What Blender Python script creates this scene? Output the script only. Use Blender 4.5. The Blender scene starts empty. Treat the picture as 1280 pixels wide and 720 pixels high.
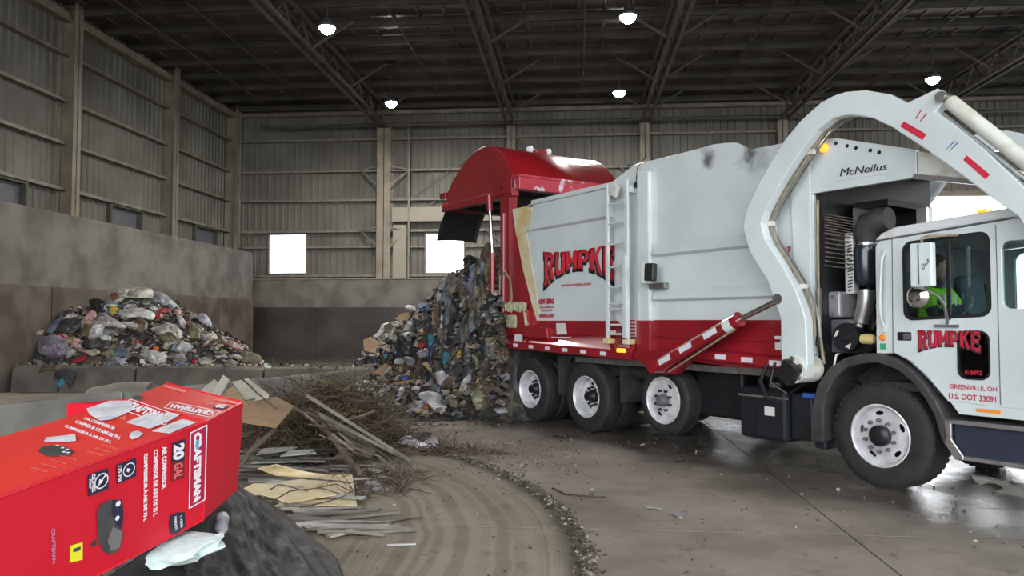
import bpy, bmesh, math, random
from mathutils import Vector, Matrix, noise, Euler
random.seed(7)
V = Vector
R = math.radians
C = bpy.context.scene.collection
sc = bpy.context.scene

# ------------------------------------------------------------------ camera
FOC, HC = 950.0, 1.7
PITCH, YAW = math.atan(40/FOC), R(4.8)
cam_d = bpy.data.cameras.new('camera'); cam = bpy.data.objects.new('camera', cam_d); C.objects.link(cam)
cam_d.sensor_width = 36.0; cam_d.lens = 36.0*FOC/1280.0; cam_d.clip_end = 400
cam.location = (0, 0, HC); cam.rotation_euler = (math.pi/2+PITCH, 0, YAW)
sc.camera = cam
CAM = V((0, 0, HC))
FW = V((-math.sin(YAW)*math.cos(PITCH), math.cos(YAW)*math.cos(PITCH), math.sin(PITCH)))
RT = V((math.cos(YAW), math.sin(YAW), 0)); UP = RT.cross(FW)
# measuring helpers: where a sight line meets a real plane of the place
def ray(px, py): return FW + RT*((px-640)/FOC) - UP*((py-360)/FOC)
def at_z(px, py, z=0.0): d = ray(px, py); return CAM + d*((z-HC)/d.z)
def at_y(px, py, y): d = ray(px, py); return CAM + d*(y/d.y)
def at_x(px, py, x): d = ray(px, py); return CAM + d*(x/d.x)
def at_plane(px, py, p, n): d = ray(px, py); return CAM + d*((V(p)-CAM).dot(n)/d.dot(n))

# ------------------------------------------------------------------ world, lights, exposure
w_ = bpy.data.worlds.new('world'); sc.world = w_; w_.use_nodes = True
bg = w_.node_tree.nodes['Background']
bg.inputs['Color'].default_value = (0.94, 0.97, 1.0, 1); bg.inputs['Strength'].default_value = 4.0
sc.view_settings.view_transform = 'Standard'; sc.view_settings.look = 'None'
sc.view_settings.gamma = 1.0; sc.view_settings.use_curve_mapping = False
sc.view_settings.exposure = 0.55
LAMP_W = 420.0
def area(name, loc, rot, sx, sy, e, col=(0.9, 0.95, 1.0)):
    l = bpy.data.lights.new(name, 'AREA'); l.shape = 'RECTANGLE'; l.size = sx; l.size_y = sy; l.energy = e; l.color = col
    o = bpy.data.objects.new(name, l); C.objects.link(o); o.location = loc; o.rotation_euler = rot; return o

# ------------------------------------------------------------------ materials
MATS = {}
def mat(name, col, rough=0.6, metal=0.0, var=0.0, vscale=3.0, col2=None, bump=0.0, bscale=20.0, spec=0.5, emit=None, es=1.0, coat=0.0, detail=5, world=False, lo=0.35, hi=0.65):
    if name in MATS: return MATS[name]
    m = bpy.data.materials.new(name); m.use_nodes = True; nt = m.node_tree; b = nt.nodes['Principled BSDF']
    b.inputs['Base Color'].default_value = (*col, 1); b.inputs['Roughness'].default_value = rough
    b.inputs['Metallic'].default_value = metal; b.inputs['Specular IOR Level'].default_value = spec
    b.inputs['Coat Weight'].default_value = coat; b.inputs['Coat Roughness'].default_value = 0.08
    if emit: b.inputs['Emission Color'].default_value = (*emit, 1); b.inputs['Emission Strength'].default_value = es
    if var or bump or col2:
        if world: co = nt.nodes.new('ShaderNodeNewGeometry').outputs['Position']
        else: co = nt.nodes.new('ShaderNodeTexCoord').outputs['Object']
    if var or col2:
        n = nt.nodes.new('ShaderNodeTexNoise'); n.inputs['Scale'].default_value = vscale; n.inputs['Detail'].default_value = detail
        nt.links.new(co, n.inputs['Vector'])
        r = nt.nodes.new('ShaderNodeValToRGB'); nt.links.new(n.outputs['Fac'], r.inputs['Fac'])
        r.color_ramp.elements[0].position = lo; r.color_ramp.elements[1].position = hi
        c2 = col2 if col2 else tuple(max(0, c*(1-var)) for c in col)
        r.color_ramp.elements[0].color = (*c2, 1); r.color_ramp.elements[1].color = (*col, 1)
        nt.links.new(r.outputs['Color'], b.inputs['Base Color'])
    if bump:
        n = nt.nodes.new('ShaderNodeTexNoise'); n.inputs['Scale'].default_value = bscale; n.inputs['Detail'].default_value = 4
        nt.links.new(co, n.inputs['Vector'])
        bp = nt.nodes.new('ShaderNodeBump'); bp.inputs['Strength'].default_value = bump; bp.inputs['Distance'].default_value = 0.02
        nt.links.new(n.outputs['Fac'], bp.inputs['Height']); nt.links.new(bp.outputs['Normal'], b.inputs['Normal'])
    MATS[name] = m; return m

def glass(name, tint, refl=0.12):
    m = bpy.data.materials.new(name); m.use_nodes = True; nt = m.node_tree; nt.nodes.clear()
    o = nt.nodes.new('ShaderNodeOutputMaterial'); mx = nt.nodes.new('ShaderNodeMixShader')
    t = nt.nodes.new('ShaderNodeBsdfTransparent'); t.inputs[0].default_value = (*tint, 1)
    g = nt.nodes.new('ShaderNodeBsdfGlossy'); g.inputs['Roughness'].default_value = 0.03
    f = nt.nodes.new('ShaderNodeFresnel'); f.inputs[0].default_value = 1.5
    nt.links.new(f.outputs[0], mx.inputs[0]); nt.links.new(t.outputs[0], mx.inputs[1]); nt.links.new(g.outputs[0], mx.inputs[2])
    nt.links.new(mx.outputs[0], o.inputs[0]); return m

WHITE = mat('truck_white', (0.60, 0.66, 0.67), 0.28, var=0.13, vscale=1.3, spec=0.5, coat=0.5)
def stained(name, base, spots):
    m = base.copy(); m.name = name; nt = m.node_tree; b = nt.nodes['Principled BSDF']; src = b.inputs['Base Color'].links[0].from_socket
    co = nt.nodes.new('ShaderNodeTexCoord').outputs['Object']; acc = None
    nz = nt.nodes.new('ShaderNodeTexNoise'); nz.inputs['Scale'].default_value = 7; nz.inputs['Detail'].default_value = 8; nt.links.new(co, nz.inputs['Vector'])
    for x, z, rx, rz, st in spots:
        mp = nt.nodes.new('ShaderNodeMapping'); mp.vector_type = 'POINT'; mp.inputs['Location'].default_value = (-x/rx, 0, -z/rz); mp.inputs['Scale'].default_value = (1/rx, 0, 1/rz); nt.links.new(co, mp.inputs['Vector'])
        ln = nt.nodes.new('ShaderNodeVectorMath'); ln.operation = 'LENGTH'; nt.links.new(mp.outputs[0], ln.inputs[0])
        ad = nt.nodes.new('ShaderNodeMath'); ad.operation = 'MULTIPLY_ADD'; nt.links.new(nz.outputs['Fac'], ad.inputs[0]); ad.inputs[1].default_value = 1.6; nt.links.new(ln.outputs['Value'], ad.inputs[2])
        mr = nt.nodes.new('ShaderNodeMapRange'); nt.links.new(ad.outputs[0], mr.inputs['Value']); mr.inputs['From Min'].default_value = 1.75; mr.inputs['From Max'].default_value = 1.0; mr.inputs['To Max'].default_value = st
        mx = nt.nodes.new('ShaderNodeMix'); mx.data_type = 'RGBA'; nt.links.new(mr.outputs['Result'], mx.inputs[0]); nt.links.new(src, mx.inputs[6]); mx.inputs[7].default_value = (0.03, 0.026, 0.02, 1); src = mx.outputs[2]
    nt.links.new(src, b.inputs['Base Color']); return m
BODYW = stained('truck_white_sooty', WHITE, [(-2.27, 3.76, 0.16, 0.16, 0.9), (-1.62, 3.74, 0.12, 0.2, 0.9), (-1.5, 3.62, 0.35, 0.3, 0.35), (-0.2, 1.0, 0.1, 0.1, 0.1)])
WHITE_DIRTY = mat('truck_white_grimy', (0.60, 0.62, 0.57), 0.4, vscale=4.0, col2=(0.36, 0.33, 0.24), lo=0.25, hi=0.5)
CREAM = mat('truck_cream_stained', (0.62, 0.60, 0.48), 0.4, vscale=3.0, col2=(0.55, 0.42, 0.16), lo=0.35, hi=0.6)
RED = mat('truck_red', (0.29, 0.007, 0.017), 0.38, var=0.3, vscale=2.0, coat=0.6)
RED_GLOSS = mat('tailgate_red', (0.30, 0.010, 0.015), 0.3, var=0.25, vscale=1.5, coat=0.8)
BLACK = mat('black_paint', (0.012, 0.013, 0.016), 0.4, var=0.4, vscale=5)
DARK = mat('chassis_black', (0.012, 0.011, 0.010), 0.7, col2=(0.03, 0.026, 0.022), vscale=6, bump=0.3)
RUBBER = mat('tyre_rubber', (0.012, 0.012, 0.013), 0.75, col2=(0.024, 0.022, 0.020), vscale=7, bump=0.2, bscale=40)
RIM = mat('wheel_white', (0.72, 0.72, 0.75), 0.35, var=0.35, vscale=7, metal=0.2)
CHROME = mat('chrome', (0.75, 0.75, 0.76), 0.12, metal=1.0)
STEEL = mat('worn_steel', (0.35, 0.34, 0.33), 0.35, metal=0.8, var=0.4, vscale=8)
ALU = mat('aluminium', (0.62, 0.62, 0.62), 0.3, metal=0.9, var=0.2, vscale=10)
GREYPL = mat('grey_plastic', (0.12, 0.12, 0.125), 0.55, var=0.3, vscale=8)
CHAR = mat('fender_rubber', (0.025, 0.025, 0.029), 0.6, col2=(0.05, 0.047, 0.045), vscale=5, bump=0.2)
TAN = mat('hose_tan', (0.30, 0.25, 0.16), 0.6, var=0.4, vscale=12)
AMBER = mat('amber_lamp', (0.9, 0.35, 0.02), 0.3, emit=(1.0, 0.36, 0.03), es=1.1)
AMBER_OFF = mat('amber_reflector', (0.8, 0.25, 0.03), 0.3)
REFL = mat('white_reflector', (0.62, 0.62, 0.66), 0.4)
LETTER_RED = mat('lettering_red', (0.50, 0.02, 0.05), 0.4, var=0.2, vscale=10)
LETTER_DK = mat('lettering_black', (0.02, 0.02, 0.025), 0.5)
PAPER = mat('sticker_white', (0.62, 0.62, 0.60), 0.6, var=0.1, vscale=8)
GLASS = glass('cab_glass', (0.72, 0.80, 0.80))
MIRROR = mat('mirror_glass', (0.8, 0.82, 0.85), 0.03, metal=1.0)

# ------------------------------------------------------------------ mesh builder
class MB:
    def __init__(s): s.v = []; s.f = []; s.m = []
    def add(s, vs, fs, mi=0):
        o = len(s.v); s.v += [V(p) for p in vs]; s.f += [[i+o for i in f] for f in fs]; s.m += [mi]*len(fs); return s
    def box(s, c, d, rot=None, mi=0):
        x, y, z = d[0]/2, d[1]/2, d[2]/2
        vs = [V(p) for p in ((-x,-y,-z),(x,-y,-z),(x,y,-z),(-x,y,-z),(-x,-y,z),(x,-y,z),(x,y,z),(-x,y,z))]
        if rot is not None:
            if not isinstance(rot, Matrix): rot = Euler(rot).to_matrix()
            vs = [rot @ p for p in vs]
        return s.add([p+V(c) for p in vs], [(0,3,2,1),(4,5,6,7),(0,1,5,4),(1,2,6,5),(2,3,7,6),(3,0,4,7)], mi)
    def span(s, a, b, mi=0):
        return s.box([(a[i]+b[i])/2 for i in range(3)], [abs(b[i]-a[i]) for i in range(3)], mi=mi)
    def bar(s, a, b, wd, th, up=(0,0,1), mi=0):
        a, b = V(a), V(b); d = (b-a); L = d.length; d.normalize(); u = V(up)
        if abs(d.dot(u)) > 0.95: u = V((1,0,0))
        sd = d.cross(u).normalized(); u = sd.cross(d)
        m = Matrix((d, sd, u)).transposed()
        return s.box((a+b)/2, (L, wd, th), m, mi)
    def prism(s, poly, y0, y1, mi=0):           # poly in (x,z)
        n = len(poly)
        if sum(poly[i][0]*poly[(i+1)%n][1]-poly[(i+1)%n][0]*poly[i][1] for i in range(n)) < 0: poly = poly[::-1]
        vs = [(x, y0, z) for x, z in poly]+[(x, y1, z) for x, z in poly]
        fs = [list(range(n)), list(range(2*n-1, n-1, -1))]+[((i+1)%n, i, i+n, (i+1)%n+n) for i in range(n)]
        return s.add(vs, fs, mi)
    def cyl(s, a, b, r0, r1=None, n=16, mi=0, cap=True):
        a, b = V(a), V(b); r1 = r0 if r1 is None else r1; d = (b-a).normalized()
        u = d.orthogonal().normalized(); w = d.cross(u)
        vs = []
        for p, r in ((a, r0), (b, r1)):
            for i in range(n):
                t = 2*math.pi*i/n; vs.append(p+(u*math.cos(t)+w*math.sin(t))*r)
        fs = [(i, (i+1)%n, n+(i+1)%n, n+i) for i in range(n)]
        if cap: fs += [list(range(n-1, -1, -1)), list(range(n, 2*n))]
        return s.add(vs, fs, mi)
    def tube(s, pts, r, n=8, mi=0):
        pts = [V(p) for p in pts]; vs = []; fs = []; u = None
        for i, p in enumerate(pts):
            d = (pts[min(i+1, len(pts)-1)]-pts[max(i-1, 0)]).normalized()
            if u is None: u = d.orthogonal().normalized()
            u = (u-d*u.dot(d)).normalized() if (u-d*u.dot(d)).length > 1e-5 else d.orthogonal().normalized()
            w = d.cross(u); rr = r[i] if isinstance(r, (list, tuple)) else r
            for k in range(n):
                t = 2*math.pi*k/n; vs.append(p+(u*math.cos(t)+w*math.sin(t))*rr)
        for i in range(len(pts)-1):
            for k in range(n): fs.append((i*n+k, i*n+(k+1)%n, (i+1)*n+(k+1)%n, (i+1)*n+k))
        fs += [list(range(n-1, -1, -1)), list(range((len(pts)-1)*n, len(pts)*n))]
        return s.add(vs, fs, mi)
    def lathe(s, c, ax, prof, n=32, mi=0):      # prof: (radius, distance along axis)
        c = V(c); d = V(ax).normalized(); u = d.orthogonal().normalized(); w = d.cross(u); vs = []; fs = []
        for r, h in prof:
            for i in range(n):
                t = 2*math.pi*i/n; vs.append(c+d*h+(u*math.cos(t)+w*math.sin(t))*max(r, 1e-4))
        for j in range(len(prof)-1):
            for i in range(n): fs.append((j*n+i, j*n+(i+1)%n, (j+1)*n+(i+1)%n, (j+1)*n+i))
        return s.add(vs, fs, mi)
    def grid(s, fn, nu, nv, mi=0):
        vs = [fn(i/nu, j/nv) for j in range(nv+1) for i in range(nu+1)]
        fs = [(j*(nu+1)+i, j*(nu+1)+i+1, (j+1)*(nu+1)+i+1, (j+1)*(nu+1)+i) for j in range(nv) for i in range(nu)]
        return s.add(vs, fs, mi)
    def mesh(s, name, mats):
        me = bpy.data.meshes.new(name); me.from_pydata([tuple(p) for p in s.v], [], s.f)
        for m in (mats if isinstance(mats, (list, tuple)) else [mats]): me.materials.append(m)
        if any(s.m): me.polygons.foreach_set('material_index', s.m)
        return me
    def build(s, name, mats, parent=None, smooth=False, bevel=0.0, kind=None, solid=0.0, ang=40):
        me = s.mesh(name, mats); o = bpy.data.objects.new(name, me); C.objects.link(o)
        if parent is not None: o.parent = parent
        if smooth:
            me.polygons.foreach_set('use_smooth', [True]*len(me.polygons))
            if ang < 180: me.set_sharp_from_angle(angle=R(ang))
        if solid:
            md = o.modifiers.new('solid', 'SOLIDIFY'); md.thickness = solid; md.offset = 0
        if bevel:
            md = o.modifiers.new('bevel', 'BEVEL'); md.width = bevel; md.segments = 2; md.limit_method = 'ANGLE'; md.angle_limit = R(35)
        if kind: o['kind'] = kind
        return o

def tag(o, label=None, cat=None, group=None, kind=None):
    if label: o['label'] = label
    if cat: o['category'] = cat
    if group: o['group'] = group
    if kind: o['kind'] = kind
    return o
def empty(name, loc=(0,0,0), rz=0.0, label=None, cat=None, group=None, kind=None):
    o = bpy.data.objects.new(name, None); C.objects.link(o); o.location = loc; o.rotation_euler = (0,0,rz)
    o.empty_display_size = 0.1
    return tag(o, label, cat, group, kind)
def dup(o, loc=None, rot=None, **k):
    c = o.copy(); C.objects.link(c)
    if loc is not None: c.location = loc
    if rot is not None: c.rotation_euler = rot
    for ch in list(o.children):
        d = ch.copy(); C.objects.link(d); d.parent = c
        for g in ch.children: e = g.copy(); C.objects.link(e); e.parent = d
    return tag(c, **k)

def plate(name, outer, holes, y0, y1, m, parent, bevel=0.0, xf=None):
    """flat plate in (x,z) with holes, from y0 to y1"""
    bm = bmesh.new(); ed = []
    for loop in [outer]+list(holes):
        vs = [bm.verts.new((x, y0, z)) for x, z in loop]
        for i in range(len(vs)): ed.append(bm.edges.new((vs[i], vs[(i+1)%len(vs)])))
    bmesh.ops.triangle_fill(bm, edges=ed, use_beauty=True, use_dissolve=False, normal=(0,-1,0))
    r = bmesh.ops.extrude_face_region(bm, geom=bm.faces[:])
    bmesh.ops.translate(bm, verts=[v for v in r['geom'] if isinstance(v, bmesh.types.BMVert)], vec=(0, y1-y0, 0))
    bmesh.ops.recalc_face_normals(bm, faces=bm.faces[:])
    if xf:
        for v in bm.verts: v.co = xf(v.co)
    me = bpy.data.meshes.new(name); bm.to_mesh(me); bm.free(); me.materials.append(m)
    o = bpy.data.objects.new(name, me); C.objects.link(o); o.parent = parent
    if bevel:
        md = o.modifiers.new('bevel', 'BEVEL'); md.width = bevel; md.segments = 2; md.limit_method = 'ANGLE'; md.angle_limit = R(50)
    return o
def rrect(x0, z0, x1, z1, r, n=5):
    out = []
    for cx, cz, a in ((x1-r, z1-r, 0), (x0+r, z1-r, 90), (x0+r, z0+r, 180), (x1-r, z0+r, 270)):
        for i in range(n+1):
            t = R(a+90*i/n); out.append((cx+r*math.cos(t), cz+r*math.sin(t)))
    return out

def text_pts(txt, bold=0.0, shear=0.0, space=1.0):
    cu = bpy.data.curves.new('t', 'FONT'); cu.body = txt; cu.offset = bold; cu.shear = shear; cu.resolution_u = 3; cu.space_character = space
    o = bpy.data.objects.new('t', cu); C.objects.link(o)
    bpy.context.view_layer.update()
    me = bpy.data.meshes.new_from_object(o.evaluated_get(bpy.context.evaluated_depsgraph_get()))
    vs = [v.co.copy() for v in me.vertices]; fs = [list(p.vertices) for p in me.polygons]
    bpy.data.objects.remove(o); bpy.data.curves.remove(cu); bpy.data.meshes.remove(me)
    x0 = min(v.x for v in vs); x1 = max(v.x for v in vs); y0 = min(v.y for v in vs); y1 = max(v.y for v in vs)
    return [((v.x-x0)/(x1-x0), (v.y-y0)/(y1-y0)) for v in vs], fs
def quad_text(name, txt, q, m, parent, bold=0.02, shear=0.0, lift=0.003, warp=None, n=None, label=None, space=1.0):
    """flat lettering laid on the quad bottom-left, bottom-right, top-right, top-left"""
    ps, fs = text_pts(txt, bold, shear, space); bl, br, tr, tl = [V(p) for p in q]
    nn = ((br-bl).cross(tl-bl)).normalized() if n is None else V(n)
    vs = []
    for s, t in ps:
        if warp: s, t = warp(s, t)
        vs.append(bl*(1-s)*(1-t)+br*s*(1-t)+tr*s*t+tl*(1-s)*t+nn*lift)
    o = MB().add(vs, fs).build(name, m, parent)
    if label: o['label'] = label
    return o
def quad(name, q, m, parent, lift=0.002, th=0.0015):
    q = [V(p) for p in q]; nn = ((q[1]-q[0]).cross(q[-1]-q[0])).normalized()
    a = [p+nn*lift for p in q]; b = [p+nn*(lift-th) for p in q]; k = len(q)
    return MB().add(a+b, [list(range(k)), list(range(2*k-1, k-1, -1))]+[(i, i+k, (i+1)%k+k, (i+1)%k) for i in range(k)]).build(name, m, parent)
def disc_poly(c, ax, ay, n=20): return [V(c)+V(ax)*math.cos(2*math.pi*i/n)+V(ay)*math.sin(2*math.pi*i/n) for i in range(n)]

# ------------------------------------------------------------------ the hall
BX0, BX1, BY0, BY1, BZ = -15.5, 34.0, -6.0, 32.95, 11.25
SIDING = mat('siding', (0.15, 0.143, 0.118), 0.6, col2=(0.095, 0.088, 0.072), vscale=0.6, world=True)
FRAME = mat('beige_steel', (0.235, 0.205, 0.155), 0.55, col2=(0.15, 0.125, 0.09), vscale=1.5, world=True)
GIRT = mat('girt_steel', (0.21, 0.19, 0.15), 0.55, var=0.4, vscale=3, world=True)
TRUSS = mat('truss_steel', (0.085, 0.075, 0.062), 0.6, var=0.4, vscale=3)
DECK = mat('roof_insulation', (0.10, 0.085, 0.07), 0.33, col2=(0.035, 0.029, 0.026), vscale=0.8, world=True, bump=0.4, bscale=3)
CONC_W = mat('stained_concrete', (0.145, 0.132, 0.112), 0.8, col2=(0.08, 0.07, 0.06), vscale=1.3, bump=0.6, bscale=8, world=True, detail=12, lo=0.36, hi=0.62)
CONC_D = mat('scraped_plate', (0.05, 0.043, 0.036), 0.55, col2=(0.022, 0.018, 0.016), vscale=0.7, bump=0.3, bscale=5, world=True, detail=9)
CONC_B = mat('brown_scraped_plate', (0.10, 0.08, 0.062), 0.7, col2=(0.05, 0.037, 0.029), vscale=1.2, bump=0.3, bscale=5, world=True, detail=12, lo=0.38, hi=0.6)
CONC_L = mat('barrier_concrete', (0.23, 0.222, 0.198), 0.85, col2=(0.13, 0.122, 0.105), vscale=1.6, bump=0.5, bscale=9, world=True, detail=9)
CONC_K = mat('kerb_concrete', (0.13, 0.115, 0.095), 0.85, col2=(0.06, 0.052, 0.044), vscale=1.6, bump=0.5, bscale=9, world=True, detail=9)

def corr(mb, along, f, a0, a1, z0, z1, out, pitch=0.3, dep=0.045):
    """ribbed steel sheet standing along x or y; ribs are real folds"""
    a = a0; prof = [(a0, 0)]
    while a < a1-1e-3:
        for da, o in ((0.20, 0), (0.225, dep), (0.275, dep), (0.30, 0)):
            if a+da < a1: prof.append((a+da, o))
        a += pitch
    prof.append((a1, 0)); vs = []
    for p, o in prof:
        for z in (z0, z1): vs.append((p, f+out*o, z) if along == 'x' else (f+out*o, p, z))
    mb.add(vs, [(2*i, 2*i+2, 2*i+3, 2*i+1) for i in range(len(prof)-1)])
def wall_with_holes(name, along, f, a0, a1, z0, z1, holes, out):
    mb = MB(); cuts = sorted({a0, a1, *[h[0] for h in holes], *[h[1] for h in holes]})
    for i in range(len(cuts)-1):
        u, v = cuts[i], cuts[i+1]; hs = sorted([h for h in holes if h[0] <= u+1e-6 and h[1] >= v-1e-6], key=lambda h: h[2]); z = z0
        for h in hs:
            if h[2] > z: corr(mb, along, f, u, v, z, h[2], out)
            z = h[3]
        if z < z1: corr(mb, along, f, u, v, z, z1, out)
    return mb.build(name, SIDING, kind='structure')

BWIN = [(-13.65, -11.97, 3.80, 5.50), (-6.55, -4.88, 3.78, 5.48), (0.2, 1.9, 3.78, 5.48), (5.4, 7.1, 3.78, 5.48)]
DOOR = (at_y(1128, 300, BY1).x, at_y(1128, 300, BY1).x+9.0, 0.0, 6.85)
wb = wall_with_holes('wall_back', 'x', BY1, BX0, BX1, 0.0, BZ, BWIN+[DOOR], -1)
LWIN = []
for pa, pb, pz in ((133, 170, 254), (240, 266, 281)):
    ya = at_x(pa, 300, BX0).y; yb = at_x(pb, 300, BX0).y; LWIN.append((ya, yb, 3.8, 5.5))
LW = 5.7
LWIN.append((LWIN[0][0]-LW, LWIN[0][1]-LW, 3.8, 5.5))
wl = wall_with_holes('wall_left', 'y', BX0, BY0, BY1, 0.0, BZ, LWIN, 1)
wr = wall_with_holes('wall_right', 'y', BX1, BY0, BY1, 0.0, BZ, [(2, 10, 0, 7.5), (18, 26, 0, 7.5)], -1)
for z in (3.65, 5.62, 7.0, 8.3, 9.7, 10.85):
    if z > 6.9: MB().span((BX0+0.1, BY1-0.26, z-0.05), (BX1, BY1-0.05, z+0.05)).build('girt', GIRT, wb)
    else:
        MB().span((BX0+0.1, BY1-0.26, z-0.05), (DOOR[0]-0.15, BY1-0.05, z+0.05)).build('girt', GIRT, wb)
        MB().span((DOOR[1]+0.15, BY1-0.26, z-0.05), (BX1, BY1-0.05, z+0.05)).build('girt', GIRT, wb)
    MB().span((BX0+0.05, BY0, z-0.05), (BX0+0.26, BY1-0.3, z+0.05)).build('girt', GIRT, wl)
for x0, x1 in ((BX0+0.3, -13.7), (-11.9, -6.6), (-4.83, 0.15), (1.95, 5.35)):
    MB().span((x0, BY1-0.2, 4.88), (x1, BY1-0.05, 4.96)).build('girt', GIRT, wb)
# door surround
MB().span((DOOR[0]-0.15, BY1-0.3, 0), (DOOR[0], BY1+0.05, 7.0)).span((DOOR[1], BY1-0.3, 0), (DOOR[1]+0.15, BY1+0.05, 7.0)).span((DOOR[0]-0.15, BY1-0.3, 6.85), (DOOR[1]+0.15, BY1+0.05, 7.0)).build('door_frame', FRAME, wb)
# windows
k = 1
PANE = glass('window_pane', (0.95, 0.97, 1.0)); GREYPANE = mat('grey_shutter', (0.10, 0.105, 0.115), 0.5, var=0.2, vscale=2)
for x0, x1, z0, z1 in BWIN:
    o = MB().span((x0-0.06, BY1-0.12, z0-0.06), (x0, BY1+0.04, z1+0.06)).span((x1, BY1-0.12, z0-0.06), (x1+0.06, BY1+0.04, z1+0.06)).span((x0, BY1-0.12, z0-0.06), (x1, BY1+0.04, z0)).span((x0, BY1-0.12, z1), (x1, BY1+0.04, z1+0.06)).build('window_%d' % k, GIRT, kind='structure')
    MB().span((x0, BY1-0.02, z0), (x1, BY1-0.01, z1)).build('pane', PANE, o); k += 1
for y0, y1, z0, z1 in LWIN:
    o = MB().span((BX0-0.04, y0-0.1, z0-0.1), (BX0+0.2, y0, z1+0.1)).span((BX0-0.04, y1, z0-0.1), (BX0+0.2, y1+0.1, z1+0.1)).span((BX0-0.04, y0, z1), (BX0+0.2, y1, z1+0.1)).span((BX0-0.04, y0, z0-0.1), (BX0+0.2, y1, z0)).build('window_%d' % k, TRUSS, kind='structure')
    MB().span((BX0-0.02, y0, z0), (BX0, y1, z1)).build('pane', GREYPANE, o); k += 1

def column(x, y, wdt, dep, par, z1=BZ, side='back'):
    """wide flange post: two flanges and a web"""
    mb = MB()
    if side == 'back':
        mb.span((x-wdt/2, y-dep, 0), (x+wdt/2, y-dep+0.03, z1)).span((x-wdt/2, y-0.06, 0), (x+wdt/2, y-0.03, z1)).span((x-0.015, y-dep, 0), (x+0.015, y-0.05, z1))
    else:
        mb.span((x, y-wdt/2, 0), (x+0.03, y+wdt/2, z1)).span((x+dep-0.03, y-wdt/2, 0), (x+dep, y+wdt/2, z1)).span((x, y-0.015, 0), (x+dep, y+0.015, z1))
    return mb.build('column', FRAME, par)
for x, wdt in ((-8.35, 0.62), (-2.77, 0.36), (2.97, 0.42), (8.71, 0.42), (25.5, 0.42), (31, 0.42)):
    column(x, BY1, wdt, 0.55 if wdt > 0.5 else 0.4, wb, 10.3)
column(BX0+0.3, BY1, 0.4, 0.4, wb)
for y in (-1.3, 4.4, 10.1, 15.8, 21.5, 27.2, 32.4):
    column(BX0+0.05, y, 0.36, 0.5, wl, side='left')
# posts, header and knee braces beside the wide column
MB().span((-8.0, BY1-0.45, 6.0), (-2.95, BY1-0.3, 6.62)).build('header_panel', mat('beige_panel', (0.26, 0.235, 0.185), 0.5, var=0.1, vscale=1.5), wb)
MB().span((-7.95, BY1-0.42, 3.3), (-7.35, BY1-0.28, 5.85)).build('jamb_post', MATS['beige_panel'], wb)
MB().span((-7.28, BY1-0.5, 3.3), (-7.2, BY1-0.42, 10.3)).build('conduit', GIRT, wb)
MB().span((-15.0, BY1-0.4, 4.86), (-14.9, BY1-0.3, 11.1)).build('conduit', GIRT, wb)
for x in (-8.35, -2.77, 2.97):
    for z in (8.3, 5.62):
        for s in (-1, 1):
            MB().bar((x+s*0.25, BY1-0.5, z-0.7), (x+s*1.1, BY1-0.25, z), 0.07, 0.05).build('knee_brace', GIRT, wb)
            MB().bar((x+s*0.25, BY1-0.55, z+0.12), (x+s*1.3, BY1-0.2, z-0.02), 0.07, 0.05).build('knee_brace', GIRT, wb)
MB().cyl((-7.5, BY1-0.2, 6.0), (-2.0, BY1-0.2, 9.7), 0.025, n=6).build('brace_rod', GIRT, wb)
MB().cyl((-7.5, BY1-0.2, 6.9), (-2.8, BY1-0.2, 10.1), 0.02, n=6).build('brace_rod', GIRT, wb)

# concrete push walls standing inside the sheet-steel walls
PX = -13.4
pw = MB().span((PX-0.5, BY0, 0), (PX, 30.6, 4.5)).build('wall_push_left', CONC_W, kind='structure', bevel=0.03)
for i in range(12):
    y0 = BY0+3.05*i; MB().span((PX, y0+0.015, 0), (PX+0.035, min(y0+3.035, 30.6), 2.55)).build('panel', CONC_B, pw)
pb = MB().span((PX-1.2, BY1-0.75, 0), (DOOR[0]-0.6, BY1-0.5, 3.46)).build('wall_push_back', CONC_W, kind='structure', bevel=0.02)
for i in range(9):
    x0 = -14.3+3.05*i; MB().span((x0+0.01, BY1-0.79, 0), (x0+3.04, BY1-0.75, 2.25)).build('panel', CONC_D, pb)
# lines of loose dust and lath caught on top of the back push wall
MB().span((-14.4, BY1-0.78, 3.46), (5, BY1-0.72, 3.52)).build('capping', GIRT, pb)

# roof
cl = MB(); n = 60
for i in range(n):                     # deck sheets with folds running along y
    x0 = BX0+(BX1-BX0)*i/n; x1 = BX0+(BX1-BX0)*(i+1)/n; xm = x0+(x1-x0)*0.82
    cl.add([(x0, BY0, BZ), (xm, BY0, BZ), (xm, BY1, BZ), (x0, BY1, BZ)], [(0, 1, 2, 3)])
    cl.add([(xm, BY0, BZ), (xm+0.04, BY0, BZ-0.05), (xm+0.04, BY1, BZ-0.05), (xm, BY1, BZ)], [(0, 1, 2, 3)])
    cl.add([(xm+0.04, BY0, BZ-0.05), (x1-0.04, BY0, BZ-0.05), (x1-0.04, BY1, BZ-0.05), (xm+0.04, BY1, BZ-0.05)], [(0, 1, 2, 3)])
    cl.add([(x1-0.04, BY0, BZ-0.05), (x1, BY0, BZ), (x1, BY1, BZ), (x1-0.04, BY1, BZ-0.05)], [(0, 1, 2, 3)])
cl.span((BX0-0.3, BY0-0.3, BZ+0.05), (BX1+0.3, BY1+0.3, BZ+0.25))
ceil = cl.build('ceiling', DECK, kind='structure')
PURL = mat('purlin_steel', (0.085, 0.075, 0.06), 0.55, var=0.45, vscale=1.2, world=True)
y = BY0+0.3
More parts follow.
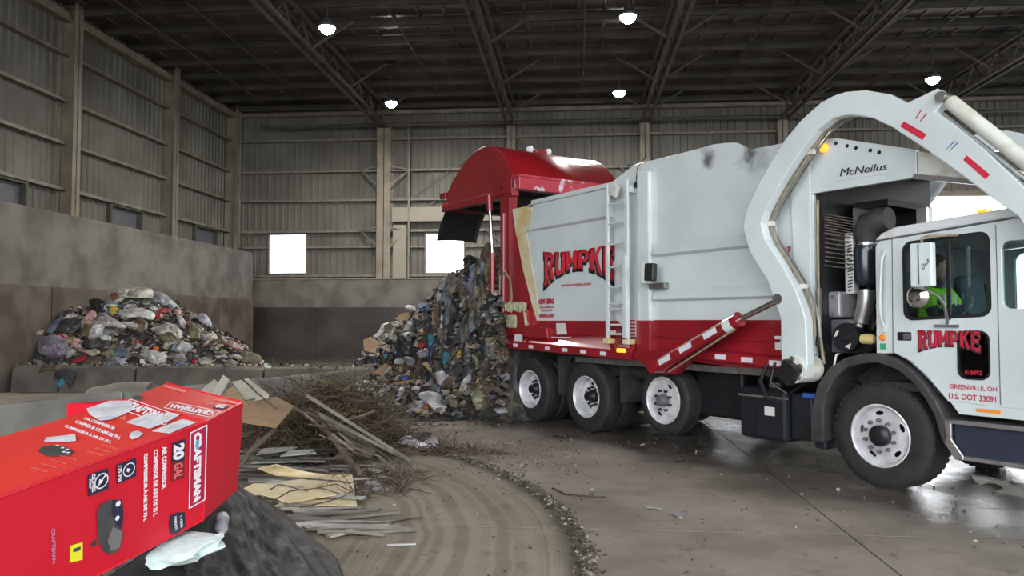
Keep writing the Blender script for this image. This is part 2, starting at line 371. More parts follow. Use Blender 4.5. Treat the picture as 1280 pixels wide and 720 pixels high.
while y < BY1-0.2:
    MB().span((BX0+0.1, y, BZ-0.29), (BX1-0.1, y+0.015, BZ-0.05)).span((BX0+0.1, y, BZ-0.29), (BX1-0.1, y+0.09, BZ-0.275)).span((BX0+0.1, y-0.08, BZ-0.065), (BX1-0.1, y, BZ-0.05)).build('purlin', PURL, ceil)
    y += 1.52
MB().span((BX0+0.05, BY0, BZ-0.55), (BX0+0.35, BY1-0.3, BZ-0.3)).build('eave_beam', FRAME, ceil)
MB().span((BX0+0.1, BY1-0.3, BZ-0.42), (BX1, BY1-0.1, BZ-0.3)).build('eave_beam', FRAME, ceil)
for j, x in enumerate((-8.35, -2.77, 2.97, 8.71, 14.4, 20.1, 25.8)):
    t = empty('truss_%d' % (j+1), (x, 0, 0), kind='structure')
    zb, zt = 10.15, BZ-0.33
    for s in (-0.16, 0.16):
        MB().span((s-0.05, BY0+0.2, zb-0.05), (s+0.05, BY1-0.6, zb+0.04)).build('bottom_chord', TRUSS, t)
        MB().span((s-0.05, BY0+0.2, zt-0.05), (s+0.05, BY1-0.6, zt+0.04)).build('top_chord', TRUSS, t)
    y = BY0+0.3; i = 0
    while y < BY1-1.4:
        a, b = ((y, zb), (y+0.76, zt)) if i % 2 == 0 else ((y, zt), (y+0.76, zb))
        MB().bar((0, a[0], a[1]), (0, b[0], b[1]), 0.06, 0.06).build('web', TRUSS, t)
        y += 0.76; i += 1
    for y in (6.5, 12.5, 18.5, 22.8, 26.8, 30.6):
        MB().bar((0.16, y, zb+0.03), (1.5, y, BZ-0.25), 0.06, 0.06).build('kicker_brace', TRUSS, t)
        if x > 0: MB().bar((-0.16, y, zb+0.03), (-1.5, y, BZ-0.25), 0.06, 0.06).build('kicker_brace', TRUSS, t)
for x in (-13.2, -11.2, -5.5, 0.3, 5.8, 11.5, 17):
    MB().cyl((x, BY0+0.5, BZ-0.36), (x, BY1-2.5, BZ-0.36), 0.03, n=6).build('roof_pipe', TRUSS, ceil)
MB().cyl((BX0+1.8, BY1-0.8, 10.18), (BX1-1, BY1-0.8, 10.18), 0.07, n=8).build('header_pipe', TRUSS, ceil)

# high-bay lamps
LE = mat('lamp_lens', (1, 1, 1), 0.5, emit=(1.0, 0.97, 0.92), es=45.0)
HOUS = mat('lamp_housing', (0.10, 0.10, 0.11), 0.4, metal=0.5)
names = ['under the roof, leftmost and nearer the camera', 'under the roof above the wide beige column', 'under the roof above the right end of the red tailgate', 'at the top edge above the truck body', 'at the far right above the white loading arm']
for i, (px, py) in enumerate(((409, 34), (489, 128), (774, 115), (785, 20), (1166, 98))):
    p = at_z(px, py, 9.75)
    t = empty('high_bay_lamp', p, label='lit round high-bay lamp '+names[i], cat='lamp', group='lit high-bay lamps under the roof')
    MB().lathe((0, 0, 0), (0, 0, 1), [(0.0, -0.20), (0.08, -0.185), (0.15, -0.14), (0.20, -0.07), (0.22, 0.0), (0.22, 0.02)], 20).build('lens', LE, t)
    MB().lathe((0, 0, 0), (0, 0, 1), [(0.228, -0.02), (0.25, 0.0), (0.25, 0.05), (0.14, 0.12), (0.10, 0.24), (0.0, 0.24)], 20).build('housing', HOUS, t, smooth=True)
    MB().cyl((0, 0, 0.22), (0, 0, BZ-0.07-p.z), 0.012, n=6).build('suspension_rod', HOUS, t)
    MB().span((-0.35, -0.05, BZ-0.075-p.z), (0.35, 0.05, BZ-0.05-p.z)).build('mounting_plate', HOUS, t)
    l = bpy.data.lights.new('high_bay_light', 'AREA'); l.shape = 'DISK'; l.size = 0.3; l.energy = LAMP_W; l.color = (1.0, 0.97, 0.92)
    lo = bpy.data.objects.new('high_bay_light', l); C.objects.link(lo); lo.parent = t; lo.location = (0, 0, -0.23)

# ------------------------------------------------------------------ floor
TO = V((3.06717, 7.96966, 0)); TU = V((0.61566, -0.78801, 0)); TW = V((0.78801, 0.61566, 0))   # truck ground point, forward, left
def floor_material():
    m = bpy.data.materials.new('concrete_floor'); m.use_nodes = True; nt = m.node_tree; b = nt.nodes['Principled BSDF']; L = nt.links.new
    N = nt.nodes.new
    pos = N('ShaderNodeNewGeometry').outputs['Position']
    def noi(s, d=6, r=0.55):
        n = N('ShaderNodeTexNoise'); n.inputs['Scale'].default_value = s; n.inputs['Detail'].default_value = d; n.inputs['Roughness'].default_value = r; L(pos, n.inputs['Vector']); return n.outputs['Fac']
    def mth(op, a, bb=None, cl=False):
        n = N('ShaderNodeMath'); n.operation = op; n.use_clamp = cl
        for i, x in enumerate((a, bb)):
            if x is None: continue
            if isinstance(x, (int, float)): n.inputs[i].default_value = x
            else: L(x, n.inputs[i])
        return n.outputs[0]
    def mr(x, a, bb, c=0.0, d=1.0, sm=True):
        n = N('ShaderNodeMapRange'); n.interpolation_type = 'SMOOTHSTEP' if sm else 'LINEAR'; L(x, n.inputs['Value'])
        for k_, v_ in (('From Min', a), ('From Max', bb), ('To Min', c), ('To Max', d)): n.inputs[k_].default_value = v_
        return n.outputs['Result']
    def mix(f, c1, c2):
        n = N('ShaderNodeMix'); n.data_type = 'RGBA'
        if isinstance(f, float): n.inputs[0].default_value = f
        else: L(f, n.inputs[0])
        for i, c in ((6, c1), (7, c2)):
            if isinstance(c, tuple): n.inputs[i].default_value = (*c, 1)
            else: L(c, n.inputs[i])
        return n.outputs[2]
    dot = N('ShaderNodeVectorMath'); dot.operation = 'DOT_PRODUCT'; L(pos, dot.inputs[0]); dot.inputs[1].default_value = TW
    across = mth('SUBTRACT', dot.outputs['Value'], TO.dot(TW))           # metres left of the truck's near side
    wet = mr(mth('ADD', across, mth('MULTIPLY', noi(0.55, 5), 3.0)), -0.1, 1.3)
    # ring tracks
    ln = N('ShaderNodeVectorMath'); ln.operation = 'DISTANCE'; L(pos, ln.inputs[0]); ln.inputs[1].default_value = (-6.6, 5.15, 0)
    rad = mth('ADD', ln.outputs['Value'], mth('MULTIPLY', noi(1.2, 3), 0.14))
    rings = N('ShaderNodeTexNoise'); rings.noise_dimensions = '1D'; rings.inputs['Scale'].default_value = 9.0; rings.inputs['Detail'].default_value = 4; L(rad, rings.inputs['W'])
    band = mth('MULTIPLY', mr(rad, 4.4, 5.2), mr(rad, 6.75, 6.5))
    inner = mr(rad, 6.75, 6.55)
    base = mix(mr(noi(0.8, 9, 0.6), 0.35, 0.65), (0.19, 0.158, 0.125), (0.30, 0.258, 0.21))
    inc = mix(mr(noi(1.5, 9, 0.65), 0.35, 0.65), (0.195, 0.16, 0.115), (0.285, 0.24, 0.18))
    base = mix(inner, base, inc)
    trk = mix(mr(rings.outputs['Fac'], 0.38, 0.6), (0.165, 0.135, 0.10), (0.31, 0.27, 0.21))
    base = mix(mth('MULTIPLY', band, 0.5), base, trk)
    ridge = mth('MULTIPLY', mr(rad, 6.55, 6.68), mr(rad, 6.85, 6.7))
    base = mix(mth('MULTIPLY', ridge, 0.85), base, (0.055, 0.045, 0.037))
    blot = mth('MULTIPLY', mr(noi(3.5, 8, 0.7), 0.55, 0.68), 0.5)
    base = mix(blot, base, (0.09, 0.075, 0.06))
    damp = mix(mr(noi(0.9, 9, 0.65), 0.3, 0.7), (0.035, 0.031, 0.027), (0.105, 0.09, 0.075))
    col = mix(mth('MULTIPLY', wet, 0.92), base, damp)
    L(col, b.inputs['Base Color'])
    puddle = mr(noi(0.7, 6), 0.42, 0.58)
    ro = mth('SUBTRACT', 0.85, mth('MULTIPLY', wet, mth('ADD', mth('MULTIPLY', puddle, 0.22), 0.46)))
    L(ro, b.inputs['Roughness'])
    bp = N('ShaderNodeBump'); bp.inputs['Distance'].default_value = 0.01; bp.inputs['Strength'].default_value = 0.35
    L(mth('ADD', noi(18, 8, 0.7), mth('MULTIPLY', noi(90, 3), 0.4)), bp.inputs['Height']); L(bp.outputs['Normal'], b.inputs['Normal'])
    return m
FLOOR = floor_material()
fl = MB().span((BX0-0.3, BY0, -0.3), (BX1+0.3, BY1+0.1, -0.002)).build('floor', mat('joint_dirt', (0.03, 0.026, 0.022), 0.9), kind='structure')
xs = [BX0]+[2.15+5.7*k_ for k_ in range(-3, 6)]+[BX1]; ys = [BY0]+[1.28]+[6.28+5.0*k_ for k_ in range(0, 6)]+[BY1]
for i in range(len(xs)-1):
    for j in range(len(ys)-1):
        MB().span((xs[i]+0.008, ys[j]+0.008, -0.002), (xs[i+1]-0.008, ys[j+1]-0.008, 0)).build('concrete_slab', FLOOR, fl)
# yard outside the big door and outside the open front
MB().span((-60, BY1+0.1, -0.35), (90, 120, -0.05)).build('ground', mat('yard_concrete', (0.30, 0.29, 0.27), 0.8, var=0.2, vscale=0.3), kind='structure')
MB().span((-60, -80, -0.35), (90, BY0, -0.03)).build('ground', MATS['yard_concrete'], kind='structure')

# low kerb blocks in front of the left heap
kx = [(-13.3, -12.15), (-12.1, -10.28), (-10.22, -7.2), (-7.14, -4.6)]
for i, (a, b_) in enumerate(kx):
    kb = MB(); nseg = 14
    def f(u, v, a=a, b_=b_):
        prof = [(16.98, 0), (17.00, 0.30), (17.03, 0.58), (17.12, 0.62), (17.45, 0.62), (17.52, 0.58), (17.55, 0)]
        q = v*6; j = min(5, int(q)); t = q-j; yy = prof[j][0]*(1-t)+prof[j+1][0]*t; zz = prof[j][1]*(1-t)+prof[j+1][1]*t
        x = a+(b_-a)*u; w = noise.noise(V((x*1.3, yy*3, zz*3)))*0.035
        return V((x, yy+w, max(0, zz+(w if zz > .3 else 0)-(0.04 if (u in (0, 1) and zz > .4) else 0))))
    kb.grid(f, 20, 6); n0 = len(kb.v)
    kb.f += [[j*21 for j in range(7)], [j*21+20 for j in range(6, -1, -1)], [0, 20, 6*21+20, 6*21]]; kb.m += [0, 0, 0]
    o = kb.build('concrete_kerb_block', CONC_K, smooth=True, ang=50)
    tag(o, ['chipped low concrete kerb block tight against the left push wall', 'low grey concrete kerb block with a teal bag spilling over it', 'long stained kerb block in front of the heap, right of the gap', 'last kerb block, half hidden behind the brush heap'][i], 'kerb', 'kerb blocks in front of the left heap')
# light barrier running past the brush heap
b0 = at_z(40, 502, 0.8); b1 = at_z(440, 463, 0.8); bd = (b1-b0).normalized(); b0 = b0-bd*1.2; tot = (b1-b0).length
bn = bd.cross(V((0, 0, 1)))            # towards the camera side
if bn.dot(CAM-b0) < 0: bn = -bn
for i in range(3):
    s0 = tot*i/3+0.02; s1 = tot*(i+1)/3-0.02; mb = MB()
    prof = [(0.30, 0), (0.30, 0.08), (0.14, 0.28), (0.08, 0.78), (0.06, 0.8), (-0.08, 0.8), (-0.10, 0.78), (-0.16, 0.28), (-0.3, 0.08), (-0.3, 0)]
    vs = []
    for s in (s0, s1):
        for o_, z in prof: p = b0+bd*s+bn*(o_-0.06); vs.append((p.x, p.y, z))
    m_ = len(prof); mb.add(vs, [list(range(m_)), list(range(2*m_-1, m_-1, -1))]+[(q, (q+1) % m_, m_+(q+1) % m_, m_+q) for q in range(m_)])
    o = mb.build('concrete_barrier', CONC_L, bevel=0.02)
    tag(o, ['pale concrete barrier behind the red carton, nearest the camera', 'pale concrete barrier behind the leaning cardboard, middle of the row', 'pale concrete barrier behind the brush heap, farthest of the row'][i], 'barrier', 'pale concrete barriers left of the brush heap')

# ------------------------------------------------------------------ the refuse truck (x forward, y to its left, away from the camera)
def sd(px, py, y=0.0):
    P = at_plane(px, py, TO+TW*y, TW)-TO
    return V((P.dot(TU), y, P.z))
def T(x, y, z): return TO+TU*x+TW*y+V((0, 0, z))
tr = empty('refuse_truck', TO, R(-52.0), label='white and red front-loading refuse truck with its red tailgate raised, tipping its load', cat='truck')

# chassis
ch = MB()
for y in (0.75, 1.6): ch.span((-7.0, y-0.05, 0.78), (1.7, y+0.05, 1.06))
for x in (-6.9, -5.5, -4.0, -2.6, -1.2, 0.2, 1.5): ch.span((x-0.05, 0.7, 0.8), (x+0.05, 1.65, 1.04))
ch.build('chassis_frame', DARK, tr)
for x in (-6.2, -4.74, 0.0):
    MB().cyl((x, 0.35, 0.53), (x, 2.05, 0.53), 0.075, n=12).lathe((x, 1.2, 0.53), (0, 1, 0), [(0, -0.3), (0.14, -0.25), (0.24, -0.05), (0.24, 0.05), (0.14, 0.25), (0, 0.3)], 14).build('axle', DARK, tr, smooth=True)
MB().cyl((-3.1, 0.3, 0.6), (-3.1, 2.1, 0.6), 0.07, n=12).build('axle', DARK, tr, smooth=True)
MB().span((-1.9, 0.9, 0.55), (-0.9, 1.5, 1.25)).span((-0.7, 0.8, 0.6), (0.9, 1.55, 1.35)).cyl((-4.6, 1.18, .8), (-0.9, 1.18, .95), 0.07, n=10).build('drivetrain', DARK, tr, bevel=0.03)
MB().span((-2.5, 0.3, 0.7), (-1.95, 0.7, 1.05)).build('valve_box', DARK, tr, bevel=0.02); MB().span((-2.4, 1.8, 0.5), (-1.2, 2.3, 1.0)).build('fuel_tank', DARK, tr, bevel=0.03); MB().cyl((-5.5, 0.35, 0.95), (-3.6, 0.35, 0.95), 0.12, n=14).build('air_tank', DARK, tr, smooth=True)

def tyre(r, w_, y, x, z, name='wheel', seg=48):
    """tyre with rounded shoulders and tread blocks; outer sidewall at y"""
    rr = 0.30; mb = MB()
    mb.lathe((x, y, z), (0, 1, 0), [(rr, 0.03), (rr+0.015, 0.012), (rr+0.06, 0.004), (r*0.80, 0.0), (r*0.93, 0.012), (r*0.985, 0.035), (r, 0.06), (r, w_-0.06), (r*0.985, w_-0.035), (r*0.93, w_-0.012), (r*0.8, w_), (rr+0.03, w_-0.01), (rr, w_-0.03), (rr, 0.03)], seg)
    n = 46
    for i in range(n):
        t = 2*math.pi*i/n; rot = Matrix.Rotation(-t, 3, 'Y')
        for yo, ww in ((0.055, 0.05), (0.125, 0.05), (w_-0.125, 0.05), (w_-0.055, 0.05)):
            c = rot @ V((r-0.008, 0, 0)); mb.box((x+c.x, y+yo, z+c.z), (0.02, ww, 0.045), rot)
    return mb.build(name, RUBBER, tr, smooth=True)
def lug_nuts(wh, x, y, z, rad, n, mat_, r=0.017, L=0.04):
    base = MB().cyl((0, 0, 0), (0, -L, 0), r, r*0.9, n=6).mesh('lug_nut', mat_)
    for i in range(n):
        t = 2*math.pi*(i+0.5)/n
        o = bpy.data.objects.new('lug_nut', base); C.objects.link(o); o.parent = wh; o.location = (x+rad*math.cos(t), y, z+rad*math.sin(t))
def rim_plate(wh, x, y, z, ro, rh, hole_r, nh, ins, mat_, dish):
    """rim barrel, dished disc with hand holes"""
    MB().lathe((x, y, z), (0, 1, 0), [(0.315, 0.0), (0.318, -0.006), (0.305, -0.012), (0.292, 0.0), (0.283, 0.03), (0.275, ins), (0.27, ins+0.12), (0.28, 0.24)], 48).build('rim', mat_, wh, smooth=True)
    outer = [(ro*math.cos(2*math.pi*i/48), ro*math.sin(2*math.pi*i/48)) for i in range(48)]
    holes = []
    for k_ in range(nh):
        a = 2*math.pi*(k_+0.35)/nh; cx, cz = hole_r*math.cos(a), hole_r*math.sin(a); h = []
        for q in range(12):
            t = 2*math.pi*q/12; e1 = 0.045*math.cos(t); e2 = 0.022*math.sin(t)
            h.append((cx-math.sin(a)*e1+math.cos(a)*e2, cz+math.cos(a)*e1+math.sin(a)*e2))
        holes.append(h)
    def xf(p):
        d = math.hypot(p.x, p.z); f = max(0, 1-d/ro)
        return V((p.x+x, p.y+y+dish*min(1, f*1.8), p.z+z))
    plate('disc', outer, holes, ins, ins+0.012, mat_, wh, xf=xf)
    MB().lathe((x, y+ins+0.06, z), (0, 1, 0), [(ro, 0), (0, 0)], 24).build('brake_drum', BLACK, wh)

# front steer wheel: convex disc
wf = tyre(0.535, 0.38, 0.0, -0.03, 0.535)
rim_plate(wf, -0.03, 0.0, 0.535, 0.28, 0, 0.225, 5, 0.06, RIM, -0.05)
lug_nuts(wf, -0.03, -0.0, 0.535, 0.155, 10, GREYPL, 0.02, 0.045)
MB().lathe((-0.03, 0.03, 0.535), (0, -1, 0), [(0.105, 0), (0.105, 0.06), (0.09, 0.075), (0.04, 0.085), (0, 0.085)], 24).build('hub_cap', BLACK, wf, smooth=True)
w2_ = tyre(0.535, 0.38, 1.97, -0.03, 0.535)
# pusher wheel, lifted clear of the ground
wp = tyre(0.46, 0.27, 0.0, -3.09, 0.62)
rim_plate(wp, -3.09, 0.0, 0.62, 0.28, 0, 0.21, 2, 0.035, RIM, -0.015)
lug_nuts(wp, -3.09, 0.02, 0.62, 0.135, 8, BLACK, 0.018, 0.05)
MB().lathe((-3.09, 0.04, 0.62), (0, -1, 0), [(0.085, 0), (0.085, 0.04), (0.07, 0.11), (0.05, 0.13), (0, 0.13)], 20).build('hub_cap', GREYPL, wp, smooth=True)
tyre(0.46, 0.27, 2.08, -3.09, 0.62)
# tandem duals: deep dished outer rims
for x in (-6.25, -4.74):
    wd = tyre(0.53, 0.27, 0.0, x, 0.53)
    rim_plate(wd, x, 0.0, 0.53, 0.268, 0, 0.19, 5, 0.15, RIM, 0.01)
    lug_nuts(wd, x, 0.15, 0.53, 0.14, 10, BLACK, 0.018, 0.05)
    MB().lathe((x, 0.16, 0.53), (0, -1, 0), [(0.10, 0), (0.10, 0.06), (0.065, 0.10), (0.06, 0.15), (0.0, 0.155)], 20).build('hub_cap', BLACK, wd, smooth=True)
    tyre(0.53, 0.27, 0.31, x, 0.53, seg=32); tyre(0.53, 0.27, 1.82, x, 0.53, seg=24); tyre(0.53, 0.27, 2.11, x, 0.53, seg=24)
for x in (-7.0, -5.5, -4.0): MB().span((x-0.01, 0.05, 0.5), (x+0.01, 0.65, 1.12)).build('mud_flap', CHAR, tr)

# body shell
WY = 2.42
top = [(-6.18, 3.72), (-4.29, 3.72), (-4.05, 3.76), (-3.85, 3.84), (-3.67, 3.91), (-2.46, 3.91), (-2.19, 3.92), (-1.99, 3.90), (-1.82, 3.87), (-1.70, 3.80), (-1.63, 3.745), (-0.76, 3.72)]
MB().prism([(-6.065, 1.66), (-6.45, 2.53), (-6.67, 3.2), (-6.18, 3.24)]+top+[(-0.76, 1.3), (-1.2, 1.3), (-2.45, 1.3), (-3.5, 1.5), (-6.0, 1.5)], 0.02, 0.07).build('near_side_panel', BODYW, tr, bevel=0.006)
MB().prism([(-6.065, 1.3), (-6.45, 2.53), (-6.67, 3.2)]+top+[(-0.76, 1.3)], WY-0.05, WY).build('far_side_panel', WHITE, tr)
rf = MB()
tp = [(-6.67, 3.66)]+top
for i in range(len(tp)-1):
    if i and tp[i][0] > -3.4 : break
    (xa, za), (xb, zb) = tp[i], tp[i+1]; rf.add([(xa, 0.04, za-0.03), (xb, 0.04, zb-0.03), (xb, WY-0.02, zb-0.03), (xa, WY-0.02, za-0.03)], [(0, 1, 2, 3)])
rf.build('roof_panel', WHITE, tr, solid=0.02)
MB().span((-3.45, 0.07, 1.4), (-3.40, WY-0.05, 3.86)).span((-0.84, 0.07, 1.3), (-0.78, WY-0.05, 3.66)).build('packer_bulkhead', WHITE_DIRTY, tr)
MB().span((-6.9, 0.06, 1.2), (-0.8, WY-0.06, 1.32)).build('body_floor', DARK, tr)
# rear cream corner, upper proud panel, ribs
MB().prism([(-6.80, 3.66), (-6.72, 3.20), (-6.66, 3.16), (-6.35, 3.20), (-6.18, 3.26), (-6.18, 3.62), (-6.45, 3.66)], 0.0, 0.10).build('rear_corner', CREAM, tr, bevel=0.01)
MB().prism([(-6.67, 3.16), (-6.45, 2.53), (-6.11, 1.78), (-5.98, 1.78), (-6.2, 2.6), (-6.35, 3.2)], 0.008, 0.03).build('corner_strip', CREAM, tr)
def ledge(x0, x1, z0, z1, d, name, m=WHITE):
    """a formed rib: overhanging lower lip, sloped face"""
    mb = MB(); pr = [(0.02, z1), (-d, z0+0.03), (-d, z0+0.01), (0.02, z0-0.02)]
    vs = [(x, y, z) for x in (x0, x1) for y, z in pr]; mb.add(vs, [(3, 2, 1, 0), (4, 5, 6, 7), (0, 1, 5, 4), (1, 2, 6, 5), (2, 3, 7, 6), (3, 0, 4, 7)])
    return mb.build(name, m, tr)
ledge(-6.18, -4.12, 3.22, 3.66, 0.05, 'upper_panel')
MB().prism([(-6.18, 3.66), (-4.1, 3.66), (-4.1, 3.73), (-6.18, 3.73)], -0.02, 0.06).build('top_rail', WHITE, tr, bevel=0.008)
ledge(-3.22, -1.3, 2.58, 2.75, 0.06, 'side_rib'); ledge(-3.22, -1.0, 1.97, 2.12, 0.06, 'side_rib')
MB().prism([(-3.53, 1.45), (-3.26, 1.45), (-3.26, 3.76), (-3.51, 3.80)], -0.07, 0.03).build('side_post', WHITE, tr, bevel=0.03)
MB().prism([(-3.535, 1.2), (-3.255, 1.2), (-3.255, 1.70), (-3.535, 1.70)], -0.078, 0.03).build('post_boot', RED, tr, bevel=0.02)
# red lower bands
MB().prism([(-6.07, 1.42), (-3.4, 1.42), (-3.4, 1.69), (-6.065, 1.69)], 0.005, 0.03).build('red_band', RED, tr)
MB().prism([(-3.3, 1.2), (-1.18, 1.1), (-1.18, 1.7), (-3.3, 1.7)], 0.003, 0.03).build('red_band', RED, tr)
MB().prism([(-3.25, 1.47), (-1.2, 1.45), (-1.2, 1.48), (-3.25, 1.5)], -0.03, 0.03).build('band_rib', RED, tr)
sh = MB(); sh.add([(-7.0, 0.0, 1.50), (-3.56, 0.0, 1.46), (-3.56, -0.16, 1.262), (-7.0, -0.16, 1.345), (-7.0, -0.16, 1.225), (-3.56, -0.16, 1.14), (-3.56, 0.3, 1.14), (-7.0, 0.3, 1.225)], [(0, 3, 2, 1), (3, 4, 5, 2), (4, 7, 6, 5), (0, 7, 4, 3), (1, 2, 5, 6), (0, 1, 6, 7)])
sh.build('wing_shelf', RED, tr, bevel=0.008)
sh = MB(); sh.add([(-2.5, 0.0, 1.35), (-1.05, 0.0, 1.29), (-1.05, -0.1, 1.262), (-2.5, -0.1, 1.33), (-2.5, -0.1, 1.225), (-1.05, -0.1, 1.15), (-1.05, 0.2, 1.10), (-2.5, 0.2, 1.17)], [(0, 3, 2, 1), (3, 4, 5, 2), (4, 7, 6, 5), (0, 7, 4, 3), (1, 2, 5, 6), (0, 1, 6, 7)])
sh.build('side_rail', RED, tr, bevel=0.006)
MB().prism([(-3.35, 1.3), (-2.5, 1.33), (-2.5, 1.2), (-2.75, 1.0), (-2.95, 0.98), (-3.1, 1.02), (-3.5, 1.16), (-3.54, 1.25)], -0.14, 0.02).build('pivot_bracket', RED, tr, bevel=0.015)
MB().span((-5.0, 0.0, 1.05), (-1.0, 0.1, 1.13)).build('rail_underside', STEEL, tr)
# rear red frame
MB().prism([(-7.115, 1.2), (-6.80, 1.2), (-6.80, 3.9), (-7.0, 4.02), (-7.115, 3.98)], -0.05, 0.12).build('rear_post', RED, tr, bevel=0.012)
MB().prism([(-7.115, 1.2), (-6.80, 1.2), (-6.80, 3.9), (-7.115, 3.98)], WY-0.12, WY).build('rear_post', RED, tr)
MB().prism([(-6.82, 1.4), (-6.05, 1.4), (-6.07, 1.69), (-6.45, 2.53), (-6.67, 3.2), (-6.80, 3.66), (-6.82, 3.7)], 0.0, 0.06).build('rear_gusset', RED, tr)
MB().cyl((-6.97, -0.06, 1.5), (-6.97, -0.06, 3.6), 0.035, n=10).build('post_tube', RED, tr)
MB().tube([(-7.05, -0.1, 2.15), (-6.97, -0.14, 2.5), (-6.8, -0.14, 2.55), (-6.68, -0.12, 2.4), (-6.65, -0.1, 2.1), (-6.7, -0.1, 1.95)], 0.018, 6).build('hose', TAN, tr, smooth=True)
for i in range(7): MB().cyl((-6.85+0.09*i, -0.07, 1.99+0.02*(i % 2)), (-6.85+0.09*i, -0.07, 1.86-0.015*(i % 3)), 0.05, 0.042, n=8).build('hose_sleeve', mat('old_cream_cloth', (0.42, 0.42, 0.27), 0.8, var=0.3, vscale=12, bump=0.3), tr, smooth=True)
MB().tube([(-6.3, -0.07, 1.9), (-6.24, -0.09, 1.75), (-6.22, -0.08, 1.6)], 0.035, 6).build('hose_sleeve', MATS['old_cream_cloth'], tr, smooth=True)
MB().span((-6.80, -0.14, 1.56), (-6.5, -0.02, 1.79)).build('cream_tank', MATS['old_cream_cloth'], tr, bevel=0.04)
MB().span((-6.85, -0.10, 1.44), (-6.2, -0.0, 1.86)).build('tank_bracket', RED, tr, bevel=0.01)
MB().prism([(-6.3, 1.42), (-5.55, 1.39), (-5.60, 1.58), (-6.2, 1.62)], -0.13, 0.02).build('step_box', RED, tr, bevel=0.02)
def reflectors(xs_, y, zf, w_=0.14, h=0.055):
    for x in xs_:
        z = zf(x); MB().add([(x-w_/2, y-0.004, z-h/2), (x+w_/2, y-0.004, z-h/2-0.003), (x+w_/2, y-0.004, z+h/2-0.003), (x-w_/2, y-0.004, z+h/2)], [(0, 1, 2, 3)]).build('reflector', REFL, tr)
reflectors([sd(p, 433, -0.16).x for p in (644.5, 664, 684.5, 706, 729, 754)], -0.16, lambda x: 1.285-0.0243*(x+7))
reflectors([-2.0, -1.6, -1.2], -0.1, lambda x: 1.275-0.047*(x+2.5), 0.17, 0.06)
a = sd(777, 438, -0.165); MB().box((a.x, -0.175, a.z), (0.17, 0.03, 0.06)).build('side_marker_lamp', AMBER, tr, bevel=0.01)
for q in ([(695, 404), (707, 404), (709, 418), (696, 418)], [(688, 421), (714, 421), (706, 430), (683, 430)]):
    MB().add([sd(*p, -0.02 if q[0][1] < 410 else -0.05) for p in q], [(3, 2, 1, 0)]).build('sticker', PAPER, tr, solid=0.002)
for q, y in (([(643, 418), (653, 418), (653, 427), (643, 427)], -0.15), ([(770, 396), (799, 395), (799, 421), (785, 421)], -0.004), ([(976, 393), (985, 393), (985, 437), (977, 436)], -0.004), ([(968, 420), (984, 420), (984, 438), (969, 437)], -0.006)):
    MB().add([sd(*p, y) for p in q], [(3, 2, 1, 0)]).build('sticker', PAPER, tr, solid=0.002)
for i in range(5):
    z = 1.70-0.05*i; MB().span((-3.82, -0.012, z-0.018), (-3.62, -0.007, z+0.002)).build('printed_line', LETTER_RED, tr)

# lettering on the body side
def arch(s, t):
    lo = 0.44*(1-((s-0.5)/0.5)**2); hi = 1.0-0.07*(1-((s-0.5)/0.5)**2)
    return s, lo+(hi-lo)*t
def stroke(x0, y0, x1, y1): return [(x0, y0), (x1, y0), (x1, y1), (x0, y1)]
S_ = 0.30
GLY = dict(
    R=[stroke(.06, 0, .06+S_, 1), stroke(0, .86, .5, 1), stroke(0, 0, .44, .13), [(.3, .82), (.66, .82), (.76, .98), (.3, 1)], [(.62, .98), (.94, .86), (.94, .58), (.66, .5), (.66, .98)], [(.3, .42), (.7, .42), (.86, .56), (.3, .58)], [(.42, .46), (.72, .5), (1.0, 0), (.70, 0)]],
    U=[stroke(.05, .2, .32, 1), stroke(.68, .2, .95, 1), [(.05, .22), (.2, 0), (.8, 0), (.95, .22), (.68, .22), (.32, .22)], stroke(0, .88, .37, 1), stroke(.63, .88, 1, 1)],
    M=[stroke(.02, 0, .26, 1), stroke(.74, 0, .98, 1), [(.1, 1), (.32, 1), (.58, .3), (.42, .3)], [(.68, 1), (.9, 1), (.58, .3), (.42, .3)], stroke(0, 0, .32, .12), stroke(.68, 0, 1, .12)],
    P=[stroke(.06, 0, .06+S_, 1), stroke(0, .86, .5, 1), stroke(0, 0, .46, .13), [(.3, .82), (.66, .82), (.76, .98), (.3, 1)], [(.62, .98), (.94, .86), (.94, .52), (.66, .42), (.66, .98)], [(.3, .34), (.7, .34), (.88, .48), (.3, .52)]],
    K=[stroke(.06, 0, .06+S_, 1), stroke(0, .87, .42, 1), stroke(0, 0, .42, .13), [(.36, .4), (.36, .62), (.7, 1), (1, 1)], [(.46, .56), (.62, .66), (1.0, 0), (.68, 0)]],
    E=[stroke(.06, 0, .06+S_, 1), stroke(.06, .82, .95, 1), stroke(.06, 0, .95, .18), stroke(.06, .42, .8, .6), stroke(.78, .66, .95, 1), stroke(.78, 0, .95, .34)])
def block_word(name, word, q, m, parent, warp, grow=0.0, dy=0.0):
    bl, br, tr_, tl = [V(p) for p in q]; mb = MB(); n = len(word); cw = 1.0/n
    for i, ch_ in enumerate(word):
        for poly_ in GLY[ch_]:
            cx = sum(p[0] for p in poly_)/len(poly_); cy = sum(p[1] for p in poly_)/len(poly_); pts = []
            for x, y in poly_:
                x += grow*(1 if x > cx else -1); y += grow*0.8*(1 if y > cy else -1)
                s_, t_ = warp(i*cw+(0.03+x*0.94)*cw, y); pts.append(bl*(1-s_)*(1-t_)+br*s_*(1-t_)+tr_*s_*t_+tl*(1-s_)*t_+V((0, dy, 0)))
            mb.add(pts, [list(range(len(pts)))])
    return mb.build(name, m, parent)
Q = lambda pts, y: [sd(*p, y) for p in pts]
NN = V((0, -1, 0))
qz = [V((-5.84, 0.014, 2.24)), V((-4.05, 0.014, 2.24)), V((-4.05, 0.014, 2.83)), V((-5.84, 0.014, 2.83))]
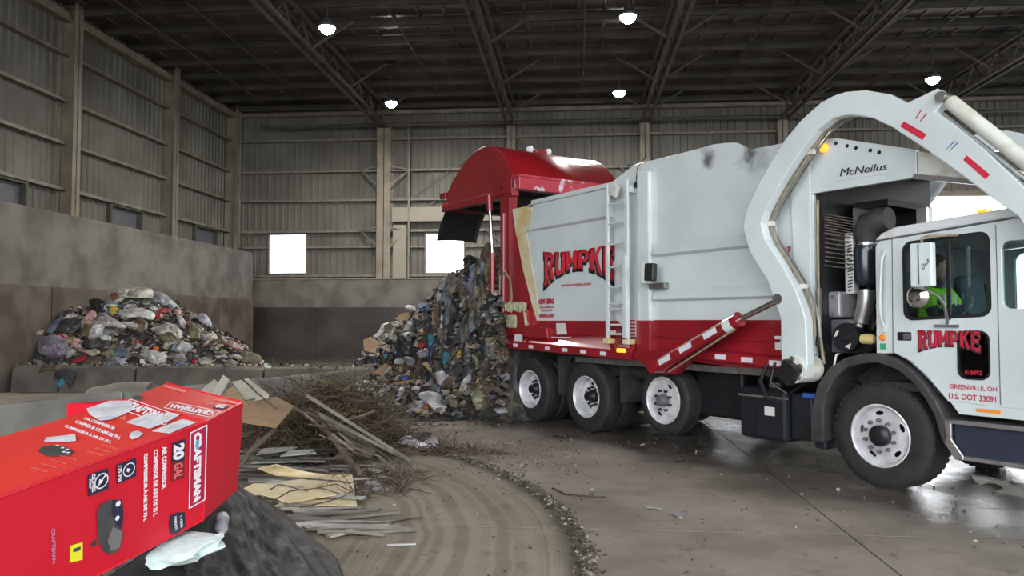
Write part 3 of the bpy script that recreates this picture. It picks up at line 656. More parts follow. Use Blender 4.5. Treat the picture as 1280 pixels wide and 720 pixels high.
block_word('lettering_shadow', 'RUMPKE', [p+V((-0.02, 0, -0.03)) for p in qz], LETTER_DK, tr, arch, 0.075, -0.004)
block_word('lettering', 'RUMPKE', qz, mat('lettering_bright_red', (0.60, 0.02, 0.04), 0.15, coat=0.8), tr, arch, 0.0, -0.008)
def tx(txt, x0, x1, z0, z1, y, m=LETTER_RED, name='lettering', dz=0.0, **k):
    return quad_text(name, txt, [V((x0, y, z0)), V((x1, y, z0+dz)), V((x1, y, z1+dz)), V((x0, y, z1))], m, tr, n=NN, **k)
tx('www.rumpke.com', -5.38, -4.62, 2.215, 2.285, 0.014)
tx('NOW HIRING', -6.0, -5.56, 2.03-0.07, 2.055, 0.012, bold=0.05)
tx('SAFE & COMPETENT', -5.99, -5.57, 1.895, 1.93, 0.012); tx('CDL DRIVERS', -5.93, -5.62, 1.84, 1.875, 0.012)
tx('800/582-3107', -5.98, -5.57, 1.74, 1.80, 0.012, bold=0.05)

# ladder
ld = empty('ladder_mount'); bpy.data.objects.remove(ld)
for x, z0 in ((-4.04, 1.36), (-3.62, 1.36)):
    MB().span((x-0.03, -0.17, z0), (x+0.03, -0.13, 3.68)).build('ladder_rail', WHITE, tr, bevel=0.006)
    MB().span((x-0.06, -0.2, 1.36), (x+0.06, -0.06, 1.43)).prism([(x-0.03, 1.42), (x+0.03, 1.42), (x+0.02, 1.55), (x-0.02, 1.55)], -0.16, -0.12).build('ladder_foot', CREAM, tr, bevel=0.01)
for z in (1.50, 1.63, 1.86, 1.93, 2.17, 2.46, 2.79, 3.09, 3.37): MB().cyl((-4.04, -0.15, z), (-3.62, -0.15, z), 0.017, n=8).build('ladder_rung', WHITE, tr, smooth=True)
for q in (((-3.66, -0.21, 1.45), (-3.60, -0.17, 2.6)), ((-4.08, -0.1, 1.5), (-4.05, 0.02, 1.55)), ((-4.06, -0.14, 3.5), (-3.98, 0.02, 3.6)), ((-3.66, -0.14, 3.5), (-3.6, 0.02, 3.6))): MB().span(*q).build('ladder_bracket', WHITE, tr)
MB().prism([(-4.0, 3.52), (-3.86, 3.45), (-3.8, 3.6), (-3.9, 3.7), (-4.0, 3.68)], -0.16, -0.10).build('ladder_latch', WHITE_DIRTY, tr, bevel=0.01)
MB().cyl((-3.55, -0.01, 3.6), (-3.55, -0.05, 3.6), 0.04, n=12).build('marker_light', BLACK, tr)
MB().tube([(-3.57, -0.03, 3.6), (-3.5, -0.05, 3.85), (-3.35, -0.02, 3.98)], 0.008, 5).build('cable', BLACK, tr)
# camera / work lamp box
MB().box((-3.19, -0.16, 2.33), (0.16, 0.14, 0.28), (0, 0.05, 0.25)).build('work_lamp', WHITE_DIRTY, tr, bevel=0.02)
MB().box((-3.10, -0.20, 2.34), (0.15, 0.10, 0.24), (0, 0.05, 0.25)).build('lamp_shroud', BLACK, tr, bevel=0.02)
MB().span((-3.25, -0.1, 2.12), (-2.95, -0.02, 2.2)).build('lamp_bracket', STEEL, tr, bevel=0.01)

# arm lift cylinder
a = V((-2.90, -0.27, 1.10)); b = V((-1.60, -0.27, 1.69)); c = V((-0.99, -0.27, 1.93)); dd = (b-a).normalized()
lc = MB().cyl(a, b, 0.085, n=20).build('lift_cylinder', RED, tr, smooth=True)
MB().cyl(b-dd*0.04, b+dd*0.05, 0.092, n=20).build('gland', RED, lc, smooth=True)
MB().cyl(b, c, 0.035, n=14).build('rod', CHROME, lc, smooth=True)
MB().cyl(a+V((0, -0.12, 0)), a+V((0, 0.22, 0)), 0.09, n=18).build('pivot_pin', RED, lc, smooth=True)
MB().cyl(c+V((0, -0.06, 0)), c+V((0, 0.12, 0)), 0.06, n=14).build('rod_eye', STEEL, lc, smooth=True)
MB().cyl(a+V((0.25, -0.06, -0.06)), b+V((0.0, -0.04, -0.1)), 0.012, n=6).build('hydraulic_pipe', TAN, lc)
up_ = V((dd.z, 0, -dd.x))*-1
for s in (0.22, 0.62, 1.06):
    p = a+dd*s+V((0, -0.088, 0)); e = dd*0.11; f_ = up_*0.035
    MB().add([p-e-f_, p+e-f_, p+e+f_, p-e+f_], [(0, 1, 2, 3)]).build('reflector', REFL, lc, solid=0.003)
MB().cyl(b-dd*0.16, b-dd*0.04, 0.092, n=20).build('band', WHITE, lc, smooth=True)

# tailgate, swung up
prof = [(-9.31, 3.97), (-9.20, 4.02), (-9.11, 4.29), (-8.92, 4.47), (-8.68, 4.63), (-8.45, 4.77), (-8.21, 4.865), (-8.0, 4.92), (-7.80, 4.945), (-7.60, 4.945), (-7.42, 4.90), (-7.25, 4.81), (-7.10, 4.70), (-6.96, 4.57), (-6.84, 4.43), (-6.76, 4.30), (-6.70, 4.18)]
low = [(-6.68, 4.02), (-7.0, 3.94), (-7.9, 3.945), (-8.7, 3.96)]
tg = MB().prism(prof+low, -0.04, 0.02).build('tailgate', RED_GLOSS, tr, bevel=0.012)
MB().prism(prof+low, WY-0.02, WY+0.04).build('far_cheek', RED_GLOSS, tg, bevel=0.012)
sk = MB()
vs = []
for x, z in prof: vs += [(x, 0.0, z-0.012), (x, WY, z-0.012)]
sk.add(vs, [(2*i, 2*i+1, 2*i+3, 2*i+2) for i in range(len(prof)-1)]); sk.build('curved_skin', RED_GLOSS, tg, smooth=True, solid=0.02, ang=30)
MB().cyl((-9.3, -0.05, 3.97), (-9.3, WY+0.05, 3.97), 0.05, n=10).build('rear_rim', RED, tg)
MB().prism([(-9.32, 3.90), (-6.70, 3.88), (-6.68, 4.03), (-9.32, 4.03)], -0.07, 0.08).build('lower_frame', RED, tg, bevel=0.012)
MB().prism([(-9.32, 3.90), (-6.70, 3.88), (-6.68, 4.03), (-9.32, 4.03)], WY-0.08, WY+0.05).build('lower_frame', RED, tg)
for x in (-8.9, -8.2, -7.5): MB().span((x-0.04, 0.05, 3.9), (x+0.04, WY-0.05, 4.0)).build('cross_member', DARK, tg)
MB().add([(-9.2, 0.05, 4.05), (-6.8, 0.05, 4.05), (-6.8, WY-0.05, 4.05), (-9.2, WY-0.05, 4.05)], [(0, 1, 2, 3)]).build('inner_liner', DARK, tg, solid=0.02)
# crossing beam above the mouth, pale glare and scuffs painted into its front colour
MB().prism([(-6.70, 3.98), (-6.52, 3.98), (-6.52, 4.2), (-6.66, 4.28), (-6.72, 4.2)], -0.03, WY+0.03).build('hinge_beam', mat('glare_scuffed_red', (0.42, 0.03, 0.05), 0.3, col2=(0.62, 0.50, 0.55), vscale=3.2, coat=0.5, lo=0.36, hi=0.42), tg, bevel=0.012)
MB().prism([(-6.74, 4.18), (-6.5, 4.2), (-6.5, 4.24), (-6.74, 4.26)], -0.05, WY+0.05).build('drip_edge', MATS['glare_scuffed_red'], tg)
plate('hinge_plate', [(-7.3, 3.93), (-6.68, 3.93), (-6.68, 4.2), (-6.85, 4.2), (-7.3, 4.08)], [[(cx+r*math.cos(R(i*36)), cz+r*math.sin(R(i*36))) for i in range(10)] for cx, cz, r in ((-6.98, 4.05, 0.05), (-7.12, 4.03, 0.025), (-7.22, 4.02, 0.02))], -0.10, -0.072, RED, tg)
MB().span((-9.45, -0.05, 4.18), (-9.2, 0.03, 4.30)).build('latch_box', RED, tg, bevel=0.01)
MB().span((-9.3, -0.06, 4.03), (-9.1, -0.03, 4.07)).build('tail_lamp', mat('tail_lamp_red', (0.7, 0.02, 0.02), 0.3), tg)
# rooftop beacon pair
MB().span((-7.86, 1.15, 4.94), (-7.70, 1.42, 5.05)).build('beacon_bar', RED, tg, bevel=0.015)
for y in (1.06, 1.50): MB().lathe((-7.78, y, 4.97), (0, 0, 1), [(0, -0.02), (0.045, 0), (0.07, 0.05), (0.07, 0.09), (0.045, 0.13), (0, 0.145)], 14).build('beacon', mat('beacon_white', (0.75, 0.76, 0.78), 0.3), tg, smooth=True)
# rubber flap
def flapf(u, v): x = -9.33-0.42*v-0.05*math.sin(v*3); return V((x, 0.05+0.95*u, 3.98-0.62*v+0.03*math.sin(u*3)))
MB().grid(flapf, 8, 8).build('rubber_flap', BLACK, tg, smooth=True, solid=0.02)
# tailgate rams
for y in (-0.09, WY+0.05):
    r_ = MB().cyl((-7.29, y, 1.35), (-7.31, y, 2.92), 0.055, n=14).build('tailgate_ram', RED, tr, smooth=True)
    MB().cyl((-7.31, y, 2.9), (-7.40, y, 3.72), 0.032, n=12).build('rod', CHROME, r_, smooth=True)
    MB().cyl((-7.40, y, 3.70), (-7.42, y, 3.98), 0.06, n=12).build('rod_end', RED, r_, smooth=True)
    MB().bar((-7.29, y, 1.35), (-7.0, y, 1.5), 0.08, 0.16).build('ram_bracket', RED, r_)
for s in range(4): MB().tube([(-7.14+0.02*s, -0.07, 1.3), (-7.17+0.03*s, -0.12, 1.6), (-7.12, -0.11, 1.9), (-7.02+0.01*s, -0.08, 2.15)], 0.014, 5).build('hose', BLACK, tr)

# hopper, canopy and front bulkhead
can = [(-0.80, 3.09), (-0.80, 3.67), (-0.48, 3.655), (0.40, 3.36), (0.40, 3.09)]
MB().prism(can, 0.0, 0.06).build('canopy_side', WHITE, tr, bevel=0.006)
MB().prism([(-0.78, 3.10), (-0.78, 3.58), (-0.48, 3.57), (0.38, 3.29), (0.38, 3.10)], 0.065, 0.08).build('canopy_shade_liner', DARK, tr)  # dark sheet added to put the canopy's inner shade into colour
MB().span((-0.66, 0.6, 2.95), (-0.25, 1.3, 3.02)).build('canopy_shade_plate', BLACK, tr)  # black plate added as the shade below the canopy
MB().prism([(-0.79, 3.64), (-0.48, 3.63), (0.39, 3.335), (0.39, 3.315), (-0.48, 3.60), (-0.79, 3.61)], 0.06, WY-0.06).build('canopy_top', WHITE_DIRTY, tr)
MB().prism([(0.41, 3.09), (0.41, 3.345), (1.08, 3.10), (1.04, 3.0), (0.9, 3.0)], 0.0, 0.05).build('canopy_nose', WHITE_DIRTY, tr, bevel=0.005)
MB().bar((-0.78, WY-0.05, 3.55), (1.0, WY-0.05, 3.12), 0.06, 0.12).build('canopy_rail', DARK, tr)
MB().prism([(0.41, 3.34), (1.08, 3.10), (1.06, 3.07), (0.41, 3.31)], 0.05, WY-0.02).build('canopy_nose_top', WHITE_DIRTY, tr)
MB().bar((0.38, 0.0, 3.10), (1.5, 0.0, 2.82), 0.06, 0.05).build('canopy_rail', ALU, tr)
MB().prism([(-0.98, 1.17), (-0.80, 1.17), (-0.78, 3.09), (-0.78, 3.70), (-1.05, 3.70)], -0.01, 0.05).build('front_post', WHITE, tr, bevel=0.008)
a = sd(1030, 185, -0.01); al = MB().lathe((a.x, -0.01, a.z), (0, -1, 0), [(0.048, 0), (0.048, 0.02), (0.036, 0.035), (0, 0.045)], 18).build('side_marker_lamp', AMBER, tr, smooth=True)
for px, py in ((1045, 179), (1059, 182.5), (1070, 185), (1088, 188), (1099, 190.5)):
    a = sd(px, py, 0); MB().cyl((a.x, 0.003, a.z), (a.x, -0.004, a.z), 0.021, n=12).build('vent_hole', BLACK, tr)
MB().add([sd(1044, 226, -0.004), sd(1112, 217, -0.004), sd(1112, 216, -0.004), sd(1044, 225, -0.004)], [(0, 1, 2, 3)]).build('raised_strip', WHITE_DIRTY, tr, solid=0.004)
quad_text('lettering', 'McNeilus', [sd(1050, 220.5, 0), sd(1109, 212, 0), sd(1109, 203, 0), sd(1050, 211, 0)], LETTER_DK, tr, bold=0.0, shear=0.25, n=NN, lift=0.006)
quad_text('lettering', 'McNeilus', [sd(1050.5, 220.7, 0), sd(1109.6, 212.2, 0), sd(1109.6, 203.2, 0), sd(1050.5, 211.2, 0)], LETTER_DK, tr, bold=0.0, shear=0.25, n=NN, lift=0.007)
# dark machinery behind the cab
MB().span((-0.76, 0.07, 1.2), (-0.70, WY-0.1, 3.6)).build('hopper_wall', BLACK, tr)
MB().span((-0.7, 1.3, 1.2), (-0.3, 1.36, 3.0)).build('inner_shade_panel', BLACK, tr)  # added black panel, darkens the space under the canopy
GRID_ = mat('rusty_mesh', (0.10, 0.08, 0.05), 0.8, col2=(0.05, 0.04, 0.03), vscale=25, lo=0.45, hi=0.55)
for i in range(8):
    z = 2.30+0.05*i; MB().bar((-0.70, 0.12, z), (-0.42-0.01*i, 0.34, z-0.06), 0.012, 0.012).build('mesh_bar', GRID_, tr)
    z = 2.66+0.03*i; MB().bar((-0.70, 0.12, z), (-0.3, 0.44, z-0.12), 0.01, 0.01).build('mesh_bar', GRID_, tr)
MB().tube([sd(1022, 250, 0.0), sd(1022, 300, 0), sd(1023, 380, 0), sd(1026, 425, 0), sd(1030, 455, 0)], 0.018, 6).build('hose', TAN, tr, smooth=True)
MB().tube([sd(1025, 360, 0.02), sd(1026, 400, 0.02), sd(1022, 430, 0.02), sd(1032, 445, 0.02)], 0.022, 6).build('hose', BLACK, tr, smooth=True)
fr = MB().span((-0.60, 0.5, 2.66), (-0.56, 0.9, 2.95)).build('hatch_frame', GREYPL, tr)
MB().span((-0.2, 0.5, 1.4), (-0.1, WY-0.1, 2.5)).build('engine_cover', DARK, tr)
# intake stack
y = 0.35
a0_ = sd(1084, 415, y); a1_ = sd(1076, 405, y); a2_ = sd(1081, 385, y); a3_ = sd(1083, 362, y)
MB().tube([a1_, sd(1078, 395, y), a2_, sd(1083, 372, y), a3_], [0.085, 0.085, 0.088, 0.09, 0.09], 18).build('intake_elbow', ALU, tr, smooth=True)
MB().lathe(a1_, (a1_-a2_), [(0.09, -0.02), (0.10, -0.01), (0.10, 0.015), (0.09, 0.02), (0.10, 0.03), (0.10, 0.05), (0.09, 0.06)], 18).build('hose_clamp', CHROME, tr, smooth=True)
c = sd(1083, 355, y); MB().lathe((c.x, y, c.z), (0, 0, 1), [(0.09, -0.02), (0.11, 0.0), (0.125, 0.04), (0.125, 0.36), (0.115, 0.40), (0.10, 0.46), (0.10, 0.54)], 20).build('precleaner', mat('navy_black', (0.015, 0.022, 0.035), 0.25, coat=0.5), tr, smooth=True)
c = sd(1083, 306, y); MB().lathe((c.x, y, c.z), (0, 0, 1), [(0.105, -0.02), (0.112, 0.0), (0.105, 0.02), (0.112, 0.05), (0.108, 0.07)], 18).build('stack_clamp', ALU, tr, smooth=True)
MB().tube([sd(1083, 303, y), sd(1083, 292, y), sd(1088, 281, y), sd(1100, 275, y), sd(1112, 273, y)], [0.115, 0.14, 0.15, 0.14, 0.12], 16).build('intake_bend', CHAR, tr, smooth=True)
MB().span((sd(1058, 290, 0.35).x, 0.3, 1.98), (sd(1069, 290, 0.35).x, 0.42, 2.66)).build('heat_shield', mat('pale_metal', (0.6, 0.6, 0.6), 0.4, metal=0.2), tr, bevel=0.02)
sx = sd(1062, 330, 0.30).x
for i in range(16): MB().cyl((sx-0.02, 0.296, 2.02+0.035*i), (sx+0.035, 0.296, 2.03+0.035*i), 0.007, n=6).build('shield_slot', BLACK, tr)
a = sd(1027, 365, 0.2); b = sd(1052, 397, 0.2); MB().span((a.x, 0.18, b.z), (b.x, 0.5, a.z)).build('valve_cover', mat('grey_metal', (0.36, 0.36, 0.38), 0.4, metal=0.4, var=0.2, vscale=5), tr, bevel=0.03)
for px, py in ((1041, 371), (1041, 391)): a = sd(px, py, 0.178); MB().cyl(a, a+V((0, -0.012, 0)), 0.018, n=8).build('bolt', STEEL, tr)
a = sd(1024, 399, 0.22); b = sd(1066, 442, 0.22); MB().span((a.x, 0.22, b.z), (b.x, 0.6, a.z)).build('battery_box', GREYPL, tr, bevel=0.03)
a = sd(1055, 422, 0.12); MB().lathe((a.x, 0.25, a.z), (0, -1, 0), [(0.0, 0), (0.155, 0.0), (0.16, 0.09), (0.15, 0.11), (0.135, 0.112), (0.13, 0.10), (0.05, 0.10), (0.04, 0.115), (0, 0.115)], 24).build('air_cleaner', BLACK, tr, smooth=True)
for q in ([(1045, 414), (1049, 413), (1046, 420), (1042, 422)], [(1056, 433), (1064, 429), (1062, 436)]): MB().add([sd(*p, 0.145) for p in q], [list(range(len(q)))[::-1]]).build('sticker', PAPER, tr, solid=0.002)
a = sd(1084, 424, 0.1); MB().lathe((a.x-0.08, 0.12, a.z), (1, 0, 0), [(0, 0), (0.05, 0.01), (0.055, 0.12), (0.04, 0.15), (0.0, 0.16)], 14).build('yellow_reservoir', mat('yellowed_plastic', (0.55, 0.45, 0.18), 0.5), tr, smooth=True)
rnd = random.Random(3)
for i in range(26):   # hoses and pipes in the gap
    x = rnd.uniform(-0.7, -0.15); z = rnd.uniform(0.9, 1.9); pts = [V((x, rnd.uniform(0.3, 0.8), z))]
    for q in range(3): pts.append(pts[-1]+V((rnd.uniform(-0.12, 0.15), rnd.uniform(-0.1, 0.15), rnd.uniform(-0.28, 0.28))))
    MB().tube(pts, rnd.choice([0.012, 0.018, 0.025]), 6).build('hose', rnd.choice([BLACK, BLACK, GREYPL, STEEL, TAN]), tr, smooth=True)
MB().span((-2.75, 0.25, 0.45), (-1.95, 0.75, 1.08)).build('underbody_shade_box', BLACK, tr, bevel=0.04)  # added black box, stands for the shade under the body
MB().span((-5.8, 1.15, 0.35), (-1.9, 1.22, 1.1)).build('underbody_shade_panel', BLACK, tr)  # added black sheet that paints the dark between the wheels
# box and tank along the frame
tk = MB().span((-1.79, -0.02, 0.31), (-1.12, 0.5, 0.92)).build('side_tank', mat('tank_black', (0.014, 0.017, 0.022), 0.3, var=0.3, vscale=4, coat=0.2), tr, bevel=0.05)
MB().span((-1.80, -0.035, 0.80), (-1.11, 0.0, 0.822)).build('strap', ALU, tk)
MB().span((-1.56, -0.03, 0.31), (-1.52, -0.02, 0.9)).build('rib', BLACK, tk)
MB().span((-1.42, -0.024, 0.60), (-1.28, -0.021, 0.70)).build('sticker', PAPER, tk)
MB().lathe((-1.38, 0.12, 0.92), (0, 0, 1), [(0.07, 0), (0.07, 0.05), (0.0, 0.055)], 16).build('filler_cap', GREYPL, tk, smooth=True)
MB().span((-1.12, 0.05, 0.36), (-0.84, 0.5, 0.88)).span((-0.80, 0.02, 0.30), (-0.66, 0.5, 0.75)).build('battery_cover', MATS['tank_black'], tr, bevel=0.02)
a = sd(1008, 495, -0.02); MB().span((a.x-0.07, 0.0, a.z-0.03), (a.x+0.09, 0.05, a.z+0.03)).build('blue_cap', mat('blue_plastic', (0.03, 0.09, 0.35), 0.4), tr, bevel=0.01)
MB().tube([(-1.3, -0.1, 1.2), (-1.38, -0.14, 1.0), (-1.35, -0.06, 0.8), (-1.2, 0.0, 0.78)], 0.025, 8).build('hose', BLACK, tr, smooth=True)
MB().tube([(-1.2, -0.1, 1.22), (-1.25, -0.12, 1.0), (-1.1, -0.02, 0.86), (-0.9, 0.0, 1.0)], 0.02, 8).build('hose', BLACK, tr, smooth=True)
# loading arms
L1 = [(985, 440), (985, 400), (968, 352), (945, 315), (937, 285), (942, 262), (957, 232), (975, 200), (990, 176), (1010, 152), (1035, 130), (1050, 122), (1065, 117), (1090, 115), (1120, 120), (1142, 131)]
L2 = [(1180, 113), (1189, 119), (1187, 132), (1178, 142), (1200, 157), (1240, 190), (1281, 228)]
L3 = [(1281, 272), (1240, 243), (1200, 213), (1160, 185), (1125, 162), (1100, 150), (1080, 146), (1065, 146), (1050, 150), (1030, 165), (1010, 190), (985, 229), (965, 265), (960, 280), (965, 300), (985, 330), (1003, 362), (1012, 385), (1016, 400), (1018, 455), (1014, 472), (1005, 478), (996, 473), (986, 458)]
poly = [(p.x, p.z) for p in (sd(*q, -0.2) for q in L1+L2+L3)]
# carry the arm on, forwards and down past the cab
i281 = len(L1)+len(L2); tip = [(1.75, 2.45), (1.98, 2.05), (2.05, 1.6), (2.05, 1.2), (1.85, 1.2), (1.84, 1.6), (1.76, 1.95), (1.58, 2.25)]
poly = poly[:i281]+tip+poly[i281:]
for y0, y1 in ((-0.32, -0.20), (WY+0.2, WY+0.32)):
    arm = plate('loading_arm', poly, [], y0, y1, WHITE, tr, bevel=0.012)
    MB().cyl((-0.80, y0-0.03, 1.17), (-0.80, y1+0.2 if y0 < 0 else y0-0.2, 1.17), 0.15, n=24).build('pivot_boss', WHITE_DIRTY, arm, smooth=True)
    for i in range(6):
        t = R(60*i+20); MB().cyl((-0.80+0.12*math.cos(t), y0-0.03, 1.17+0.12*math.sin(t)), (-0.80+0.12*math.cos(t), y0-0.06, 1.17+0.12*math.sin(t)), 0.028, n=6).build('bolt', STEEL, arm)
    MB().box((-0.80, y0-0.08, 1.14), (0.2, 0.1, 0.22), (0, 0.6, 0)).build('rotary_sensor', BLACK, arm, bevel=0.01)
    a = V((0.83, (y0+y1)/2-0.02, 3.72)); b = V((1.62, a.y, 2.86)); e = (b-a).normalized()
    fc = MB().cyl(a+e*0.06, b, 0.066, n=18).build('fork_cylinder', WHITE_DIRTY, arm, smooth=True)
    MB().cyl(b, b+e*0.5, 0.04, n=12).build('rod', CHROME, fc, smooth=True)
    MB().cyl(a+V((0, -0.1, 0)), a+V((0, 0.1, 0)), 0.045, n=16).build('pin', ALU, arm, smooth=True)
    MB().cyl(a+e*0.1+V((-0.1, 0, -0.06)), b+V((-0.1, 0, -0.04)), 0.018, n=8).build('pipe', ALU, arm)
    for q in ([(1134, 160), (1139, 154), (1167, 170), (1162, 177)], [(1213, 202), (1217, 196), (1246, 220), (1241, 226)]):
        ps = [sd(*p, -0.2) for p in q]; MB().add([(p.x, (y0-0.003) if y0 < 0 else y0-0.003, p.z) for p in ps], [(0, 1, 2, 3)]).build('red_marker', mat('marker_red', (0.50, 0.02, 0.05), 0.4), arm, solid=0.003)
    if y0 < 0:
        for q in ([(1182, 188), (1183, 186), (1193, 175), (1194, 177)], [(1186, 190), (1187, 188), (1197, 177), (1198, 179)]):
            ps = [sd(*p, -0.323) for p in q]; MB().add([(p.x, -0.323, p.z) for p in ps], [(0, 1, 2, 3)]).build('printed_line', mat('blue_ink', (0.10, 0.22, 0.36), 0.5), arm, solid=0.002)
        for q in ([(1144, 148), (1145, 149), (1152, 138), (1151, 137)], [(1150, 151), (1151, 152), (1159, 142), (1158, 141)]):
            ps = [sd(*p, -0.323) for p in q]; MB().add([(p.x, -0.323, p.z) for p in ps], [(0, 1, 2, 3)]).build('printed_line', LETTER_RED, arm, solid=0.002)
        pth = [sd(px, py, -0.18) for px, py in ((1098, 148), (1080, 144), (1060, 146), (1045, 152), (1028, 166), (1010, 191), (985, 230), (966, 262), (960, 280), (964, 298), (985, 331), (1001, 358), (1010, 380), (1014, 400), (1015, 420))]
        pth = [p+V((0.035, 0, 0)) for p in pth]
        MB().tube(pth, 0.016, 6).build('hydraulic_pipe', TAN, arm, smooth=True)
        MB().tube([p+V((0.035, 0.03, -0.01)) for p in pth], 0.013, 6).build('hydraulic_pipe', STEEL, arm, smooth=True)
        for k_ in (1, 5, 8, 11): MB().box(pth[k_], (0.09, 0.05, 0.05)).build('pipe_clip', WHITE_DIRTY, arm)
MB().cyl((1.95, -0.3, 1.35), (1.95, WY+0.3, 1.35), 0.07, n=14).build('torque_tube', WHITE, tr)
MB().cyl((-0.80, -0.2, 1.17), (-0.80, WY+0.2, 1.17), 0.10, n=14).build('torque_tube', DARK, tr)
# red digit seen between arm and body
quad_text('lettering', '7', [sd(984, 318, 0.0), sd(989, 318, 0), sd(989, 308, 0), sd(984, 308, 0)], LETTER_RED, tr, bold=0.05, n=NN, lift=0.004)

# cab
cabo = [(-0.05, 1.36), (0.14, 1.37), (0.28, 1.30), (0.42, 1.18), (0.54, 1.06), (0.646, 0.94), (1.62, 0.92), (1.70, 1.0), (1.70, 1.75), (1.55, 2.60), (1.2, 2.585), (0.0, 2.50), (-0.04, 2.44)]
win = rrect(0.25, 1.70, 1.04, 2.46, 0.09); win = [(x, z+0.04*(x-0.25)/0.8) for x, z in win]; lowin = rrect(0.745, 1.16, 1.02, 1.60, 0.08)
win2 = rrect(1.14, 1.80, 1.50, 2.40, 0.07)
cp = plate('cab_side', cabo, [win, lowin, win2], 0.0, 0.05, WHITE, tr, bevel=0.006)
plate('cab_side', cabo, [win, lowin, win2], WY-0.12, WY-0.07, WHITE, tr)
for hl, nm in ((win, 'window_seal'), (lowin, 'window_seal')):
    cx = sum(p[0] for p in hl)/len(hl); cz = sum(p[1] for p in hl)/len(hl)
    inner = [(cx+(x-cx)*(1-0.022/abs(0.4) if True else 1), cz+(z-cz)*(0.945)) for x, z in hl]
    outer = [(cx+(x-cx)*1.02, cz+(z-cz)*1.02) for x, z in hl]
    plate(nm, outer, [inner], -0.008, 0.02, BLACK, tr)
plate('side_window', win, [], 0.024, 0.030, GLASS, tr); plate('side_window', win2, [], 0.024, 0.030, GLASS, tr)
plate('lower_window', lowin, [], 0.024, 0.030, glass('dark_glass', (0.25, 0.25, 0.28)), tr)
plate('side_window', win, [], WY-0.10, WY-0.094, GLASS, tr)
MB().prism([(-0.06, 2.50), (1.26, 2.60), (1.60, 2.61), (1.56, 2.66), (1.2, 2.69), (0.16, 2.625), (0.03, 2.58)], -0.01, WY-0.06).build('cab_roof', mat('roof_rusted_white', (0.60, 0.63, 0.64), 0.35, col2=(0.40, 0.26, 0.13), vscale=2.5, lo=0.2, hi=0.4), tr, bevel=0.03)
MB().span((-0.05, 0.05, 1.37), (0.0, 1.45, 2.5)).span((-0.05, 1.45, 1.37), (0.0, WY-0.12, 1.55)).span((-0.05, 1.45, 2.12), (0.0, WY-0.12, 2.5)).build('cab_back', GREYPL, tr)
MB().span((-0.03, 1.45, 1.55), (-0.02, WY-0.12, 2.12)).build('rear_window', GLASS, tr)
MB().span((0.0, 0.05, 1.0), (1.66, WY-0.12, 1.08)).build('cab_floor', DARK, tr)
MB().prism([(1.66, 0.92), (1.72, 0.92), (1.72, 1.75), (1.66, 1.75)], 0.03, WY-0.1).build('cab_front', WHITE, tr, bevel=0.02)
MB().prism([(1.5, 0.5), (1.95, 0.5), (1.95, 0.9), (1.5, 0.9)], -0.02, WY-0.05).build('bumper', WHITE, tr, bevel=0.03)
MB().add([(1.70, 0.05, 1.75), (1.70, WY-0.12, 1.75), (1.56, WY-0.12, 2.58), (1.56, 0.05, 2.58)], [(0, 1, 2, 3)]).build('windscreen', GLASS, tr)
MB().bar((1.70, 1.15, 1.75), (1.56, 1.15, 2.58), 0.05, 0.05).build('windscreen_pillar', WHITE, tr)
MB().prism([(1.3, 1.5), (1.66, 1.5), (1.66, 1.75), (1.45, 1.78)], 0.06, WY-0.14).build('dashboard', GREYPL, tr, bevel=0.03)
MB().span((0.66, -0.006, 1.7), (0.69, 0.02, 2.44)).build('window_divider', BLACK, tr)
# door seams
for q in (((0.14, 2.52), (0.125, 1.38)), ((0.125, 1.38), (0.30, 1.30)), ((0.30, 1.30), (0.46, 1.16)), ((0.46, 1.16), (0.64, 0.95)), ((1.10, 2.55), (1.10, 0.95))):
    MB().bar((q[0][0], -0.001, q[0][1]), (q[1][0], -0.001, q[1][1]), 0.006, 0.008, up=(0, 1, 0)).build('door_seam', GREYPL, tr)
MB().bar((-0.03, -0.012, 2.505), (1.25, -0.012, 2.60), 0.01, 0.012).build('drip_rail', GREYPL, tr)
a = sd(1130, 422, 0); MB().span((a.x-0.065, -0.01, a.z-0.03), (a.x+0.075, 0.01, a.z+0.055)).build('door_handle', BLACK, tr, bevel=0.012)
MB().span((a.x+0.0, -0.018, a.z-0.02), (a.x+0.065, -0.008, a.z+0.04)).build('handle_paddle', GREYPL, tr, bevel=0.008)
MB().tube([sd(1106, 315, 0), sd(1103, 322, -0.06), sd(1101, 345, -0.07), sd(1100, 385, -0.07), sd(1101, 397, -0.07), sd(1106, 412, 0)], 0.013, 8).build('grab_handle', WHITE, tr, smooth=True)
for px, py in ((1106, 315), (1106, 412)): a = sd(px, py, 0); MB().box((a.x, -0.01, a.z), (0.05, 0.02, 0.06)).build('handle_foot', WHITE, tr, bevel=0.008)
a = sd(1103.5, 422, 0); MB().lathe((a.x, 0, a.z), (0, -1, 0), [(0.035, 0), (0.03, 0.02), (0, 0.025)], 14).build('orange_marker', AMBER_OFF, tr, smooth=True)
a = sd(1104, 433, 0); MB().span((a.x-0.032, -0.004, a.z-0.03), (a.x+0.032, 0, a.z+0.03)).build('green_sticker', mat('green_ink', (0.02, 0.32, 0.16), 0.5), tr)
MB().box((sd(1231, 275, 0.2).x, 0.2, 2.70), (0.10, 0.12, 0.06)).build('roof_marker_lamp', AMBER, tr, bevel=0.02)
MB().span((sd(1148, 270, 0.5).x, 0.45, 2.62), (sd(1163, 270, 0.5).x, 0.55, 2.86)).build('roof_bracket', ALU, tr, bevel=0.01)
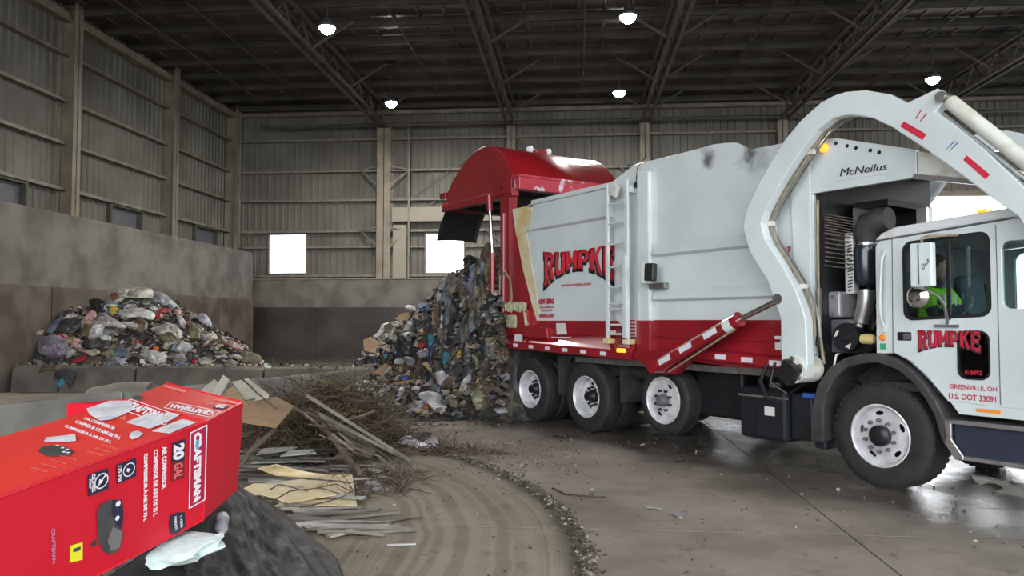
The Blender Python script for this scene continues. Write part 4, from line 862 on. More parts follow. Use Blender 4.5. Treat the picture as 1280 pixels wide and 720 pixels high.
# mirrors
a = sd(1140, 305, -0.28); b = sd(1169, 358, -0.28)
MB().span((a.x, -0.33, b.z), (b.x, -0.25, a.z)).build('mirror', mat('mirror_shell', (0.60, 0.68, 0.68), 0.3, var=0.1, vscale=8), tr, bevel=0.015)
MB().span((a.x+0.08, -0.336, b.z+0.02), (a.x+0.09, -0.33, a.z-0.01)).build('mirror_seam', GREYPL, tr)
quad_text('scrawled_mark', '0ut', [sd(1154, 338, -0.331), sd(1163, 326, -0.331), sd(1160, 321, -0.331), sd(1151, 332, -0.331)], LETTER_DK, tr, bold=0.0, n=NN, lift=0.003)
c = sd(1146, 371, -0.3); MB().lathe((c.x, -0.27, c.z), (0, -1, 0), [(0.0, -0.02), (0.10, 0.0), (0.105, 0.02)], 22).build('mirror_back', STEEL, tr, smooth=True)
MB().lathe((c.x, -0.27, c.z), (0, -1, 0), [(0.105, 0.02), (0.08, 0.04), (0.04, 0.052), (0, 0.056)], 22).build('spot_mirror', MIRROR, tr, smooth=True)
MB().tube([sd(1158, 363, -0.28), sd(1172, 370, -0.28), sd(1180, 380, -0.22), sd(1184, 400, -0.05), sd(1184, 405, 0)], 0.014, 8).build('mirror_arm', ALU, tr, smooth=True)
MB().tube([sd(1152, 305, -0.28), sd(1152, 297, -0.26), sd(1162, 295, -0.18), sd(1198, 294, 0.0)], 0.012, 8).build('mirror_arm', TAN, tr, smooth=True)
a = sd(1184, 407, 0); MB().span((a.x-0.11, -0.03, a.z-0.015), (a.x+0.11, 0.01, a.z+0.01)).build('mirror_foot', STEEL, tr)
# cab lettering
def arch2(s, t): lo = 0.30*(1-((s-0.5)/0.5)**2); return s, lo+(1-lo)*t
q2 = [V((0.385, -0.001, 1.40)), V((0.96, -0.001, 1.40)), V((0.96, -0.001, 1.60)), V((0.385, -0.001, 1.60))]
block_word('lettering_shadow', 'RUMPKE', [p+V((-0.004, 0, -0.006)) for p in q2], LETTER_DK, tr, arch2, 0.06, -0.012)
block_word('lettering', 'RUMPKE', q2, LETTER_RED, tr, arch2, 0.0, -0.015)
tx('GREENVILLE, OH', 0.665, 1.075, 1.055, 1.105, -0.001, lift=0.003); tx('U.S. DOT 33091', 0.655, 1.065, 0.965, 1.02, -0.001, lift=0.003)
tx('RUMPKE', 0.81, 0.96, 1.20, 1.24, -0.001, lift=0.010)
# front fender
fo = [sd(*p, 0) for p in ((1017, 552), (1018, 510), (1026, 480), (1040, 460), (1060, 447), (1080, 442), (1100, 441), (1122, 448), (1142, 461), (1160, 480), (1175, 502), (1186, 525), (1190, 542), (1186, 560))]
fi = [sd(*p, 0) for p in ((1180, 548), (1172, 520), (1160, 498), (1145, 478), (1125, 462), (1100, 453), (1080, 455), (1062, 460), (1048, 472), (1038, 490), (1033, 512), (1033, 552))]
plate('front_fender', [(p.x, p.z) for p in fo+fi], [], -0.06, 0.42, CHAR, tr, bevel=0.015)
MB().span((-0.62, 0.4, 0.4), (0.6, 0.44, 1.3)).build('wheel_well', DARK, tr)
# steps
st = MB().span((0.63, -0.06, 0.74), (1.62, 0.2, 0.78)).build('cab_step', ALU, tr, bevel=0.008)
MB().span((0.72, -0.05, 0.42), (1.62, 0.2, 0.46)).build('lower_step', ALU, st, bevel=0.008)
MB().prism([(0.63, 0.78), (0.70, 0.78), (0.70, 0.60), (0.80, 0.46), (0.80, 0.42), (0.72, 0.42), (0.63, 0.56)], -0.06, -0.03).build('step_bracket', ALU, st, bevel=0.008)
MB().span((0.70, 0.0, 0.46), (1.62, 0.05, 0.74)).build('step_riser', mat('navy_panel', (0.015, 0.02, 0.04), 0.5), st)
MB().prism([(0.66, 0.94), (1.62, 0.92), (1.62, 0.83), (0.74, 0.83)], 0.0, 0.05).build('sill', WHITE, tr, bevel=0.008)
MB().span((0.90, -0.008, 0.87), (1.10, 0.0, 0.90)).build('amber_reflector', AMBER_OFF, tr)

# ------------------------------------------------------------------ seats and driver
for y in (0.40, 1.65):
    s_ = MB().span((0.15, y-0.22, 1.35), (0.65, y+0.24, 1.48)).span((0.20, y-0.18, 1.08), (0.6, y+0.18, 1.36)).build('seat', GREYPL, tr, bevel=0.04)
    MB().box((0.10, y, 1.82), (0.13, 0.46, 0.75), (0, -0.12, 0)).build('seat_back', mat('seat_fabric', (0.05, 0.09, 0.10), 0.8), s_, bevel=0.05)
MB().cyl((1.25, 0.1, 1.62), (1.4, 0.1, 1.5), 0.02, n=8).build('steering_column', BLACK, tr)
def skin_body(name, joints, edges, m, parent, sub=2):
    me = bpy.data.meshes.new(name); me.from_pydata([j[0] for j in joints], edges, []); me.materials.append(m)
    o = bpy.data.objects.new(name, me); C.objects.link(o); o.parent = parent
    o.modifiers.new('skin', 'SKIN'); me.skin_vertices.new() if not me.skin_vertices else None
    for i, j in enumerate(joints):
        me.skin_vertices[0].data[i].radius = (j[1], j[2] if len(j) > 2 else j[1])
    me.skin_vertices[0].data[0].use_root = True
    o.modifiers['skin'].use_smooth_shade = True
    md = o.modifiers.new('sub', 'SUBSURF'); md.levels = sub; md.render_levels = sub
    return o
SK = mat('skin', (0.42, 0.24, 0.17), 0.6); HIVIS = mat('hi_vis_vest', (0.30, 0.85, 0.03), 0.65, var=0.25, vscale=6); DENIM = mat('dark_trousers', (0.02, 0.025, 0.04), 0.8)
dr = empty('person', T(0.36, 0.40, 1.46), R(-52), label='person in a lime green high-visibility vest sitting in the truck cab behind the mirror', cat='person')
J = [((0, 0, 0.10), 0.14, 0.17), ((-0.02, 0, 0.30), 0.13, 0.17), ((-0.02, 0, 0.47), 0.13, 0.19), ((0.0, 0, 0.57), 0.06, 0.07), ((0.02, 0, 0.66), 0.05), ((0.0, 0.19, 0.50), 0.065), ((0.12, 0.25, 0.27), 0.05), ((0.36, 0.20, 0.24), 0.038), ((0.43, 0.19, 0.25), 0.03), ((0.0, -0.19, 0.50), 0.065), ((0.10, -0.25, 0.25), 0.05), ((0.33, -0.20, 0.22), 0.038), ((0.41, -0.19, 0.23), 0.03), ((0.42, 0.10, 0.12), 0.08), ((0.52, 0.10, -0.30), 0.055), ((0.42, -0.10, 0.12), 0.08), ((0.52, -0.10, -0.30), 0.055), ((0.62, 0.1, -0.35), 0.045), ((0.62, -0.1, -0.35), 0.045)]
E_ = [(0, 1), (1, 2), (2, 3), (3, 4), (2, 5), (5, 6), (6, 7), (7, 8), (2, 9), (9, 10), (10, 11), (11, 12), (0, 13), (13, 14), (0, 15), (15, 16), (14, 17), (16, 18)]
skin_body('body', J, E_, DENIM, dr)
JV = [((0, 0, 0.06), 0.165, 0.19), ((-0.02, 0, 0.30), 0.15, 0.19), ((-0.02, 0, 0.46), 0.145, 0.22), ((0.0, 0, 0.55), 0.08, 0.10), ((0.0, 0.20, 0.50), 0.08), ((0.08, 0.25, 0.36), 0.07), ((0.0, -0.20, 0.50), 0.08), ((0.06, -0.25, 0.34), 0.07)]
skin_body('vest', JV, [(0, 1), (1, 2), (2, 3), (2, 4), (4, 5), (2, 6), (6, 7)], HIVIS, dr)
hd = MB()
def headf(u, v):
    t = 2*math.pi*u; f = math.pi*v; r = math.sin(f); x = r*math.cos(t); y = r*math.sin(t); z = -math.cos(f)
    nose = 0.022*math.exp(-((y*9)**2+((z+0.12)*6)**2)) if x > 0 else 0; jaw = 1-0.22*max(0, -z)
    brow = 0.006*math.exp(-((z-0.22)*9)**2) if x > 0.3 else 0; eye = -0.007*math.exp(-((abs(y)-0.35)*7)**2-((z-0.05)*9)**2) if x > 0 else 0
    return V((0.02+0.095*x*(1 if x < 0 else 0.95)+nose+brow+eye, 0.075*y*jaw, 0.77+0.12*z))
hd.grid(headf, 32, 24); he = hd.build('head', SK, dr, smooth=True)
MB().grid(lambda u, v: V((0.012+0.102*math.sin(math.pi*(0.45+0.55*v))*math.cos(2*math.pi*u)-0.008, 0.082*math.sin(math.pi*(0.45+0.55*v))*math.sin(2*math.pi*u), 0.785-0.115*math.cos(math.pi*(0.45+0.55*v)))), 24, 10).build('hair', mat('dark_hair', (0.03, 0.02, 0.015), 0.7), dr, smooth=True)
for s in (-1, 1):
    MB().lathe((0.015, s*0.074, 0.77), (0, s, 0), [(0.0, 0), (0.022, 0.0), (0.028, 0.012), (0.018, 0.018), (0, 0.012)], 10).build('ear', SK, dr, smooth=True)
    MB().lathe((0.105, s*0.028, 0.776), (1, 0, 0), [(0.012, -0.008), (0.010, 0.0), (0, 0.003)], 10).build('eye', mat('eye_white', (0.8, 0.8, 0.8), 0.2), dr, smooth=True)
    MB().span((-0.05, s*0.10-0.02, 0.2), (0.135, s*0.10+0.02, 0.5)).build('reflective_strip', REFL, dr, bevel=0.03)
    hx = 0.43 if s > 0 else 0.41; hz = 0.25 if s > 0 else 0.23; hy = s*0.19
    for f_ in range(4):   # fingers curled over the thighs
        L_ = (0.075, 0.085, 0.08, 0.062)[f_]; yy = hy+(f_-1.5)*0.02
        MB().tube([(hx, yy, hz), (hx+L_*0.5, yy, hz+0.008), (hx+L_*0.85, yy, hz-0.012), (hx+L_, yy, hz-0.035)], [0.010, 0.0095, 0.009, 0.007], 8).build('finger', SK, dr, smooth=True)
    MB().tube([(hx-0.03, hy-s*0.02, hz), (hx+0.0, hy-s*0.045, hz-0.005), (hx+0.03, hy-s*0.05, hz-0.02)], [0.012, 0.011, 0.008], 8).build('thumb', SK, dr, smooth=True)
    MB().grid(lambda u, v: V((hx-0.03+0.06*v, hy+0.042*math.cos(2*math.pi*u), hz+0.018*math.sin(2*math.pi*u))), 12, 3).build('hand', SK, dr, smooth=True)

# ------------------------------------------------------------------ red carton
CRED = mat('carton_red', (0.60, 0.008, 0.026), 0.42, var=0.12, vscale=2.5, bump=0.12, bscale=3)
CRED2 = mat('carton_lit_red', (0.66, 0.045, 0.035), 0.42, var=0.12, vscale=3, bump=0.12, bscale=3)  # same carton red made paler: light on the top put into the colour
PRW = mat('print_white', (0.75, 0.72, 0.76), 0.5); PRN = mat('print_navy', (0.015, 0.022, 0.05), 0.45); PRG = mat('print_grey', (0.07, 0.07, 0.075), 0.5, var=0.4, vscale=20)
PRP = mat('print_pale_red', (0.72, 0.16, 0.14), 0.5); PRY = mat('print_yellow', (0.75, 0.70, 0.03), 0.5); PLBL = mat('paper_label', (0.60, 0.60, 0.62), 0.6, col2=(0.42, 0.41, 0.45), vscale=14)
dk = 4.05
P0 = CAM+ray(258, 527)*dk; P1 = CAM+ray(40, 607)*dk*0.779; P2 = CAM+ray(158, 500)*dk*1.051; P3 = CAM+ray(254, 650)*dk*1.022
e1 = (P1-P0).normalized(); e2 = (P2-P0); w2 = e2.length; e2.normalize(); e3 = e1.cross(e2); e3 = e3 if e3.z < 0 else -e3; h3 = (P3-P0).length
e2 = (e2-e1*e2.dot(e1)).normalized(); LEN = 1.30
P0b = P0+e2*w2; P3a = P0+e3*h3; P3b = P0b+e3*h3
Q0 = CAM+ray(304, 503)*(dk*1.115); Q0b = CAM+ray(208, 479)*(dk*1.17); Q3a = CAM+ray(297, 612)*(dk*1.14); Q3b = Q3a+(Q0b-Q0)
bx = empty('cardboard_carton', (P3a+e1*0.5), label='bright red printed tool carton lying on its side on black plastic in the foreground', cat='box')
O_ = bx.location.copy(); loc = lambda p: V(p)-O_
def seg(a, b_, n): return [a.lerp(b_, i/n) for i in range(n+1)]
def face(name, c00, c10, c11, c01, m, nu=10, nv=8, amp=0.006, seed=0):
    def f(u, v):
        p = c00.lerp(c10, u).lerp(c01.lerp(c11, u), v); nn = (c10-c00).cross(c01-c00).normalized()
        ed = min(u, 1-u, v, 1-v)*4; ed = min(1, ed)
        return loc(p+nn*noise.noise(p*3+V((seed, 0, 0)))*amp*ed)
    return MB().grid(f, nu, nv).build(name, m, bx, smooth=True)
A = P0+e1*LEN; Ab = P0b+e1*LEN; B_ = P3a+e1*LEN; Bb = P3b+e1*LEN
face('top_panel', P0, A, Ab, P0b, CRED2, 20, 10, 0.004); face('front_panel', P0, P3a, B_, A, CRED, 12, 20, 0.004, 3)
face('back_panel', P0b, Ab, Bb, P3b, CRED); face('bottom_panel', P3a, P3b, Bb, B_, CRED); face('end_panel', A, B_, Bb, Ab, CRED)
face('top_end_flap', P0, P0b, Q0b, Q0, CRED2, 8, 8, 0.003, 7); face('side_end_flap', P0, Q0, Q3a, P3a, CRED, 8, 8, 0.008, 9)
face('back_end_flap', P0b, P3b, Q3b, Q0b, CRED); face('bottom_end_flap', P3a, Q3a, Q3b, P3b, CRED); face('end_panel', Q0, Q0b, Q3b, Q3a, CRED)
# creased edges
for a_, b2 in ((P0, A), (P0, P0b), (P0, P3a), (P3a, B_), (Q0, Q0b), (P0, Q0)):
    MB().tube([loc(p) for p in seg(a_, b2, 6)], 0.006, 6).build('fold_edge', CRED, bx, smooth=True)
# second flap sticking out behind
f0 = CAM+ray(84, 505)*dk*1.16; f1 = CAM+ray(84, 522)*dk*1.14; f2 = CAM+ray(140, 506)*dk*1.12; f3 = CAM+ray(158, 499)*dk*1.13
MB().add([loc(p) for p in (f0, f1, f2, f3)], [(0, 1, 2, 3)]).build('rear_flap', CRED, bx, solid=0.006)
nF = e3.cross(e1).normalized(); nF = nF if nF.dot(CAM-P0) > 0 else -nF
nT = e1.cross(e2).normalized(); nT = nT if nT.dot(CAM-P0) > 0 else -nT
nS = (Q0-P0).cross(Q0b-P0).normalized(); nS = nS if nS.dot(CAM-P0) > 0 else -nS
Fp = lambda px, py: loc(at_plane(px, py, P0, nF)); Tp = lambda px, py: loc(at_plane(px, py, P0, nT)); Sp = lambda px, py: loc(at_plane(px, py, P0, nS))
def dec(name, pts, fn, n, m, lift=0.007, th=0.0012):
    q = [fn(*p) for p in pts]; k_ = len(q); a_ = [p+n*lift for p in q]; b2 = [p+n*(lift-th) for p in q]
    return MB().add(a_+b2, [list(range(k_)), list(range(2*k_-1, k_-1, -1))]+[(i, i+k_, (i+1) % k_+k_, (i+1) % k_) for i in range(k_)]).build(name, m, bx)
def txt(t, pts, fn, n, m=PRW, bold=0.03, lift=0.0095, name='lettering', **k): return quad_text(name, t, [fn(*p) for p in pts], m, bx, bold=bold, lift=lift, n=n, **k)
def frame(pts, fn, n, wd, m=PRW, lift=0.0085):
    q = [fn(*p) for p in pts]; mb = MB()
    for i in range(4):
        a_, b2 = q[i]+n*lift, q[(i+1) % 4]+n*lift; mb.bar(a_, b2, wd, 0.001, up=n)
    return mb.build('logo_outline', m, bx)
# front panel print: text runs down the panel (bl, br, tr, tl of the running text)
dec('logo_panel', [(237.5, 541), (256, 532), (254, 623), (236, 633)], Fp, nF, mat('print_deep_red', (0.42, 0.008, 0.05), 0.45))
frame([(236.5, 541), (257, 531), (254.5, 624), (235, 635)], Fp, nF, 0.007)
txt('CRAFTSMAN', [(240.5, 541), (240, 629), (249, 622), (250.5, 539)], Fp, nF, bold=0.07)
dec('ink_smudge', [(243, 551), (247, 549), (247, 560), (243, 561)], Fp, nF, mat('print_blue', (0.10, 0.35, 0.50), 0.5), lift=0.010)
dec('number_panel', [(214.5, 554), (230, 548), (229.5, 575), (213.5, 578)], Fp, nF, PRN)
txt('20', [(215, 556), (214.5, 576), (228.5, 572), (229, 552)], Fp, nF, bold=0.06)
dec('unit_panel', [(213.5, 578), (229.5, 575), (229, 597), (213, 602)], Fp, nF, mat('print_dark_red', (0.22, 0.01, 0.02), 0.5))
txt('GAL', [(216, 579), (215.5, 599), (226.5, 596), (227, 577)], Fp, nF, m=PRP, bold=0.03)
txt('AIR COMPRESSOR', [(200.8, 558.5), (200.5, 612), (206, 609), (207, 556.5)], Fp, nF, bold=0.05)
txt('COMPRESOR DE AIRE DE 75 L', [(190, 562.5), (189.5, 646), (194.7, 643), (196, 560.5)], Fp, nF, bold=0.05)
txt('COMPRESSEUR À AIR DE 75 L', [(178, 567.5), (177.5, 652), (183, 649), (184, 564.5)], Fp, nF, bold=0.05)
def ring(px, py, r, fn, n, m=PRW, slash=False):
    c = fn(px, py)+n*0.0095; mb = MB(); ax, ay = e1, e3; k_ = 24; vs = []
    for i in range(k_):
        t = 2*math.pi*i/k_; d = ax*math.cos(t)+ay*math.sin(t); vs += [c+d*r, c+d*(r*0.84)]
    mb.add(vs, [(2*i, (2*i+2) % (2*k_), (2*i+3) % (2*k_), 2*i+1) for i in range(k_)])
    if slash: mb.bar(c+(ax+ay)*r*0.62, c-(ax+ay)*r*0.62, r*0.16, 0.001, up=n)
    mb.add([c+ax*r*0.3-ay*r*0.35, c-ax*r*0.25, c+ax*r*0.1+ay*r*0.35, c+ax*r*0.4+ay*r*0.1], [(0, 1, 2, 3)])
    return mb.build('icon_ring', m, bx)
dec('icon_panel', [(144.5, 581), (169, 571.5), (169, 594.5), (145, 605)], Fp, nF, PRN); ring(159.5, 586.5, 0.034, Fp, nF)
txt('175 PSI', [(145.8, 582), (146, 602), (150, 600), (150, 581)], Fp, nF, bold=0.04)
dec('icon_panel', [(108.5, 593.5), (134, 584.5), (134.5, 610.5), (109, 620.5)], Fp, nF, PRN); ring(125, 600.5, 0.037, Fp, nF, slash=True)
txt('OIL-FREE', [(112.8, 592.5), (113, 615), (117.5, 613), (117.5, 591)], Fp, nF, bold=0.04); txt('PUMP', [(109.3, 599), (109.5, 611), (112.3, 610), (112.3, 598)], Fp, nF, bold=0.03)
dec('warranty_badge', [(212, 644), (221, 640), (230, 640), (231, 657), (224, 664), (213, 668), (210.5, 655)], Fp, nF, PRN)
txt('1 YEAR', [(223, 645), (224, 660), (227, 658), (226, 643)], Fp, nF, bold=0.04); txt('WARRANTY', [(216, 645), (217, 664), (220, 662), (219, 644)], Fp, nF, bold=0.04)
# printed picture of a compressor
def blob(c, pts, m, l): return dec('printed_picture', pts, Fp, nF, m, lift=l)
blob(0, [(119.5, 640), (124, 631), (136, 624), (151, 624), (153, 640), (151, 659), (153, 668), (147, 688), (136, 693), (128, 688), (121, 675)], PRG, 0.0075)
blob(0, [(139, 624), (151, 625), (153, 642), (151, 661), (143, 655), (138, 640)], PRN, 0.0082)
for px, py, r in ((146, 629, 0.014), (145, 647, 0.012)): MB().add([p for p in disc_poly(Fp(px, py)+nF*0.0092, e1*r, e3*r, 14)], [list(range(14))]).build('printed_dial', PRW, bx)
blob(0, [(140, 658), (152, 665), (148, 684), (137, 688), (133, 675)], mat('print_mid_grey', (0.16, 0.15, 0.16), 0.5), 0.009)
blob(0, [(112, 681), (118, 673), (120, 680), (114, 683)], PRG, 0.008)
dec('yellow_sticker', [(86, 682), (102, 677), (102, 699), (86, 703)], Fp, nF, PRY); dec('sticker_print', [(90, 685.5), (99, 682.5), (99, 687), (90, 690)], Fp, nF, PRG, lift=0.009)
txt('CRAFTSMAN', [(62, 661), (63, 704), (68, 702), (67, 659)], Fp, nF, m=mat('print_lilac', (0.45, 0.20, 0.35), 0.5), bold=0.03)
# top panel print
txt('CRAFTSMAN', [(152, 510), (207, 530), (213, 521), (166, 504)], Tp, nT, bold=0.05)
frame([(148, 512), (206, 533), (217, 519), (163, 500.5)], Tp, nT, 0.005)
dec('paper_label', [(108, 513), (137, 503), (165, 503), (165, 515), (140, 526), (125, 528), (112, 520)], Tp, nT, PLBL, lift=0.010)
dec('paper_label', [(157, 530), (182, 520), (216, 526), (187, 538)], Tp, nT, PLBL, lift=0.010); dec('paper_label', [(190, 541), (228, 526), (245, 530), (212, 544)], Tp, nT, PLBL, lift=0.010)
dec('paper_label', [(200, 523), (209, 517), (225, 520), (216, 526)], Tp, nT, PLBL, lift=0.0105)
txt('20 GAL', [(143, 524), (156, 528), (160, 522), (148, 518)], Tp, nT, m=PRP)
txt('AIR COMPRESSOR', [(104, 526), (143, 540), (145, 536), (107, 523)], Tp, nT, bold=0.04); txt('COMPRESOR DE AIRE DE 75 L', [(93, 530.5), (149, 552), (152, 548), (96, 527)], Tp, nT, bold=0.04)
txt('COMPRESSEUR À AIR DE 75 L', [(80, 536), (138, 557), (141, 553), (83, 532)], Tp, nT, bold=0.04)
dec('paper_label', [(55, 554), (58, 549), (94, 545), (95, 553), (80, 555)], Tp, nT, PLBL, lift=0.010)
dec('printed_picture', [(48, 566), (52, 560), (66, 558), (82, 560), (93, 566), (86, 571), (60, 572)], Tp, nT, PRG)
for px, py in ((72, 559), (78, 562), (84, 564), (80, 567), (85, 568)): MB().add(disc_poly(Tp(px, py)+nT*0.009, e1*0.008, e2*0.008, 10), [list(range(10))]).build('printed_dial', PRW, bx)
dec('torn_patch', [(161.5, 549), (164, 543), (172, 541), (179, 544.5), (172, 550), (165, 552)], Tp, nT, PLBL, lift=0.012)
for i in range(3):
    dx, dy = (i-1)*9.5, -(i-1)*4
    txt('with hose and inflator kit', [(124+dx-7, 563+dy), (138+dx, 569+dy), (140+dx, 567+dy), (126+dx-7, 561+dy)], Tp, nT, m=PRP)
for i in range(4): txt('portable tank on wheels', [(38+i*12, 588-i*5), (58+i*12, 594-i*5), (60+i*12, 591-i*5), (40+i*12, 586-i*5)], Tp, nT, m=PRP)
# end flap print, upside down
frame([(205, 511), (215, 503.5), (276, 516), (262, 523)], Sp, nS, 0.004, lift=0.0075)
txt('CRAFTSMAN', [(269, 516), (215, 506), (212, 511), (263, 521)], Sp, nS, bold=0.06, lift=0.0075)
dec('number_panel', [(265, 510), (272, 507), (288, 508), (278, 513)], Sp, nS, PRN, lift=0.006)
txt('20', [(284, 508), (271, 507), (268, 511), (279, 512)], Sp, nS, bold=0.05, lift=0.0085); txt('GAL', [(267, 505), (258, 503.5), (255, 507), (264, 508.5)], Sp, nS, m=PRP, lift=0.0075)
dec('printed_line', [(268, 501), (269, 500), (296, 504), (295, 506)], Sp, nS, PRP, lift=0.006)
dec('printed_line', [(203, 484), (206, 482.5), (234, 489), (231, 492)], Sp, nS, PRP, lift=0.006)
dec('number_panel', [(164, 500), (170, 495), (180, 497), (174, 502)], Sp, nS, PRG, lift=0.006)

# ------------------------------------------------------------------ foreground plastic, foam and bottle
def fold(p, s=3.0, a_=0.05):
    n = noise.noise(p*s); m_ = noise.noise(p*s*2.3+V((5, 1, 2))); return a_*(1-abs(n)*2.2)+a_*0.4*(1-abs(m_)*2)
PLBLK = mat('black_plastic_film', (0.009, 0.0085, 0.010), 0.55, col2=(0.022, 0.02, 0.021), vscale=3.5, bump=0.9, bscale=9)
edge = [at_z(266, 606, 0.46), at_z(302, 610, 0.36), at_z(338, 634, 0.20), at_z(374, 660, 0.08), at_z(404, 684, 0.03), at_z(422, 700, 0.02), at_z(436, 740, 0.02), at_z(425, 800, 0.02)]
inn = [P3a+V((-0.1, 0.35, -0.02)), P3a+V((-0.05, 0.2, -0.02)), P3a+V((-0.05, 0.05, -0.03)), P3a+e1*0.15+V((-0.05, 0, -0.03)), P3a+e1*0.35+V((-0.05, 0, -0.05)), P3a+e1*0.55+V((-0.05, 0, -0.06)), P3a+e1*0.8+V((-0.05, 0, -0.09)), P3a+e1*1.05+V((-0.05, 0, -0.12))]
def lerp_path(ps, u): q = u*(len(ps)-1); i = min(int(q), len(ps)-2); return ps[i].lerp(ps[i+1], q-i)
def tarp(u, v):
    a_, b2 = lerp_path(edge, u), lerp_path(inn, u); p = a_.lerp(b2, v); s = v*(1-v)*4
    p.z = a_.z+(b2.z-a_.z)*sm_(v)+(fold(V((p.x, p.y, 0)), 2.4, 0.06)+fold(V((p.x*1.5+p.y, p.y*.6, 4)), 4.5, 0.028))*min(1, s*0.9+0.08)
    p.z = max(p.z, 0.012); return p
def sm_(v): return v*v*(3-2*v)*0.6+v*0.4
o = MB().grid(tarp, 110, 70).build('plastic_tarp', PLBLK, smooth=True, solid=0.004, ang=180); tag(o, 'crumpled black plastic film spread under the right end of the red carton', 'plastic sheet')
# fill that carries the carton
def pil(u, v):
    t = 2*math.pi*u; f = math.pi*v; c = P3a+e1*0.75+e2*0.30; n_ = 1+0.05*noise.noise(V((math.cos(t)*3, math.sin(t)*3, f*2)))
    return V((c.x+0.26*math.cos(t)*math.sin(f)*n_, c.y+0.5*math.sin(t)*math.sin(f)*n_, 0.01+(c.z-0.06)*0.5*(1+math.cos(f))))
o = MB().grid(pil, 32, 16).build('refuse_bag', PLBLK, smooth=True, ang=180); tag(o, 'stuffed black refuse bag hidden beneath the red carton', 'bag')

# crumpled bag shapes
def ico(sub):
    bm = bmesh.new(); bmesh.ops.create_icosphere(bm, subdivisions=sub, radius=1.0); vs = [v.co.copy() for v in bm.verts]; fs = [[v.index for v in f.verts] for f in bm.faces]; bm.free(); return vs, fs
ICO3, ICO4 = ico(3), ico(4)
def bag_mesh(seed, sub=3, knot=True, crump=0.22, sx=1.0, sy=0.8, sz=0.6):
    vs, fs = ICO4 if sub == 4 else ICO3; out = []; off = V((seed*7.3, seed*3.1, seed*1.7))
    for p in vs:
        n1 = noise.noise(p*1.1+off); n2 = 1-abs(noise.noise(p*2.4+off))*2.6; n3 = 1-abs(noise.noise(p*5.0+off))*2.6
        r = 1+0.35*n1+crump*n2*0.6+crump*0.3*n3; q = p*r
        if knot and p.z > 0.78: q.z += (p.z-0.78)*2.6; q.x *= 0.55; q.y *= 0.55
        out.append(V((q.x*sx, q.y*sy, q.z*sz)))
    mb = MB().add(out, fs); return mb
def to_mesh(mb, name, m=None, smooth=True, ang=55):
    me = mb.mesh(name, m if m else MATS['print_white'])
    me.polygons.foreach_set('use_smooth', [smooth]*len(me.polygons))
    if smooth and ang < 180: me.set_sharp_from_angle(angle=R(ang))
    return me
BAGS = [to_mesh(bag_mesh(i, 3, i % 2 == 0, 0.24+0.05*(i % 3)), 'refuse_bag') for i in range(8)]
LOOSE = [to_mesh(bag_mesh(20+i, 3, False, 0.5, 1.0, 0.7, 0.35), 'plastic_bag', ang=35) for i in range(7)]
def sheet_mesh(seed, nu=10, nv=7, asp=0.6, amp=0.12, th=0.012):
    off = V((seed*5.1, seed*2.2, 0)); g = MB()
    top = lambda u, v: V(((u-0.5)*2, (v-0.5)*2*asp, 0))
    def h(u, v): p = top(u, v); return amp*(noise.noise(p*1.3+off)*1.6+(1-abs(noise.noise(p*2.7+off))*2.5)*0.5)
    def edge_(u, v): p = top(u, v); return V((p.x*(1+0.15*noise.noise(V((p.y*2, seed, 0)))), p.y*(1+0.2*noise.noise(V((p.x*2, seed, 5)))), 0))
    n = (nu+1)*(nv+1)
    vs = [edge_(i/nu, j/nv)+V((0, 0, h(i/nu, j/nv))) for j in range(nv+1) for i in range(nu+1)]
    vs2 = [p-V((0, 0, th)) for p in vs]
    fs = [(j*(nu+1)+i, j*(nu+1)+i+1, (j+1)*(nu+1)+i+1, (j+1)*(nu+1)+i) for j in range(nv) for i in range(nu)]
    f2 = [[a_+n for a_ in f[::-1]] for f in fs]
    rim = [j for j in range(nu+1)]+[(j+1)*(nu+1)+nu for j in range(nv)]+[nv*(nu+1)+nu-1-j for j in range(nu)]+[(nv-1-j)*(nu+1) for j in range(nv-1)]
    f3 = [(rim[i], rim[i]+n, rim[(i+1) % len(rim)]+n, rim[(i+1) % len(rim)]) for i in range(len(rim))]
    return g.add(vs+vs2, fs+f2+f3)
SHEETS = [to_mesh(sheet_mesh(i, asp=0.45+0.1*(i % 4), amp=0.16), 'rag', ang=45) for i in range(8)]
STRIPS = [to_mesh(sheet_mesh(40+i, 18, 5, asp=0.16+0.05*(i % 3), amp=0.09), 'strip', ang=45) for i in range(6)]
def card_mesh(seed):
    r = random.Random(seed); a1 = R(r.uniform(10, 70)); w0, w1 = 0.6, r.uniform(0.4, 0.7); hh = r.uniform(0.45, 0.7); mb = MB()
    mb.box((-w0/2, 0, 0), (w0, hh*1.6, 0.02)); rot = Matrix.Rotation(-a1, 3, 'Y'); c = rot @ V((w1/2, 0, 0)); mb.box(c, (w1, hh*1.5, 0.02), rot)
    if seed % 2: rot = Matrix.Rotation(a1*0.7, 3, 'Y'); c = rot @ V((-0.2, 0, 0)); mb.box(c+V((-w0, 0, 0)), (0.4, hh*1.4, 0.02), rot)
    return mb
CARDS = [to_mesh(card_mesh(i), 'cardboard', smooth=False) for i in range(6)]
def cbox():
    mb = MB(); t = 0.015
    mb.span((-1, -0.55, -0.4), (1, -0.55+t, 0.4)).span((-1, 0.55-t, -0.4), (1, 0.55, 0.4)).span((-1, -0.55, -0.4), (-1+t, 0.55, 0.4)).span((-1, -0.55, -0.4), (1, 0.55, -0.4+t)).span((-1, -0.55, 0.4-t), (1, 0.55, 0.4))
    rot = Matrix.Rotation(R(25), 3, 'Y'); mb.box(V((1.0, 0, 0.4))+rot @ V((0.25, 0, 0)), (0.5, 1.05, t), rot); return mb
BOXM = to_mesh(cbox(), 'carton', smooth=False)
